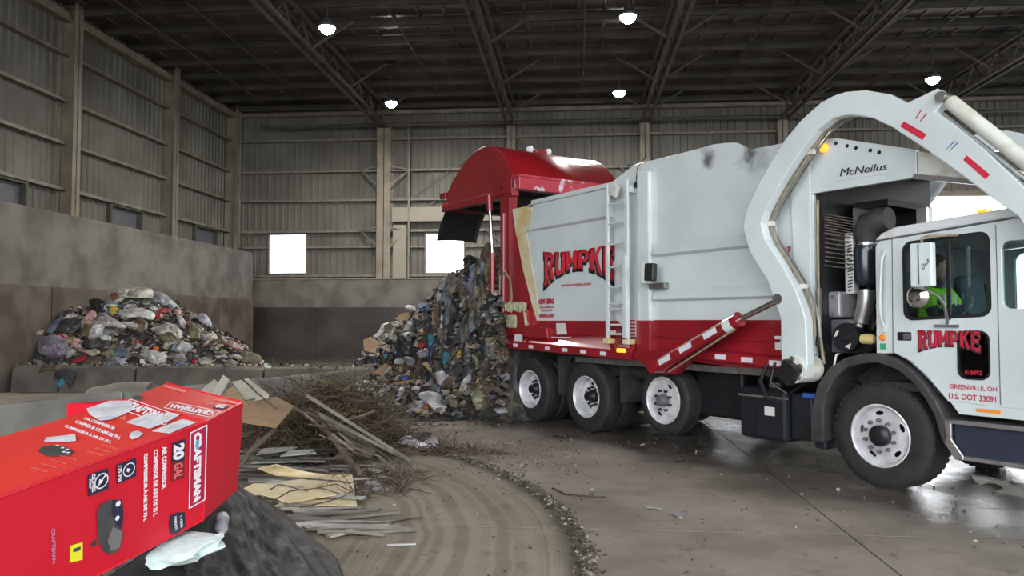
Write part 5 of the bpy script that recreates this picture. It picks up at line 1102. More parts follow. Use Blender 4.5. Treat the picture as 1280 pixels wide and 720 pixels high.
BOT = to_mesh(MB().lathe((0, 0, 0), (1, 0, 0), [(0, -1), (0.28, -1), (0.32, -0.93), (0.32, -0.4), (0.29, -0.35), (0.29, -0.1), (0.32, -0.05), (0.31, 0.3), (0.13, 0.62), (0.11, 0.68), (0.11, 0.8), (0.13, 0.8), (0.13, 0.98), (0, 0.98)], 14), 'bottle')
CAN = to_mesh(MB().lathe((0, 0, 0), (1, 0, 0), [(0, -1), (0.45, -1), (0.55, -0.9), (0.55, 0.9), (0.45, 1), (0, 0.97)], 14), 'can')
PLANK = to_mesh(MB().box((0, 0, 0), (2, 0.22, 0.06)), 'plank', smooth=False)
def col_mat(name, c, rough, kind):
    key = name+'_'+kind; c = tuple(x*0.85 for x in c)
    if kind == 'film': return mat(key, c, 0.42, col2=tuple(x*0.45 for x in c), vscale=3.0, bump=1.0, bscale=7, lo=.38, hi=.6)
    if kind == 'card': return mat(key, c, 0.8, col2=tuple(x*0.7 for x in c), vscale=3, bump=0.2, bscale=8)
    return mat(key, c, 0.8, col2=tuple(x*0.32 for x in c), vscale=4.5, bump=1.0, bscale=9, lo=.38, hi=.6)
COL = dict(white=(0.56, 0.55, 0.54), off_white=(0.44, 0.41, 0.37), pink=(0.50, 0.30, 0.29), grey=(0.20, 0.20, 0.21), pale_grey=(0.36, 0.37, 0.39), black=(0.018, 0.018, 0.02), charcoal=(0.05, 0.05, 0.055), blue=(0.03, 0.10, 0.32), teal=(0.04, 0.22, 0.28), red=(0.40, 0.02, 0.03), brown=(0.13, 0.09, 0.06), tan=(0.42, 0.27, 0.15), kraft=(0.34, 0.21, 0.11), olive=(0.15, 0.14, 0.075), khaki=(0.24, 0.23, 0.14), taupe=(0.19, 0.165, 0.135), green=(0.06, 0.45, 0.06), yellow=(0.62, 0.42, 0.04), lime=(0.35, 0.48, 0.06), dark_blue=(0.02, 0.035, 0.11), orange=(0.60, 0.14, 0.03), slate=(0.12, 0.15, 0.19))
KINDS_ = dict(refuse_bag=(BAGS, 'film'), plastic_bag=(LOOSE, 'film'), rag=(SHEETS, 'cloth'), cloth_strip=(STRIPS, 'cloth'), plastic_strip=(STRIPS, 'film'), cardboard_piece=(CARDS, 'card'), carton=([BOXM], 'card'), bottle=([BOT], 'film'), can=([CAN], 'film'), plank=([PLANK], 'card'), paper_sheet=(SHEETS, 'card'), plastic_sheet=(SHEETS, 'film'))
CATS = dict(refuse_bag='bag', plastic_bag='bag', rag='cloth', cloth_strip='cloth', plastic_strip='plastic strip', cardboard_piece='cardboard', carton='box', bottle='bottle', can='can', plank='plank', paper_sheet='paper', plastic_sheet='plastic sheet')
prng = random.Random(11)
def put(kind, colr, p, size, rot, label, group=None, scl=(1, 1, 1), idx=None):
    ms, mk = KINDS_[kind]; me = ms[idx if idx is not None else prng.randrange(len(ms))]
    o = bpy.data.objects.new(kind, me); C.objects.link(o); o.location = p; o.rotation_euler = rot; o.scale = (size*scl[0], size*scl[1], size*scl[2])
    o.material_slots[0].link = 'OBJECT'; o.material_slots[0].material = col_mat(colr, COL[colr], 0.5, mk)
    return tag(o, label, CATS[kind], group)

# foam sheet and clear bottle by the carton
def on_tarp(px, py):
    best = None
    for j in range(41):
        for i in range(61):
            q = tarp(i/60, j/40); v_ = q-CAM; dd2 = (640+FOC*v_.dot(RT)/v_.dot(FW)-px)**2+(360-FOC*v_.dot(UP)/v_.dot(FW)-py)**2
            if best is None or dd2 < best[0]-1: best = (dd2, q)
    return best[1]
p = on_tarp(206, 698)+V((0.0, 0.02, 0.03)); o = put('plastic_bag', 'white', p, 0.18, (0.25, -0.1, 0.5), 'mint-white foam wrap poking out under the lower edge of the red carton', scl=(1.15, 0.9, 0.75), idx=2)
o.material_slots[0].material = mat('mint_foam', (0.56, 0.68, 0.66), 0.6, var=0.1, vscale=3, bump=0.4, bscale=9)
bt = empty('water_bottle', on_tarp(278, 668)+V((0, -0.02, 0.05)), label='clear crushed water bottle with white cap on the black plastic by the carton', cat='bottle')
d0 = V((0.35, -0.8, -0.25)).normalized()
CLEAR = mat('clear_bottle_plastic', (0.62, 0.62, 0.68), 0.12)
CLEAR.node_tree.nodes['Principled BSDF'].inputs['Alpha'].default_value = 0.5
MB().lathe((0, 0, 0), d0, [(0.0, -0.11), (0.036, -0.11), (0.04, -0.10), (0.04, -0.05), (0.036, -0.04), (0.04, -0.03), (0.036, -0.01), (0.04, 0.0), (0.036, 0.02), (0.038, 0.03), (0.026, 0.06), (0.014, 0.075), (0.014, 0.085)], 20).build('body', CLEAR, bt, smooth=True)
MB().lathe((0, 0, 0), d0, [(0.0165, 0.078), (0.0175, 0.095), (0.0, 0.096)], 16).build('cap', PRW, bt, smooth=True)
MB().lathe((0, 0, 0), d0, [(0.0405, -0.09), (0.0405, -0.055)], 18).build('torn_label', mat('bottle_label', (0.5, 0.45, 0.5), 0.5), bt, smooth=True)

# ------------------------------------------------------------------ the two heaps
def g2(x, y, cx, cy, sx, sy, a_=0.0):
    c, s = math.cos(a_), math.sin(a_); dx, dy = x-cx, y-cy; u = (dx*c+dy*s)/sx; v = (-dx*s+dy*c)/sy; return math.exp(-(u*u+v*v))
def sm(x, a_, b2): t = max(0, min(1, (x-a_)/(b2-a_))); return t*t*(3-2*t)
def hL(x, y):
    if x < PX+0.03: return -1
    y += 0.9
    h = 2.0*g2(x, y, -11.9, 21.4, 1.55, 1.9)+1.45*g2(x, y, -13.3, 19.4, 1.35, 1.5)+1.2*g2(x, y, -10.3, 20.4, 1.5, 1.4)+0.75*g2(x, y, -8.9, 19.9, 1.2, 1.0)+0.4*g2(x, y, -12.4, 19.0, 1.6, .8)
    h += 0.10*noise.noise(V((x*2, y*2, 0)))+0.06*noise.noise(V((x*5, y*5, 3)))
    front = sm(y, 18.42, 18.75); h = min(h, 0.60+(y-18.3)*1.1) if y < 20 else h
    return (h-0.1)*front
def prof_x(s):
    P = [(-15, 0), (-14.2, 0.15), (-13.4, 0.8), (-12.7, 1.3), (-11.9, 1.65), (-11.0, 1.9), (-10.3, 2.25), (-9.6, 2.6), (-8.9, 2.8), (-7.6, 2.85), (-6.9, 2.5), (-6.6, 0.6), (-6.3, 0)]
    if s <= P[0][0] or s >= P[-1][0]: return 0
    for (a_, ha), (b2, hb) in zip(P, P[1:]):
        if a_ <= s <= b2: t = (s-a_)/(b2-a_); return ha*(1-t)+hb*t
def hR(x, y):
    d = V((x, y, 0))-TO; s = d.dot(TU); t = d.dot(TW); h = prof_x(s)
    wn, wf_ = 0.75, 2.7                               # steep core, its near and far foot
    core = sm(t, -0.75+0.15*noise.noise(V((s*1.5, 0, 1))), 0.35)*(1-sm(t, 2.0, 3.6))
    apron = 0.42*sm(t, -1.9, -0.5)*(1-sm(t, 3.0, 4.5))*sm(s, -13.5, -11.5)*(1-sm(s, -7.6, -6.9))
    h = h*core; h = max(h, apron)+0.10*noise.noise(V((x*2.2, y*2.2, 7)))*min(1, h*2+apron*2)+0.05*noise.noise(V((x*6, y*6, 7)))*min(1, h*2+apron*2)
    return h
def heap(name, hf, x0, x1, y0, y1, step, m, label, cat):
    nx, ny = int((x1-x0)/step), int((y1-y0)/step); idx = {}; mb = MB(); H = {}
    for j in range(ny+1):
        for i in range(nx+1): H[i, j] = hf(x0+i*step, y0+j*step)
    for j in range(ny):
        for i in range(nx):
            if max(H[i, j], H[i+1, j], H[i, j+1], H[i+1, j+1]) > 0.03:
                f = []
                for q in ((i, j), (i+1, j), (i+1, j+1), (i, j+1)):
                    if q not in idx: idx[q] = len(mb.v); mb.v.append(V((x0+q[0]*step, y0+q[1]*step, max(-0.01, H[q]))))
                    f.append(idx[q])
                mb.f.append(f); mb.m.append(prng.choice([0, 0, 0, 1, 1, 2, 3]))
    o = mb.build(name, m, kind='stuff'); return tag(o, label, cat)
HM = [mat('heap_a', (0.035, 0.03, 0.024), 0.85, col2=(0.015, 0.013, 0.011), vscale=5), mat('heap_b', (0.06, 0.05, 0.038), 0.85, col2=(0.02, 0.017, 0.014), vscale=6), mat('heap_c', (0.10, 0.085, 0.07), 0.8, col2=(0.03, 0.026, 0.022), vscale=7), mat('heap_d', (0.035, 0.04, 0.05), 0.5, col2=(0.015, 0.015, 0.018), vscale=6)]
heap('rubbish_fill', hL, PX+0.04, -6.2, 17.55, 24.6, 0.11, HM, 'dark matted rubbish filling the heap against the left push wall', 'rubbish')
def surf(hf, px, py, t0, t1):
    """where the sight line first meets the heap"""
    d = ray(px, py); t = t0
    while t < t1:
        p = CAM+d*t
        if p.z < max(0.0, hf(p.x, p.y)): return p, t
        t += 0.04
    return None, None
# right heap has a nearly vertical, draped front: mesh it in truck coordinates
heap('rubbish_fill', hR, T(-10, -1, 0).x-7.0, T(-7, 3, 0).x+1.5, T(-7, -2, 0).y-1.0, T(-14, 3, 0).y+1.5, 0.10, HM, 'dark matted rubbish sliding out of the truck onto the floor', 'rubbish')
# compressed plug still inside the body mouth
def plug(u, v):
    t = 2*math.pi*u; f = math.pi*v; x = -6.9+0.9*math.cos(f)*(-1); yy = 1.2+1.08*math.sin(f)*max(-1, min(1, 1.4*math.cos(t))); z = 2.1+0.85*math.sin(f)*max(-1, min(1, 1.4*math.sin(t)))
    n = 0.14*noise.noise(V((x*2, yy*2, z*2)))+0.07*noise.noise(V((x*5, yy*5, z*5))); p = T(x+n, yy+n, z); return p
o = MB().grid(plug, 60, 40).build('rubbish_fill', HM, kind='stuff'); tag(o, 'packed rubbish bulging from the open rear of the truck body', 'rubbish')
for q in o.data.polygons: q.material_index = prng.choice([0, 1, 2, 0, 3])

def rr_(): return (prng.uniform(-0.5, 0.5), prng.uniform(-0.5, 0.5), prng.uniform(0, 6.28))
# pieces one can single out: outline, real thickness, resting on the heap
def puff(kind, colr, poly, lb, hf, bulge=0.45, slope=0.7, flat=False, t0=11.5, t1=27, lift=0.06, rough_=0.30, cat=None):
    n = 30; per = [V((x, y, 0)) for x, y in poly]; L_ = [(per[(i+1) % len(per)]-per[i]).length for i in range(len(per))]; tot_ = sum(L_)
    cx = sum(p.x for p in per)/len(per); cy = sum(p.y for p in per)/len(per); ring_ = []
    for k_ in range(n):
        d = tot_*k_/n; i = 0
        while d > L_[i]: d -= L_[i]; i += 1
        ring_.append(per[i].lerp(per[(i+1) % len(per)], d/L_[i]))
    if not flat: ring_ = [(ring_[k_-1]+ring_[k_]*2+ring_[(k_+1) % n])/4 for k_ in range(n)]
    p0 = None; q = 2
    while p0 is None and q < 40: p0, tt = surf(hf, cx, cy+q, t0, t1); q += 3
    if p0 is None: p0 = at_z(cx, cy+8, 0.1) if cy > 462 else at_y(cx, cy, 18.6 if t0 > 14 else 14.8); tt = (p0-CAM).dot(FW)
    size = math.sqrt(abs(sum(per[i].x*per[(i+1) % len(per)].y-per[(i+1) % len(per)].x*per[i].y for i in range(len(per))))/2)*tt/FOC
    B = bulge*size*0.5; seed = prng.uniform(0, 99); K = 6; mb = MB(); rows = []
    def P_(x, y, off):
        t = tt-slope*(y-cy)*tt/FOC-lift-off
        p = CAM+ray(x, y)*t
        if p.z < 0.015: p = CAM+ray(x, y)*(t*(HC-0.015)/(HC-p.z))
        return p
    def fr(k_, r_, side_):
        x = cx+(ring_[k_].x-cx)*r_; y = cy+(ring_[k_].y-cy)*r_; s_ = math.sqrt(max(0, 1-r_*r_))
        w = V((x*0.05, y*0.05, seed)); nn = (1-abs(noise.noise(w*3.0))*2.8)*0.5+(1-abs(noise.noise(w*6.5))*2.8)*0.28+noise.noise(w*1.2)*0.8
        if side_ < 0: return P_(x, y, -B*0.35*s_-0.004)
        return P_(x, y, B*(s_*(0.75+rough_*nn)+0.12*rough_*nn*(1-s_)) if not flat else B*0.25*s_*(0.4+nn*0.5))
    vs = [fr(0, 0, 1)]
    for j in range(1, K+1): vs += [fr(k_, j/K, 1) for k_ in range(n)]
    for j in range(K-1, 0, -2): vs += [fr(k_, j/K, -1) for k_ in range(n)]
    vs.append(fr(0, 0, -1)); nr = (len(vs)-2)//n
    fs = [(0, 1+(k_+1) % n, 1+k_) for k_ in range(n)]+[(1+j*n+k_, 1+j*n+(k_+1) % n, 1+(j+1)*n+(k_+1) % n, 1+(j+1)*n+k_) for j in range(nr-1) for k_ in range(n)]+[(len(vs)-1, 1+(nr-1)*n+k_, 1+(nr-1)*n+(k_+1) % n) for k_ in range(n)]
    mn = min(v.x for v in vs)
    if hf is not hR and mn < PX+0.05: vs = [v+V((PX+0.05-mn, 0, 0)) for v in vs]
    c0 = sum(vs, V())/len(vs)
    o = mb.add([v-c0 for v in vs], fs).build(kind, col_mat(colr, COL[colr], .5, 'card' if flat else KINDS_[kind][1] if kind in KINDS_ else 'cloth'), smooth=not flat, ang=30); o.location = c0
    return tag(o, lb, cat or CATS.get(kind, 'bag'))
def Z(ox, oy, s, pts): return [(ox+x/s, oy+y/s) for x, y in pts]
z1 = lambda *p: Z(40, 350, 8.533, p); z2 = lambda *p: Z(190, 350, 8.533, p); z3 = lambda *p: Z(40, 410, 8.533, p); z4 = lambda *p: Z(190, 410, 8.533, p)
z5 = lambda *p: Z(420, 380, 9.114, p); z6 = lambda *p: Z(420, 450, 9.114, p); z7 = lambda *p: Z(530, 320, 7.2, p); z8 = lambda *p: Z(530, 420, 7.2, p)
COL.update(stain=(0.16, 0.05, 0.03), mauve=(0.25, 0.22, 0.28), lilac=(0.42, 0.42, 0.50), mint=(0.30, 0.55, 0.45), beige=(0.42, 0.34, 0.27), rose=(0.45, 0.08, 0.09))
LP_ = [
 ('refuse_bag', 'black', z1((600,210),(700,190),(790,230),(800,330),(770,350),(690,330),(620,290)), 'black bag in the hollow beside the stained bag of the left heap'),  # black piece carries the dark of a hole between bags
 ('plastic_bag', 'off_white', z1((750,180),(800,110),(880,70),(1000,95),(1180,70),(1300,90),(1300,210),(1180,170),(1080,200),(1000,180),(960,250),(870,280),(830,320),(770,330),(790,250)), 'large stained off-white torn bag crowning the left heap'),
 ('rag', 'stain', z1((830,150),(900,130),(930,170),(880,210),(830,200)), 'rust-brown stained patch of cloth on the crowning bag'),
 ('rag', 'olive', z1((960,210),(1060,170),(1250,190),(1290,270),(1100,290),(960,270)), 'olive rag under the crowning bag of the left heap'),
 ('refuse_bag', 'pale_grey', z2((-20,130),(60,120),(130,140),(230,220),(290,290),(240,320),(160,290),(60,280),(-20,240)), 'fluffy whitish bag on the right shoulder of the left heap'),
 ('carton', 'yellow', z1((820,320),(850,270),(925,295),(890,355),(825,360)), 'bright yellow packet near the top of the left heap'),
 ('rag', 'blue', z1((765,330),(830,295),(820,350),(775,360)), 'small blue scrap beside the yellow packet'),
 ('refuse_bag', 'white', z1((880,375),(940,320),(1080,290),(1230,310),(1330,360),(1290,440),(1150,400),(980,410)), 'long smooth white bag just below the top of the left heap'),
 ('plastic_bag', 'white', z2((-40,290),(20,270),(80,310),(20,350)), 'small white bag joining the long white bag on the left heap'),
 ('refuse_bag', 'red', z2((0,350),(60,320),(110,350),(130,400),(60,430),(0,400)), 'dark red bundle beside the long white bag in the left heap'),
 ('rag', 'rose', z2((40,330),(110,290),(200,310),(210,350),(120,350)), 'rose-red cloth above the dark red bundle in the left heap'),
 ('plastic_bag', 'off_white', z1((610,440),(700,390),(810,380),(930,440),(1020,500),(980,530),(900,510),(750,500),(680,480),(620,500)), 'white and pink shopping bag at mid height of the left heap'),
 ('rag', 'rose', z1((690,430),(760,395),(860,410),(935,470),(920,510),(840,500),(740,495)), 'round pink and red print on the shopping bag in the left heap'),
 ('rag', 'pale_grey', z1((760,440),(820,420),(860,460),(800,480)), 'pale centre scrap inside the round pink print'),
 ('carton', 'khaki', z1((940,510),(1000,470),(1015,500),(965,532)), 'cream corner of packaging at the end of the shopping bag'),
 ('refuse_bag', 'brown', z1((1040,500),(1140,380),(1240,450),(1230,530),(1160,590),(1090,550)), 'brown paper sack in the middle of the left heap'),
 ('paper_sheet', 'yellow', z1((1030,460),(1100,470),(1120,515),(1060,505)), 'creased yellow wrapper left of the brown sack'),
 ('refuse_bag', 'olive', z1((510,600),(560,450),(620,480),(740,500),(720,600),(600,620)), 'olive-brown bag below the shopping bag'),
 ('refuse_bag', 'grey', z1((740,520),(850,500),(880,560),(820,590),(740,570)), 'crumpled grey bag below the round pink print'),
 ('plastic_bag', 'white', z1((700,590),(760,570),(850,600),(845,650),(740,640)), 'white bunched bag at the middle left of the left heap'),
 ('refuse_bag', 'charcoal', z1((240,540),(300,420),(400,400),(530,420),(540,500),(440,580),(330,600)), 'black refuse bag on the left side of the left heap'),
 ('plastic_sheet', 'slate', z1((110,520),(160,450),(250,395),(310,430),(260,500),(170,570),(110,570)), 'blue and black wrapper at the far left top of the left heap'),
 ('rag', 'blue', z1((230,450),(270,410),(312,430),(270,480),(235,480)), 'bright blue end of the wrapper at the far left'),
 ('plastic_bag', 'beige', z1((20,560),(60,530),(115,540),(80,585),(25,585)), 'small peach bag at the left edge of the left heap'),
 ('refuse_bag', 'khaki', z1((470,400),(500,375),(560,385),(550,415),(490,420)), 'small round beige lid left of the shopping bag'),
 ('plastic_bag', 'mauve', z3((-60,120),(0,80),(120,90),(250,110),(290,200),(250,290),(150,330),(40,300),(-60,260)), 'big lilac-grey crumpled plastic bag at the lower left of the left heap'),
 ('plastic_bag', 'pale_grey', z3((150,90),(220,60),(330,100),(330,140),(240,150)), 'pale film on top of the lilac-grey bag'),
 ('refuse_bag', 'lime', z3((290,240),(310,190),(350,200),(345,260),(305,300),(280,280)), 'yellow-green ball beside the lilac-grey bag'),
 ('rag', 'tan', z3((340,150),(380,95),(460,90),(450,140),(400,170)), 'orange-brown wrapper above the yellow-green ball'),
 ('plastic_bag', 'beige', z3((470,230),(520,205),(700,215),(740,270),(640,310),(560,260),(480,250)), 'beige flattened bag at the lower left middle of the left heap'),
 ('paper_sheet', 'red', z3((420,350),(560,285),(600,300),(560,350),(440,375)), 'bright red folded packaging low in the left heap'),
 ('rag', 'khaki', z3((395,270),(440,255),(560,275),(500,290),(405,290)), 'thin pale yellow strip above the red packaging'),
 ('carton', 'brown', z3((550,380),(600,310),(740,300),(760,350),(700,420),(600,410)), 'brown cardboard tray by the kerb below the left heap'),
 ('plastic_sheet', 'slate', z3((780,270),(960,190),(1040,250),(1050,310),(940,310),(800,300)), 'blue-grey film sheet in the lower middle of the left heap'),
 ('rag', 'lilac', z3((710,300),(760,280),(940,310),(1000,350),(1060,430),(980,430),(920,350),(780,330)), 'pale lilac garment drooping onto the kerb'),
 ('plastic_sheet', 'grey', z3((740,330),(900,330),(940,420),(780,420)), 'dark grey film beneath the pale lilac garment'),
 ('refuse_bag', 'white', z3((1120,260),(1220,225),(1330,240),(1390,320),(1400,400),(1330,400),(1180,320)), 'smooth white bag low in the middle of the left heap'),
 ('plastic_bag', 'off_white', z3((-20,330),(60,330),(130,390),(70,450),(0,420)), 'dirty cream bag at the lower left corner of the left heap'),
 ('plastic_bag', 'off_white', z3((200,380),(310,350),(320,400),(240,420)), 'pinkish scrap of film at the kerb edge'),
 ('plastic_bag', 'off_white', z2((10,510),(80,480),(180,450),(280,500),(330,560),(320,640),(270,640),(250,570),(150,560),(50,600)), 'draped off-white cloth bag right of centre in the left heap'),
 ('refuse_bag', 'olive', z2((60,600),(150,560),(250,580),(240,650),(120,660)), 'olive bag under the draped off-white bag'),
 ('can', 'yellow', z2((285,660),(310,640),(330,665),(310,690)), 'yellow tip of a container below the draped bag'),
 ('refuse_bag', 'white', z2((260,370),(310,380),(360,440),(355,520),(320,510),(270,430)), 'upright white bag leaning on the right flank of the left heap'),
 ('refuse_bag', 'charcoal', z2((280,310),(350,300),(400,350),(340,370)), 'small black pot behind the upright white bag'),
 ('refuse_bag', 'taupe', z2((330,370),(420,360),(460,410),(430,470),(360,460)), 'taupe bundle right of the upright white bag'),
 ('refuse_bag', 'lilac', z2((485,390),(520,345),(580,370),(630,440),(650,520),(600,500),(500,440)), 'blue-grey oval bag standing out on the right edge of the left heap'),
 ('refuse_bag', 'olive', z2((380,520),(440,470),(520,520),(530,640),(420,640),(370,580)), 'dark olive sack below the blue-grey oval bag'),
 ('rag', 'khaki', z2((430,480),(500,460),(560,560),(550,620),(510,540)), 'light khaki strip on the dark olive sack'),
 ('refuse_bag', 'brown', z2((650,580),(740,580),(810,650),(800,710),(680,680)), 'dark brown bundle on the right slope of the left heap'),
 ('bottle', 'beige', z4((530,200),(600,90),(640,75),(665,110),(620,150),(550,200)), 'pinkish slim bottle lying slanted on the right flank of the left heap'),
 ('plastic_bag', 'pink', z4((800,130),(860,130),(920,180),(990,240),(900,230),(810,190)), 'pinkish white scrap above the olive tarpaulin'),
 ('rag', 'olive', z4((840,270),(930,240),(1060,255),(1160,290),(1180,360),(1080,370),(990,390),(900,340)), 'olive tarpaulin scrap at the right foot of the left heap'),
 ('plastic_bag', 'off_white', z4((1180,370),(1240,380),(1270,440),(1200,430)), 'small white bag by the end of the left push wall'),
 ('can', 'blue', z4((230,400),(250,370),(310,375),(320,430),(240,435)), 'bright blue tin by the kerb in the left heap'),
 ('refuse_bag', 'red', z4((420,350),(470,320),(500,380),(440,400)), 'red cap at the lower right of the left heap'),
 ('rag', 'off_white', z4((490,330),(560,300),(650,350),(620,400),(520,400)), 'pink and white patterned cloth low on the right of the left heap'),
 ('can', 'yellow', z4((560,420),(600,385),(655,395),(660,440),(570,440)), 'mustard tin by the kerb at the right of the left heap'),
 ('carton', 'white', z4((680,395),(740,390),(760,435),(690,440)), 'white and blue carton beside the mustard tin'),
 ('plastic_bag', 'pale_grey', z4((660,300),(780,280),(790,300),(700,325)), 'pale grey film above the white and blue carton'),
 ('can', 'orange', z4((10,200),(50,185),(85,215),(50,240),(15,235)), 'orange-red lid left of the draped bag'),
 ('refuse_bag', 'slate', z4((180,170),(250,160),(270,240),(200,250)), 'slate film bag in the middle of the left heap'),
]
for kd, c_, pl, lb in LP_:
    thin = kd in ('rag', 'paper_sheet', 'plastic_sheet')
    puff(kd, c_, pl, lb, hL, bulge=0.28 if thin else 0.55, slope=0.75, flat=kd in ('carton',), rough_=0.75 if kd == 'plastic_bag' else 0.5, t0=15)
def kerb_face(x, y): return 0.6 if 17.0 < y < 17.5 else hL(x, y)
for kd, c_, pl, lb in [('refuse_bag', 'teal', z3((255,580),(320,525),(355,560),(340,620),(280,640)), 'teal bag spilling over the kerb below the left heap'), ('rag', 'charcoal', z3((220,560),(240,470),(330,430),(440,440),(480,500),(450,600),(400,680),(360,560),(290,520)), 'dark plaid cloth hanging over the kerb'), ('rag', 'slate', z3((360,600),(430,560),(440,540),(420,640),(380,660)), 'grey checked cloth beside the teal bag on the kerb'), ('rag', 'brown', z3((120,380),(260,400),(300,470),(180,450),(60,480)), 'brown rag lying over the kerb at the left')]:
    puff(kd, c_, pl, lb, kerb_face, bulge=0.35, slope=0.0, t0=15, lift=0.03)
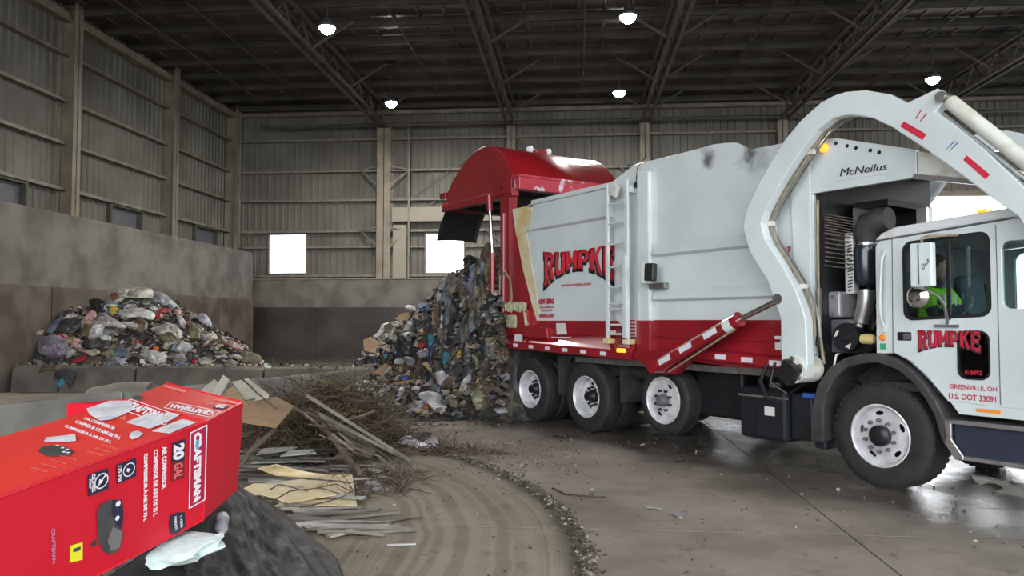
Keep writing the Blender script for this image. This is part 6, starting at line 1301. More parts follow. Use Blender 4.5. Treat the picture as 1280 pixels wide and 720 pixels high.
RP_ = [
 ('plastic_bag', 'white', z5((775,30),(820,10),(900,20),(920,90),(860,70),(790,55)), 'white plastic bag at the upper left shoulder of the right heap', .4),
 ('refuse_bag', 'blue', z5((945,40),(1000,25),(1025,60),(980,90),(950,80)), 'bright blue bundle below the top white bag of the right heap', .4),
 ('plastic_sheet', 'lilac', z5((925,0),(1080,-20),(1070,60),(1000,20),(950,50)), 'thin lilac film around the bright blue bundle', .4),
 ('carton', 'tan', z5((670,170),(740,110),(820,95),(860,125),(820,180),(730,190)), 'open tan cardboard tray near the crest of the right heap', .5),
 ('plastic_bag', 'off_white', z5((620,210),(700,190),(760,220),(750,290),(690,260),(640,250)), 'bunched off-white film below the open tan tray', .5),
 ('cardboard_piece', 'brown', z5((545,240),(620,215),(700,270),(740,300),(640,330),(560,330)), 'chestnut brown cardboard on the left shoulder of the right heap', .5),
 ('plastic_bag', 'white', z5((410,370),(480,320),(520,230),(620,200),(560,250),(550,320),(480,390)), 'long white film edge on the left outline of the right heap', .5),
 ('refuse_bag', 'khaki', z5((500,370),(560,330),(630,350),(600,420),(520,420)), 'tan-olive bundle inside the white ring of film', .5),
 ('plastic_bag', 'off_white', z5((470,390),(510,400),(560,450),(660,450),(640,480),(550,480),(480,430)), 'curved whitish rope of film on the folded cardboard', .5),
 ('plastic_bag', 'pale_grey', z5((600,360),(650,335),(690,370),(650,410),(605,400)), 'pale tuft of film left of the big black bag', .5),
 ('plastic_bag', 'pale_grey', z5((760,310),(800,220),(860,160),(900,110),(940,130),(890,180),(890,280),(840,310)), 'grey-white film draped over the top of the big black bag', .4),
 ('refuse_bag', 'charcoal', z5((890,200),(930,160),(990,230),(1010,320),(960,340),(890,290)), 'blue-black bag behind the draped grey film', .4),
 ('refuse_bag', 'brown', z5((940,120),(1000,95),(1030,150),(980,180)), 'brown bundle right of the bright blue bundle', .4),
 ('cardboard_piece', 'tan', z5((310,410),(400,370),(470,420),(560,480),(670,560),(560,625),(440,560),(320,530)), 'folded tan cardboard on the left edge of the right heap', .6),
 ('rag', 'mint', z5((375,470),(420,430),(460,455),(400,480)), 'mint green scrap on the folded tan cardboard', .6),
 ('rag', 'teal', z5((525,570),(580,545),(600,600),(560,625)), 'teal scrap on the folded tan cardboard', .6),
 ('paper_sheet', 'beige', z5((480,480),(600,470),(670,520),(600,550)), 'cream wrapper lying on the folded tan cardboard', .6),
 ('refuse_bag', 'black', z5((690,380),(760,330),(860,310),(960,340),(1040,430),(980,520),(900,560),(880,620),(780,600),(700,540)), 'big black refuse bag in the middle of the right heap', .4),
 ('rag', 'dark_blue', z5((670,470),(700,440),(740,500),(750,600),(690,600)), 'navy blue cloth at the left of the big black bag', .4),
 ('rag', 'red', z5((930,470),(980,440),(1040,450),(1000,490),(960,500)), 'red rag in the dark hollow of the right heap', .4),
 ('rag', 'white', z5((880,480),(915,420),(930,430),(920,470)), 'tiny white wisp beside the red rag', .4),
 ('refuse_bag', 'black', z5((330,590),(400,560),(530,600),(600,650),(480,680),(330,680)), 'dark blue-black bag under the folded tan cardboard', .6),
 ('rag', 'dark_blue', z5((410,630),(460,610),(540,640),(520,670),(430,670)), 'royal blue cloth under the folded tan cardboard', .6),
 ('plastic_bag', 'charcoal', z5((190,680),(240,620),(300,520),(350,590),(330,680),(240,720)), 'crumpled black film at the left tip of the right heap', .6),
 ('plastic_bag', 'pale_grey', z5((700,650),(740,620),(790,650),(780,690),(720,690)), 'grey tuft right of the large brown box panel', .4),
 ('plastic_bag', 'grey', z5((780,600),(850,600),(960,640),(980,700),(880,720),(800,690)), 'grey film bag below the big black bag', .4),
 ('plastic_bag', 'mauve', z5((920,560),(1020,500),(1080,520),(1050,600),(960,620)), 'mauve film below the red rag', .4),
 ('rag', 'teal', z5((1050,350),(1100,340),(1130,430),(1120,530),(1080,560),(1050,450)), 'teal cloth strip hanging in the middle of the right heap', .2),
 ('cardboard_piece', 'kraft', z5((1090,90),(1150,60),(1230,130),(1200,240),(1140,290),(1100,200)), 'brown cardboard slab high in the middle of the right heap', .2),
 ('refuse_bag', 'white', z5((1180,250),(1200,200),(1235,185),(1245,240),(1220,295),(1190,285)), 'small round white bag stuck in the face of the right heap', .2),
 ('rag', 'teal', z5((1215,640),(1240,590),(1290,560),(1330,640),(1320,720),(1230,720)), 'dark teal cloth in the lower middle of the right heap', .2),
 ('carton', 'tan', z6((140,180),(165,95),(250,85),(310,110),(290,200),(190,215)), 'small tan cardboard box at the far left foot of the right heap', .6),
 ('refuse_bag', 'lilac', z6((295,150),(330,60),(400,20),(480,40),(510,60),(400,140),(340,175)), 'smooth white-lilac bundle between two cardboards', .6),
 ('cardboard_piece', 'kraft', z6((340,210),(400,150),(600,10),(700,30),(860,120),(640,230),(480,300),(400,240)), 'large brown cardboard box panel at the foot of the right heap', .7),
 ('cardboard_piece', 'tan', z6((980,40),(1030,20),(1130,110),(1110,165),(1060,120)), 'tan cardboard strip leaning in the middle of the right heap', .3),
 ('cardboard_piece', 'kraft', z6((640,260),(760,235),(980,210),(990,280),(880,290),(800,300),(680,320)), 'long brown cardboard strip across the foot of the right heap', .5),
 ('refuse_bag', 'blue', z6((735,200),(770,170),(830,190),(820,225),(750,230)), 'small blue bundle on the long brown cardboard strip', .5),
 ('refuse_bag', 'yellow', z6((750,295),(780,275),(820,295),(800,330),(760,320)), 'small yellow cup above the white puffed bag', .5),
 ('plastic_bag', 'green', z6((-40,200),(30,190),(60,260),(140,270),(145,340),(90,370),(20,300),(-40,290)), 'bright green bag seen through the brush beside the right heap', .6),
 ('plastic_bag', 'grey', z6((150,260),(220,210),(330,230),(420,260),(430,340),(330,370),(200,360)), 'clear greyish film beside the green bag', .6),
 ('plastic_bag', 'pale_grey', z6((130,400),(190,370),(260,390),(240,440),(150,440)), 'small whitish bag at the left floor edge of the right heap', .8),
 ('paper_sheet', 'pink', z6((320,440),(420,370),(560,330),(640,260),(630,310),(540,380),(420,450)), 'pink printed flyer sheet on the floor edge of the right heap', .8),
 ('cardboard_piece', 'brown', z6((430,470),(520,400),(620,420),(560,500),(500,540),(440,520)), 'brown bent cardboard below the pink flyer', .8),
 ('plastic_bag', 'lilac', z6((600,470),(700,400),(710,320),(760,300),(790,350),(780,430),(740,500),(650,510)), 'white puffed bag on the floor left of the large tied bag', .8),
 ('plastic_bag', 'grey', z6((570,500),(700,500),(760,490),(740,540),(620,530)), 'grey shadowed film under the white puffed bag', .8),  # grey strip holds the bag's shadow in its colour
 ('plastic_bag', 'pale_grey', z6((790,580),(860,530),(920,460),(1000,470),(1080,560),(1000,620),(880,635)), 'crumpled clear film left of the large white bag on the floor', .9),
 ('refuse_bag', 'white', z6((930,380),(1060,350),(1180,380),(1250,470),(1270,560),(1200,620),(1120,580),(1040,500),(960,450)), 'large white tied bag on the floor in front of the right heap', .8),
 ('rag', 'orange', z6((985,520),(1020,495),(1060,530),(1050,580),(1010,550)), 'orange-red ribbon between the white bag and the clear film', .9),
 ('plastic_bag', 'white', z6((850,330),(900,295),(980,310),(980,350),(900,350)), 'small white and blue bag above the large white tied bag', .7),
 ('plastic_bag', 'mauve', z6((1000,290),(1080,220),(1130,240),(1100,290),(1020,310)), 'mauve-grey film above the large white tied bag', .6),
 ('plastic_bag', 'white', z8((90,330),(170,310),(240,340),(300,420),(290,490),(200,500),(140,460),(110,390)), 'fluffy white tuft tumbling down the middle of the right heap', .3),
 ('plastic_bag', 'beige', z8((150,480),(230,490),(260,560),(220,600),(170,560)), 'peach tuft below the fluffy white tuft', .6),
 ('refuse_bag', 'slate', z8((260,560),(300,520),(420,530),(400,590),(300,590)), 'slate grey film on the floor right of the peach tuft', .9),
 ('rag', 'teal', z8((160,170),(200,120),(235,180),(240,270),(200,290),(170,240)), 'second teal strip above the fluffy white tuft', .2),
 ('refuse_bag', 'yellow', z8((290,160),(320,125),(350,140),(335,190),(300,200)), 'yellow cloth end in the face of the sliding load', .2),
 ('refuse_bag', 'khaki', z8((420,560),(460,470),(500,380),(560,370),(620,470),(680,570),(640,640),(560,650),(480,680)), 'khaki sack on the floor behind the rearmost wheel', .4),
 ('refuse_bag', 'charcoal', z8((270,300),(300,220),(390,200),(400,400),(330,430),(280,380)), 'dark grey-green sack under the sliding load', .25),
 ('refuse_bag', 'black', z8((410,140),(480,100),(570,140),(620,220),(540,240),(470,200)), 'black gap-like bag beneath the sliding load', .2),  # black piece put in for the shaded gap under the load
 ('rag', 'khaki', z8((420,160),(460,170),(520,250),(620,380),(570,370),(470,280)), 'pale khaki roll of carpet slanting under the load', .2),
 ('plastic_bag', 'pale_grey', z8((620,650),(740,640),(760,690),(660,700)), 'clear bag scrap by the rearmost wheel', .9),
 ('plank', 'brown', z8((220,620),(330,600),(430,580),(430,600),(340,640),(230,650)), 'brown wooden stick on the floor by the khaki sack', .9),
 ('plastic_bag', 'pale_grey', z7((110,350),(160,220),(195,150),(210,200),(150,340),(140,460),(170,510),(120,470)), 'tall pale grey film edge at the left of the sliding load', .1),
 ('refuse_bag', 'slate', z7((160,340),(200,200),(240,260),(230,400),(180,470),(140,450)), 'slate film sheet beside the tall pale film edge', .1),
 ('rag', 'taupe', z7((220,240),(300,180),(350,180),(340,260),(300,370),(240,380)), 'taupe sheet high on the left of the sliding load', .1),
 ('refuse_bag', 'dark_blue', z7((330,250),(390,170),(430,190),(350,270),(320,330),(300,310)), 'navy film strip high in the sliding load', .1),
 ('plastic_bag', 'pale_grey', z7((400,210),(470,140),(570,70),(540,130),(470,190),(430,230)), 'pale film ridge along the top of the sliding load', .1),
 ('refuse_bag', 'black', z7((520,140),(560,100),(600,100),(600,160),(560,180)), 'black pocket at the top right of the sliding load', .1),
 ('plastic_bag', 'pale_grey', z7((215,400),(260,380),(300,390),(270,440),(230,440)), 'small pale film knot at the left of the sliding load', .1),
 ('rag', 'slate', z7((180,500),(290,420),(280,560),(240,660),(190,640)), 'blue-grey cloth fold below the small pale knot', .1),
 ('plastic_bag', 'mauve', z7((340,230),(440,230),(430,290),(380,330),(330,290)), 'mauve-grey film patch high in the sliding load', .1),
 ('rag', 'khaki', z7((430,330),(500,250),(560,300),(560,420),(500,520),(440,460),(430,400)), 'light taupe felt slab in the middle of the sliding load', .1),
 ('rag', 'stain', z7((520,260),(560,240),(580,280),(540,300)), 'rust-red scrap near the top of the sliding load', .1),
 ('refuse_bag', 'charcoal', z7((380,560),(430,470),(470,560),(460,640),(400,640)), 'charcoal bag in the centre of the sliding load', .1),
 ('refuse_bag', 'charcoal', z7((480,560),(550,420),(560,560),(520,660),(470,640)), 'long dark film pocket right of centre in the sliding load', .1),
 ('rag', 'taupe', z7((530,700),(560,560),(590,440),(630,440),(640,600),(600,720)), 'long taupe felt strip at the right of the sliding load', .1),
 ('rag', 'taupe', z7((580,240),(630,180),(640,330),(600,430),(570,360)), 'grey-taupe felt strip below the black pocket', .1),
 ('rag', 'khaki', z8((540,20),(620,0),(650,80),(600,120),(560,80)), 'olive-yellow cloth beside the rear corner of the truck', .1),
]
for kd, c_, pl, lb, sl in RP_:
    thin = kd in ('rag', 'paper_sheet', 'plastic_sheet')
    puff(kd, c_, pl, lb, hR, bulge=0.30 if thin else 0.22 if kd == 'cardboard_piece' else 0.5, slope=sl, flat=kd in ('carton', 'cardboard_piece'), rough_=0.75 if kd == 'plastic_bag' else 0.5, t1=19, lift=0.10 if sl > .3 else 0.22)

# the many alike pieces: scattered over both heaps
def nm(c_): return c_.replace('_', ' ').replace('off white', 'off-white')
WORD = dict(refuse_bag='rubbish bag', plastic_bag='plastic bag', rag='rag', cardboard_piece='bent cardboard', bottle='bottle', can='tin can', plank='splintered board', paper_sheet='creased paper', plastic_sheet='plastic film', cloth_strip='cloth strip', plastic_strip='film strip')
def scatter(hf, n, xr, yr, palette, where, smin, smax, chk, zs):
    done = 0; guard = 0
    while done < n and guard < 20000:
        guard += 1; x, y = prng.uniform(*xr), prng.uniform(*yr); h = hf(x, y)
        if h < 0.06 or not chk(x, y): continue
        gx = (hf(x+.15, y)-hf(x-.15, y))/.3; gy = (hf(x, y+.15)-hf(x, y-.15))/.3
        if gy < -0.35: continue          # far side, unseen
        kd, c_ = prng.choice(palette); sz = prng.uniform(smin, smax)*(0.35 if kd in ('bottle', 'can') else 1)
        nv = V((-gx, -gy, 1)).normalized(); q = V((0, 0, 1)).rotation_difference(nv) @ Euler((prng.uniform(-.4, .4), prng.uniform(-.4, .4), prng.uniform(0, 6.28))).to_quaternion()
        pj = V((x, y, h))-CAM; sx_ = 640+FOC*pj.dot(RT)/pj.dot(FW); zn = ('upper' if h > zs[3] else 'middle' if h > zs[2] else 'lower')+' '+('left' if sx_ < zs[0] else 'middle' if sx_ < zs[1] else 'right'); zn = zn.replace('middle middle', 'central')
        lb = '%s %s on the %s part of %s' % (nm(c_), WORD[kd], zn, where); gp = '%s %s pieces, %s of %s' % (nm(c_), WORD[kd], zn, where)
        put(kd, c_, V((x, y, h))+nv*sz*0.12, sz, q.to_euler(), lb, gp, scl=(1, prng.uniform(.6, 1), prng.uniform(.6, 1.1))); done += 1
palL = [('refuse_bag', 'white'), ('plastic_bag', 'white'), ('plastic_bag', 'off_white'), ('plastic_bag', 'pink'), ('plastic_bag', 'grey'), ('refuse_bag', 'charcoal'), ('rag', 'brown'), ('rag', 'olive'), ('rag', 'taupe'), ('rag', 'charcoal'), ('paper_sheet', 'off_white'), ('paper_sheet', 'pink'), ('cardboard_piece', 'tan'), ('cardboard_piece', 'brown'), ('bottle', 'white'), ('can', 'red'), ('rag', 'red'), ('plastic_sheet', 'slate'), ('refuse_bag', 'brown'), ('plastic_sheet', 'charcoal'), ('rag', 'khaki'), ('bottle', 'orange')]
scatter(hL, 140, (PX+0.2, -7.0), (17.6, 22.0), palL, 'the heap by the left wall', 0.10, 0.24, lambda x, y: True, (130, 230, 0.75, 1.4))
palR = [('refuse_bag', 'white'), ('plastic_bag', 'pale_grey'), ('plastic_bag', 'off_white'), ('plastic_bag', 'grey'), ('refuse_bag', 'black'), ('rag', 'taupe'), ('rag', 'brown'), ('rag', 'charcoal'), ('cardboard_piece', 'kraft'), ('cardboard_piece', 'tan'), ('paper_sheet', 'off_white'), ('plastic_sheet', 'slate'), ('rag', 'olive'), ('plastic_sheet', 'charcoal'), ('bottle', 'white'), ('rag', 'dark_blue'), ('plastic_bag', 'black')]
scatter(hR, 130, (T(-14, 0, 0).x, T(-7, 1, 0).x), (T(-7, -1.6, 0).y, T(-13.5, 2.0, 0).y), palR, 'the heap behind the truck', 0.09, 0.22, lambda x, y: True, (480, 550, 0.6, 1.4))
# strips and rags hanging down the falling load (near face), in truck coordinates
def hang_mesh(seed):
    vs, fs = ICO3; out = []; off = V((seed*3.7, seed*9.1, 0))
    for p in vs:
        a_ = math.atan2(p.y, p.x); q = V((math.cos(a_)*1.4, math.sin(a_)*1.4, p.z*0.55))+off
        f_ = (1-abs(noise.noise(q*1.6))*2.8)*0.30+(1-abs(noise.noise(q*3.6))*2.8)*0.16+0.5*noise.noise(V((p.x, p.y, p.z))*0.9+off)
        w_ = 1+f_; out.append(V((p.x*w_*0.42+0.16*noise.noise(V((p.z*1.5, seed, 0))), p.y*w_*0.30, p.z*(1.05+0.25*noise.noise(q*2)))))
    return MB().add(out, fs)
HANG = [to_mesh(hang_mesh(i), 'hanging', ang=38) for i in range(9)]
KINDS_['hanging_rag'] = (HANG, 'cloth'); KINDS_['hanging_film'] = (HANG, 'film'); CATS['hanging_rag'] = 'cloth'; CATS['hanging_film'] = 'plastic'
WORD['hanging_rag'] = 'rag bundle'; WORD['hanging_film'] = 'plastic film bundle'
hang = [('taupe', 'hanging_rag'), ('grey', 'hanging_film'), ('charcoal', 'hanging_film'), ('taupe', 'hanging_rag'), ('slate', 'hanging_film'), ('brown', 'hanging_rag'), ('pale_grey', 'hanging_film'), ('brown', 'hanging_rag'), ('black', 'hanging_film'), ('charcoal', 'hanging_film'), ('taupe', 'hanging_rag'), ('charcoal', 'hanging_rag'), ('black', 'hanging_rag'), ('olive', 'hanging_rag')]
def hz(px, py): return ('upper' if py < 385 else 'middle' if py < 440 else 'lower')+' '+('left' if px < 575 else 'middle' if px < 605 else 'right')
for i in range(190):
    px = 543+86*prng.random()**0.8; top_ = 334 if px > 580 else 334+(580-px)*0.9
    sz = prng.uniform(0.10, 0.30); py = prng.uniform(top_+sz*62, 498); c_, kd = prng.choice(hang if i % 14 else [('dark_blue', 'hanging_film'), ('off_white', 'hanging_film'), ('slate', 'hanging_film')])
    p, t = surf(hR, px, py, 11.5, 19)
    if p is None: continue
    fwd = (CAM-p).normalized(); z_ = hz(px, py)
    put(kd, c_, p+fwd*prng.uniform(0.0, 0.16), sz, (prng.uniform(-.3, .3), prng.uniform(-.35, .35), prng.uniform(0, 6.28)), '%s %s hanging at the %s of the sliding load' % (nm(c_), WORD[kd], z_), '%s %ss, %s of the sliding load' % (nm(c_), WORD[kd], z_), scl=(1, 1, prng.uniform(.8, 1.5)))
for i in range(40):     # bundles on the plug in the mouth of the body
    x, y, z = -7.35-prng.uniform(0, 0.7), prng.uniform(-0.05, 0.5), prng.uniform(1.3, 2.75); c_, kd = prng.choice(hang); p = T(x, y, z)
    put(kd, c_, p, prng.uniform(0.2, 0.38), (prng.uniform(-.3, .3), prng.uniform(-.3, .3), prng.uniform(0, 6.28)), '%s %s squeezed out beside the rear post' % (nm(c_), WORD[kd]), '%s %ss beside the rear post' % (nm(c_), WORD[kd]), scl=(1, 1, 1.2))

# fine scraps: too many to count, real little folded pieces
def scraps(name, n, sampler, mats, s0, s1, label, cat='litter'):
    mb = MB(); r = random.Random(name+str(n)+label[:5])
    for i in range(n):
        p = sampler(r)
        if p is None: continue
        s = r.uniform(s0, s1); m3 = Euler((r.uniform(-.8, .8), r.uniform(-.8, .8), r.uniform(0, 6.28))).to_matrix()
        a_ = r.uniform(.3, 1); pts = [(-1, -a_, 0), (0.1, -a_*r.uniform(.7, 1.2), 0.5*r.random()), (1, -a_*.8, 0), (1.1, a_, 0.1), (0, a_*1.1, 0.55*r.random()), (-.9, a_*.9, 0)]
        mb.add([p+m3 @ (V(q)*s) for q in pts], [(0, 1, 4, 5), (1, 2, 3, 4)], r.randrange(len(mats)))
    o = mb.build(name, mats, kind='stuff'); return tag(o, label, cat)
SM = [col_mat(c_, COL[c_], .5, 'card') for c_ in ('white', 'off_white', 'off_white', 'brown', 'olive', 'charcoal', 'taupe', 'khaki', 'brown', 'tan', 'slate', 'brown', 'taupe', 'charcoal', 'charcoal', 'black', 'brown', 'grey')]+[col_mat('pink', COL['pink'], .5, 'card')]
def smpL(r):
    x, y = r.uniform(PX+.22, -7.0), r.uniform(17.55, 21.6); h = hL(x, y); return V((x, y, h+0.04)) if h > 0.05 else None
def smpR(r):
    p = T(r.uniform(-13.8, -7.0), r.uniform(-1.9, 1.8), 0); h = hR(p.x, p.y); return V((p.x, p.y, h+0.04)) if h > 0.04 else None
scraps('mixed_scraps', 4200, smpL, SM, 0.025, 0.09, 'small mixed scraps strewn over the left heap')
def smpF2(r):
    px = r.uniform(545, 632); py = r.uniform(340 if px > 580 else 340+(580-px)*.9, 505); p, t = surf(hR, px, py, 12, 18)
    return None if p is None else p+(CAM-p).normalized()*r.uniform(.05, .30)
scraps('mixed_scraps', 1500, smpF2, SM+[col_mat(c_, COL[c_], .5, 'card') for c_ in ('charcoal', 'black', 'slate', 'taupe', 'brown', 'olive')], 0.03, 0.11, 'small scraps caught in the face of the sliding load')
scraps('mixed_scraps', 4200, smpR, SM, 0.025, 0.09, 'small mixed scraps strewn over the heap behind the truck')

# ------------------------------------------------------------------ brush, planks, siding and boards in the foreground
WOOD = mat('weathered_wood', (0.15, 0.11, 0.075), 0.8, col2=(0.07, 0.05, 0.035), vscale=5, bump=0.5, bscale=14)
WOODG = mat('grey_wood', (0.19, 0.175, 0.145), 0.8, col2=(0.10, 0.09, 0.07), vscale=5, bump=0.4, bscale=14)
TWIG = mat('twig_bark', (0.085, 0.055, 0.035), 0.85, col2=(0.035, 0.024, 0.017), vscale=10)
TWIG2 = mat('twig_grey', (0.17, 0.13, 0.085), 0.85, col2=(0.07, 0.05, 0.035), vscale=10)
BOARDC = mat('cream_board', (0.58, 0.49, 0.31), 0.6, col2=(0.47, 0.37, 0.20), vscale=2, bump=0.1)
BOARDW = mat('white_board', (0.46, 0.44, 0.37), 0.6, col2=(0.34, 0.31, 0.25), vscale=2.5)
SID = [mat('siding_slat_a', (0.21, 0.195, 0.165), 0.5, col2=(0.10, 0.09, 0.072), vscale=3), mat('siding_slat_b', (0.30, 0.31, 0.27), 0.5, col2=(0.16, 0.15, 0.12), vscale=3), mat('siding_slat_c', (0.115, 0.10, 0.08), 0.6, col2=(0.06, 0.05, 0.04), vscale=3), mat('siding_slat_d', (0.055, 0.05, 0.047), 0.6, var=0.4, vscale=3)]
def slab(name, q, m, th, label, cat, group=None, bend=0.0, nu=10, nv=2):
    """thin board whose top face follows four corners, gently bent"""
    a_, b2, c_, d_ = [V(p) for p in q]
    def f(u, v): p = a_.lerp(b2, u).lerp(d_.lerp(c_, u), v); return p+V((0, 0, bend*math.sin(math.pi*u)))
    mb = MB(); vs = [f(i/nu, j/nv) for j in range(nv+1) for i in range(nu+1)]; n = len(vs)
    vs2 = [p-V((0, 0, th)) for p in vs]; fs = [(j*(nu+1)+i, j*(nu+1)+i+1, (j+1)*(nu+1)+i+1, (j+1)*(nu+1)+i) for j in range(nv) for i in range(nu)]
    rim = list(range(nu+1))+[(j+1)*(nu+1)+nu for j in range(nv)]+[nv*(nu+1)+nu-1-j for j in range(nu)]+[(nv-1-j)*(nu+1) for j in range(nv-1)]
    mb.add(vs+vs2, fs+[[x+n for x in g[::-1]] for g in fs]+[(rim[i], rim[i]+n, rim[(i+1) % len(rim)]+n, rim[(i+1) % len(rim)]) for i in range(len(rim))])
    o = mb.build(name, m, smooth=True, ang=40); return tag(o, label, cat, group)
# cream curved panels
slab('curved_board', [at_z(322, 585, .16), at_z(395, 603, .10), at_z(441, 595, .10), at_z(345, 580, .24)], BOARDC, 0.008, 'cream bent board, upper of the two in front of the brush heap', 'board', bend=-0.03)
slab('flat_board', [at_z(348, 635, .05), at_z(446, 631, .05), at_z(440, 592, .10), at_z(312, 608, .12)], BOARDC, 0.008, 'wide cream board lying lowest in front of the brush heap', 'board', bend=0.01)
slab('flat_board', [at_z(300, 612, .15), at_z(360, 628, .09), at_z(420, 618, .12), at_z(318, 604, .19)], BOARDC, 0.008, 'narrow cream board resting on the wide cream board', 'board', bend=0.01)
# siding slats in a loose flat stack
r5 = random.Random(5)
mats_n = ['weathered grey-brown', 'pale green-grey', 'brown', 'blackened']
def zone_(t): return 'at the back of the stack, under the brush' if t < .28 else 'just behind the cream boards' if t < .48 else 'beneath the cream boards' if t < .72 else 'in front of the cream boards' if t < .87 else 'at the very front of the stack, beside the black plastic'
for i in range(64):
    t = i/64; yy = 540+t*130; px0 = 262+r5.uniform(-12, 25)+(t > .75)*(t-.75)*420; px1 = px0+r5.uniform(90, 200); lim = 432+60*t if t < .8 else 515
    px1 = min(px1, lim+r5.uniform(-12, 12)); z = 0.16*(1-t)**0.5*r5.uniform(0.3, 1)+0.02
    if yy > 595: px0 = max(px0, 300+(yy-612)*1.45+r5.uniform(0, 30))
    if px1-px0 < 40: continue
    a_ = at_z(px0, yy+r5.uniform(-3, 3), z); b2 = at_z(px1, yy+r5.uniform(-7, 7), max(0.015, z-0.04)); k_ = r5.randrange(4); wd = r5.uniform(.045, .10)
    dd_ = (b2-a_).normalized(); sdv = V((-dd_.y, dd_.x, 0))*wd
    slab('siding_slat', [a_, b2, b2+sdv, a_+sdv+V((0, 0, 0.01))], SID[k_], 0.009, mats_n[k_]+' siding slat '+zone_(t), 'slat', mats_n[k_]+' siding slats '+zone_(t), bend=r5.uniform(-.01, .015), nu=5, nv=1)
for q, lb in (([(320, 568), (365, 562), (372, 558), (330, 560)], 'short pale slat with a square end under the brush'), ([(350, 570), (395, 566), (392, 561), (362, 563)], 'short pale green slat beside the folded end piece')):
    slab('siding_slat', [at_z(*p, .22) for p in q], SID[1], 0.01, lb, 'slat', nu=3, nv=1)
# folded pale ends
for i, (px, py) in enumerate(((470, 588), (476, 596), (468, 604), (478, 611))):
    p = at_z(px, py, 0.05+0.02*(3-i)); put('rag', ['off_white', 'pale_grey'][i % 2], p, 0.085, (0.2, 0.1, r5.uniform(-.3, .3)), ['topmost', 'second', 'third', 'lowest'][i]+' crumpled pale scrap at the right end of the cream boards', scl=(1, .6, .8))
# lower sticks
def stick(name, pts, rad, m, label, cat='stick', group=None, n=7):
    r = random.Random(len(label)*7); P = [V(p) for p in pts]; out = []
    for i in range(len(P)-1):
        for k_ in range(4): out.append(P[i].lerp(P[i+1], k_/4)+V((r.uniform(-1, 1), r.uniform(-1, 1), r.uniform(-1, 1)))*rad*0.5)
    out.append(P[-1]); L_ = len(out)
    o = MB().tube(out, [rad*(1-0.45*i/L_) for i in range(L_)], n).build(name, m, smooth=True); return tag(o, label, cat, group)
def plank(name, a_, b2, wd, th, m, label, cat='plank', roll=0.0):
    a_, b2 = V(a_), V(b2); d = (b2-a_); L_ = d.length; d.normalize(); u = V((0, 0, 1)); s = d.cross(u).normalized(); u = s.cross(d); q = Matrix.Rotation(roll, 3, d); s = q @ s; u = q @ u
    mb = MB(); n = 8; vs = []
    for i in range(n+1):
        c = a_+d*L_*i/n; j = 1+0.08*noise.noise(V((i*1.7, wd*10, L_)))
        for x, y in ((-1, -1), (1, -1), (1, 1), (-1, 1)): vs.append(c+s*x*wd/2*j+u*y*th/2+u*0.006*noise.noise(V((i, x, y))))
    fs = [(3, 2, 1, 0), (4*n, 4*n+1, 4*n+2, 4*n+3)]+[(4*i+k_, 4*i+(k_+1) % 4, 4*i+4+(k_+1) % 4, 4*i+4+k_) for i in range(n) for k_ in range(4)]
    o = mb.add(vs, fs).build(name, m, bevel=0.004); return tag(o, label, cat)
plank('plank', at_z(383, 494, .85), at_z(513, 576, .03), .055, .04, WOODG, 'long grey pole slanting down across the brush heap to the floor')
plank('plank', at_z(400, 518, .66), at_z(508, 574, .04), .07, .03, WOODG, 'grey lath just below the long slanting pole', roll=.3)
plank('plank', at_z(404, 522, .60), at_z(425, 535, .48), .05, .03, WOODG, 'short pale lath end sticking out of the brush')
plank('plank', at_z(402, 530, .45), at_z(450, 592, .10), .045, .04, WOOD, 'brown board leaning towards the cream boards')
plank('plank', at_z(440, 525, .38), at_z(478, 550, .10), .12, .03, WOOD, 'dark brown slab behind the long slanting pole', roll=-.3)
plank('plank', at_z(455, 528, .30), at_z(480, 560, .05), .10, .03, WOODG, 'weathered plank lying under the right end of the brush')
plank('plank', at_z(310, 568, .22), at_z(345, 535, .45), .05, .03, WOOD, 'tan lath crossing in front of the big cardboard')
plank('plank', at_z(300, 585, .12), at_z(325, 548, .32), .05, .03, WOOD, 'brown lath beside the right corner of the carton')
for i in range(34):
    px = r5.uniform(395, 492); py = 520+(px-395)*.55+r5.uniform(-12, 16); z = max(0.04, .55-(px-395)*.0053)
    a_ = at_z(px-r5.uniform(12, 30), py-r5.uniform(4, 18), z+.08); b2 = at_z(px+r5.uniform(8, 24), py+r5.uniform(4, 14), max(.02, z-.12))
    tag(MB().bar(a_, b2, r5.uniform(.02, .05), r5.uniform(.012, .025)).build('splintered_lath', [WOOD, WOODG, TWIG2][i % 3]), ['brown', 'grey', 'dark'][i % 3]+' splintered lath in the brush heap', 'lath', ['brown', 'grey', 'dark'][i % 3]+' splintered laths in the brush heap')
p = at_z(447, 566, .14); tag(MB().grid(lambda u, v: p+V((0.42*(u-.5)+.06*(v-.5), 0.30*(v-.5), 0.05*math.sin(3*u)+.10*(v-.5)+0.015*noise.noise(V((u*6, v*6, 0))))), 14, 8).build('bark_slab', mat('bark', (0.13, 0.115, 0.08), 0.9, col2=(0.07, 0.06, 0.045), vscale=4, bump=.5), smooth=True, solid=.03, ang=180), 'mossy flat slab of bark at the foot of the brush heap', 'bark')
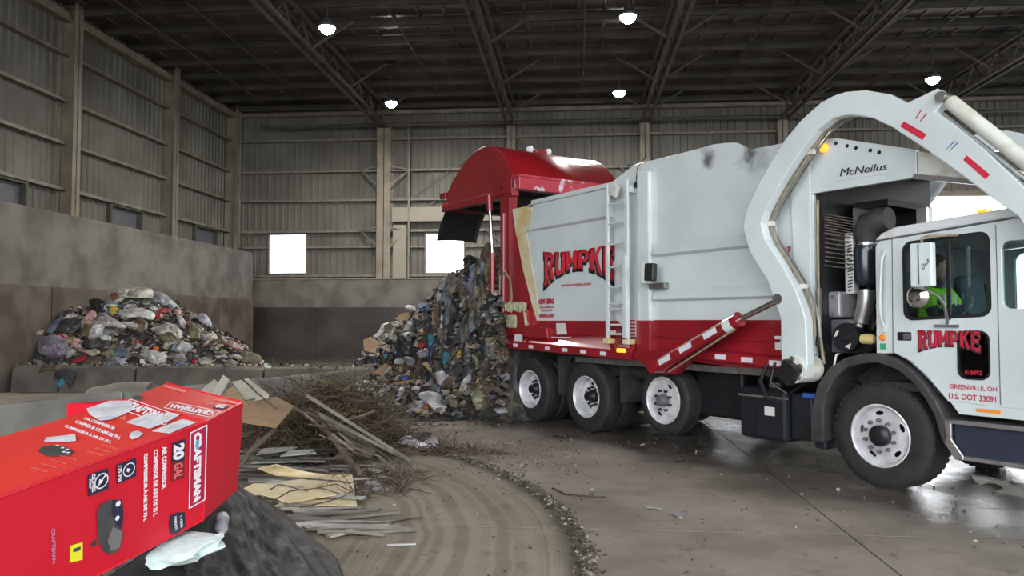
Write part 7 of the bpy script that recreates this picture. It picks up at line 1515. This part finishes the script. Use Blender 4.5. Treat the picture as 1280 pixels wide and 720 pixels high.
# leaning boards and cardboard behind the carton
def lean(name, q, m, th, label, cat):
    ps = [at_y(px, py, y) for px, py, y in q]; nn = (ps[1]-ps[0]).cross(ps[-1]-ps[0]).normalized(); k_ = len(ps)
    mb = MB().add([p+nn*th/2 for p in ps]+[p-nn*th/2 for p in ps], [list(range(k_)), list(range(2*k_-1, k_-1, -1))]+[(i, i+k_, (i+1) % k_+k_, (i+1) % k_) for i in range(k_)])
    return tag(mb.build(name, m, bevel=.003), label, cat)
KR = mat('kraft_card', (0.33, 0.22, 0.13), 0.8, var=.25, vscale=3); TN = mat('tan_card', (0.42, 0.30, 0.18), 0.8, var=.2, vscale=3)
lean('board', [(262, 497, 8.4), (272, 501, 8.3), (287, 475, 8.9), (279, 469, 9.0)], BOARDW, .015, 'narrow pale board standing up behind the right top of the carton', 'board')
lean('board', [(246, 492, 8.7), (262, 496, 8.6), (274, 479, 9.0), (268, 474, 9.1)], BOARDW, .012, 'pale board behind the narrow standing one', 'board')
lean('cardboard_sheet', [(272, 505, 8.2), (310, 507, 8.2), (292, 483, 8.7), (283, 488, 8.6)], TN, .008, 'small tan cardboard triangle beside the narrow board', 'cardboard')
lean('board', [(305, 500, 8.5), (337, 494, 8.6), (310, 473, 9.0), (290, 478, 8.9)], BOARDW, .012, 'wide white board propped behind the brown cardboard', 'board')
lean('cardboard_sheet', [(302, 528, 7.8), (345, 535, 7.9), (368, 508, 8.6), (345, 496, 8.8), (303, 502, 8.3)], KR, .008, 'large brown cardboard sheet right of the carton', 'cardboard')
lean('board', [(318, 501, 8.4), (336, 497, 8.5), (334, 491, 8.6), (322, 495, 8.5)], BOARDW, .012, 'small white board corner on the brown cardboard', 'board')
stick('branch', [at_y(302, 473, 8.5), at_y(322, 492, 8.3), at_y(345, 511, 8.2)], .012, TWIG, 'straight dark stick lying across the white board')
# draped grey sheet on the barrier
pa = at_y(118, 492, 8.9)
def drape(u, v):
    p = at_y(112+78*u, 497, 9.0+1.0*u); s_ = math.sin(math.pi*u)
    return V((p.x, p.y-0.25+0.5*v, 0.84+0.02*noise.noise(V((u*4, v*3, 0)))+0.05*s_ - (0.28*(1-2*v)**2 if v < .5 else 0.2*(2*v-1)**2)))
tag(MB().grid(drape, 20, 12).build('draped_sheet', mat('grey_beige_sheet', (0.25, 0.23, 0.19), .8, var=.3, vscale=4), smooth=True, solid=.006, ang=180), 'grey-beige sheet draped over the pale barrier behind the carton', 'sheet')
# brush heap
def twigs(name, n, cx, cy, sx, sy, hmax, m, label, r, rad=(.004, .009), L=(.25, .8), seed=1):
    r = random.Random(seed); mb = MB()
    for i in range(n):
        a_, q = r.uniform(0, 6.28), r.random()**.6; x, y = cx+sx*q*math.cos(a_), cy+sy*q*math.sin(a_); h = hmax*(1-q**1.6)*r.random()+.02
        d = V((r.gauss(0, 1), r.gauss(0, 1), r.gauss(0, .55))).normalized(); l = r.uniform(*L); rr2 = r.uniform(*rad); pts = [V((x, y, h))]
        for k_ in range(4):
            d = (d+V((r.gauss(0, .22), r.gauss(0, .22), r.gauss(0, .2)))).normalized(); pn = pts[-1]+d*l/4; pn.z = max(.01, pn.z); pts.append(pn)
        mb.tube(pts, [rr2, rr2*.85, rr2*.7, rr2*.5, rr2*.3], 3, r.randrange(len(m)))
    o = mb.build(name, m, kind='stuff'); return tag(o, label, 'brush')
bc = at_z(398, 560, 0)
twigs('brush_tangle', 3000, bc.x, bc.y+.35, 1.15, 1.0, .95, [TWIG, TWIG, TWIG2, mat('twig_olive', (.12, .095, .05), .85)], 'dense tangle of dry twigs and roots in the brush heap beside the boards', None)
twigs('brush_tangle', 520, at_z(345, 575, 0).x, at_z(345, 575, 0).y+.3, .9, .8, .5, [TWIG, TWIG2], 'thin scatter of twigs over the siding slats', None, seed=4)
twigs('brush_tangle', 300, at_z(545, 566, 0).x, at_z(545, 566, 0).y, .9, .30, .07, [TWIG, TWIG2], 'flat trail of twigs around the white rag on the floor', None, L=(.12, .35), seed=8)
twigs('brush_tangle', 240, at_z(470, 605, 0).x, at_z(470, 605, 0).y, .5, .8, .08, [TWIG, TWIG2], 'loose twigs on the floor right of the cream boards', None, L=(.1, .4), seed=9)
# leaf litter clump inside the brush
def smpB(r):
    a_, q = r.uniform(0, 6.28), r.random()**.5; x, y = bc.x+.95*q*math.cos(a_), bc.y+.3+.85*q*math.sin(a_); return V((x, y, .85*(1-q**1.5)*r.random()+.02))
LM = [mat('leaf_brown', (.12, .08, .045), .85), mat('leaf_olive', (.13, .13, .05), .85), mat('leaf_dark', (.05, .04, .028), .85), mat('leaf_red', (.16, .05, .04), .85)]
scraps('leaf_litter', 3600, smpB, LM, .02, .06, 'dry leaves and bark bits caught in the brush heap', 'leaves')
def bed(u, v):
    x, y = bc.x+1.1*(2*u-1), bc.y+.35+.95*(2*v-1); q = math.hypot(2*u-1, 2*v-1); return V((x, y, .55*max(0, 1-q**1.5)+.06*noise.noise(V((x*5, y*5, 0)))*(q < .95)-.005))
tag(MB().grid(bed, 34, 30).build('soil_mound', mat('brush_soil', (.035, .027, .020), .95, col2=(.015, .012, .009), vscale=9), kind='stuff'), 'dark soil and rotten leaves inside the brush heap', 'soil')
for i in range(26):
    px, py = r5.uniform(335, 470), r5.uniform(480, 560); a_ = at_y(px, py, bc.y+r5.uniform(-.5, .7)); a_.z = max(.05, a_.z); d = V((r5.uniform(-.7, .7), r5.uniform(-.5, .5), r5.uniform(-.3, .5)))
    b2 = a_+d*.5; c_ = a_+d+V((r5.uniform(-.12, .12), 0, r5.uniform(-.15, .1))); b2.z = max(b2.z, .03); c_.z = max(c_.z, .03)
    stick('branch', [a_, b2, c_], r5.uniform(.008, .018), [TWIG, TWIG2][i % 2], ['dark', 'grey'][i % 2]+' branch sticking out of the brush heap', 'branch', ['dark', 'grey'][i % 2]+' branches in the brush heap', 6)
for i, pts in enumerate((((340, 627, .14), (362, 614, .17), (400, 610, .16), (425, 617, .13)), ((375, 634, .10), (405, 628, .12), (430, 620, .12), (447, 610, .10)), ((337, 612, .17), (350, 605, .2), (385, 614, .16)), ((395, 610, .14), (420, 605, .14), (455, 622, .06)))):
    stick('thin_branch', [at_z(*p) for p in pts], .007, TWIG, ['long thin branch curving over the wide cream board', 'thin branch along the lower edge of the wide cream board', 'short thin branch over the left end of the cream boards', 'thin branch reaching past the right end of the cream boards'][i], 'branch')
for i, pts in enumerate((((690, 610), (705, 617), (730, 620), (757, 621)),)): stick('twig', [at_z(*p, .02) for p in pts], .010, TWIG, 'single curved dark twig lying on the open floor', 'twig')
stick('twig', [at_z(395, 655, .03), at_z(440, 658, .03), at_z(490, 652, .02), at_z(528, 647, .02)], .012, TWIG, 'long twig on the floor below the cream boards', 'twig')
plank('plank', at_z(410, 671, .02), at_z(441, 663, .03), .06, .02, BOARDW, 'short cream splinter of wood on the floor', 'wood')
plank('plank', at_z(396, 651, .03), at_z(500, 639, .04), .07, .02, WOODG, 'pale lath near the lower edge of the siding stack')
plank('plank', at_z(400, 660, .02), at_z(455, 655, .03), .06, .02, WOODG, 'lowest grey lath at the front of the siding stack')
plank('paper_strip', at_z(484, 681, .01), at_z(520, 680, .01), .035, .006, PAPER, 'white paper strip lying on the floor in front', 'paper')
# white rag with the dark bundle
z9 = lambda *p: Z(380, 480, 7.11, p)
flat_ = lambda x, y: 0.03
COL['bright_white'] = (0.85, 0.82, 0.86)
puff('rag', 'bright_white', z9((825,525),(860,465),(950,455),(1010,515),(1080,520),(1095,480),(1170,470),(1220,560),(1200,585),(1150,612),(1000,565)), 'white rag lying on the floor right of the brush heap', flat_, bulge=0.35, slope=0.9, t0=7, t1=14, lift=0.12)
puff('refuse_bag', 'charcoal', z9((950,465),(1040,425),(1120,425),(1135,465),(1060,512),(990,500)), 'dark speckled bundle resting on the white rag', flat_, bulge=0.5, slope=0.6, t0=7, t1=14, lift=0.16)
# litter on the open floor
fl_items = [(437, 500, 'white'), (636, 554, 'white'), (803, 556, 'white'), (818, 635, 'white'), (741, 612, 'white'), (846, 643, 'pale_grey'), (572, 543, 'off_white'), (539, 521, 'white')]
lbs = ['white scrap by the left foot of the right heap', 'tiny white scrap on the wet floor behind the tandem wheels', 'tiny white scrap under the lifted wheel', 'white chip on the floor in the lower right', 'white chip above the curved twig', 'pale chip at the right of the lower floor', 'off-white scrap among the twig trail', 'flat white tray below the large white bag']
for (px, py, c_), lb in zip(fl_items, lbs): put('paper_sheet', c_, at_z(px, py, .02), .07 if py > 530 else .12, (0, 0, r5.uniform(0, 3)), lb, scl=(1, .7, .25))
CR = [mat('crumb_dark', (.05, .04, .032), .9), mat('crumb_brown', (.10, .08, .055), .9), mat('crumb_pale', (.25, .22, .17), .9)]
def smpF(r):
    k_ = r.random()
    if k_ < .40:
        a_ = r.uniform(-.05, .78); rd = 6.68+r.gauss(0, .05); return V((-6.6+rd*math.cos(a_), 5.15+rd*math.sin(a_), .004))
    if k_ < .58:
        p = at_z(r.uniform(560, 720), 572+r.gauss(0, 14), 0); return V((p.x, p.y, .004))
    if k_ < .8:
        p = at_z(r.uniform(430, 640), 515+abs(r.gauss(0, 14)), 0); return V((p.x, p.y, .004))
    return V((r.uniform(-3, 5), r.uniform(4.6, 12), .004))
scraps('floor_crumbs', 3000, smpF, CR, .006, .02, 'dark crumbs and soil bits strewn over the concrete floor', 'crumbs')
def smpK(r): return V((r.uniform(-13.3, -4.8), r.uniform(17.05, 17.5), .63+r.random()*.02))
scraps('mixed_scraps', 420, smpK, SM, .015, .05, 'small scraps lying along the top of the kerb blocks')
def smpD(r): p = T(r.uniform(-12, -6.5), r.uniform(-2.4, -0.6), 0); return V((p.x, p.y, .01))
scraps('mixed_scraps', 500, smpD, SM, .01, .045, 'small scraps on the wet floor at the foot of the right heap')
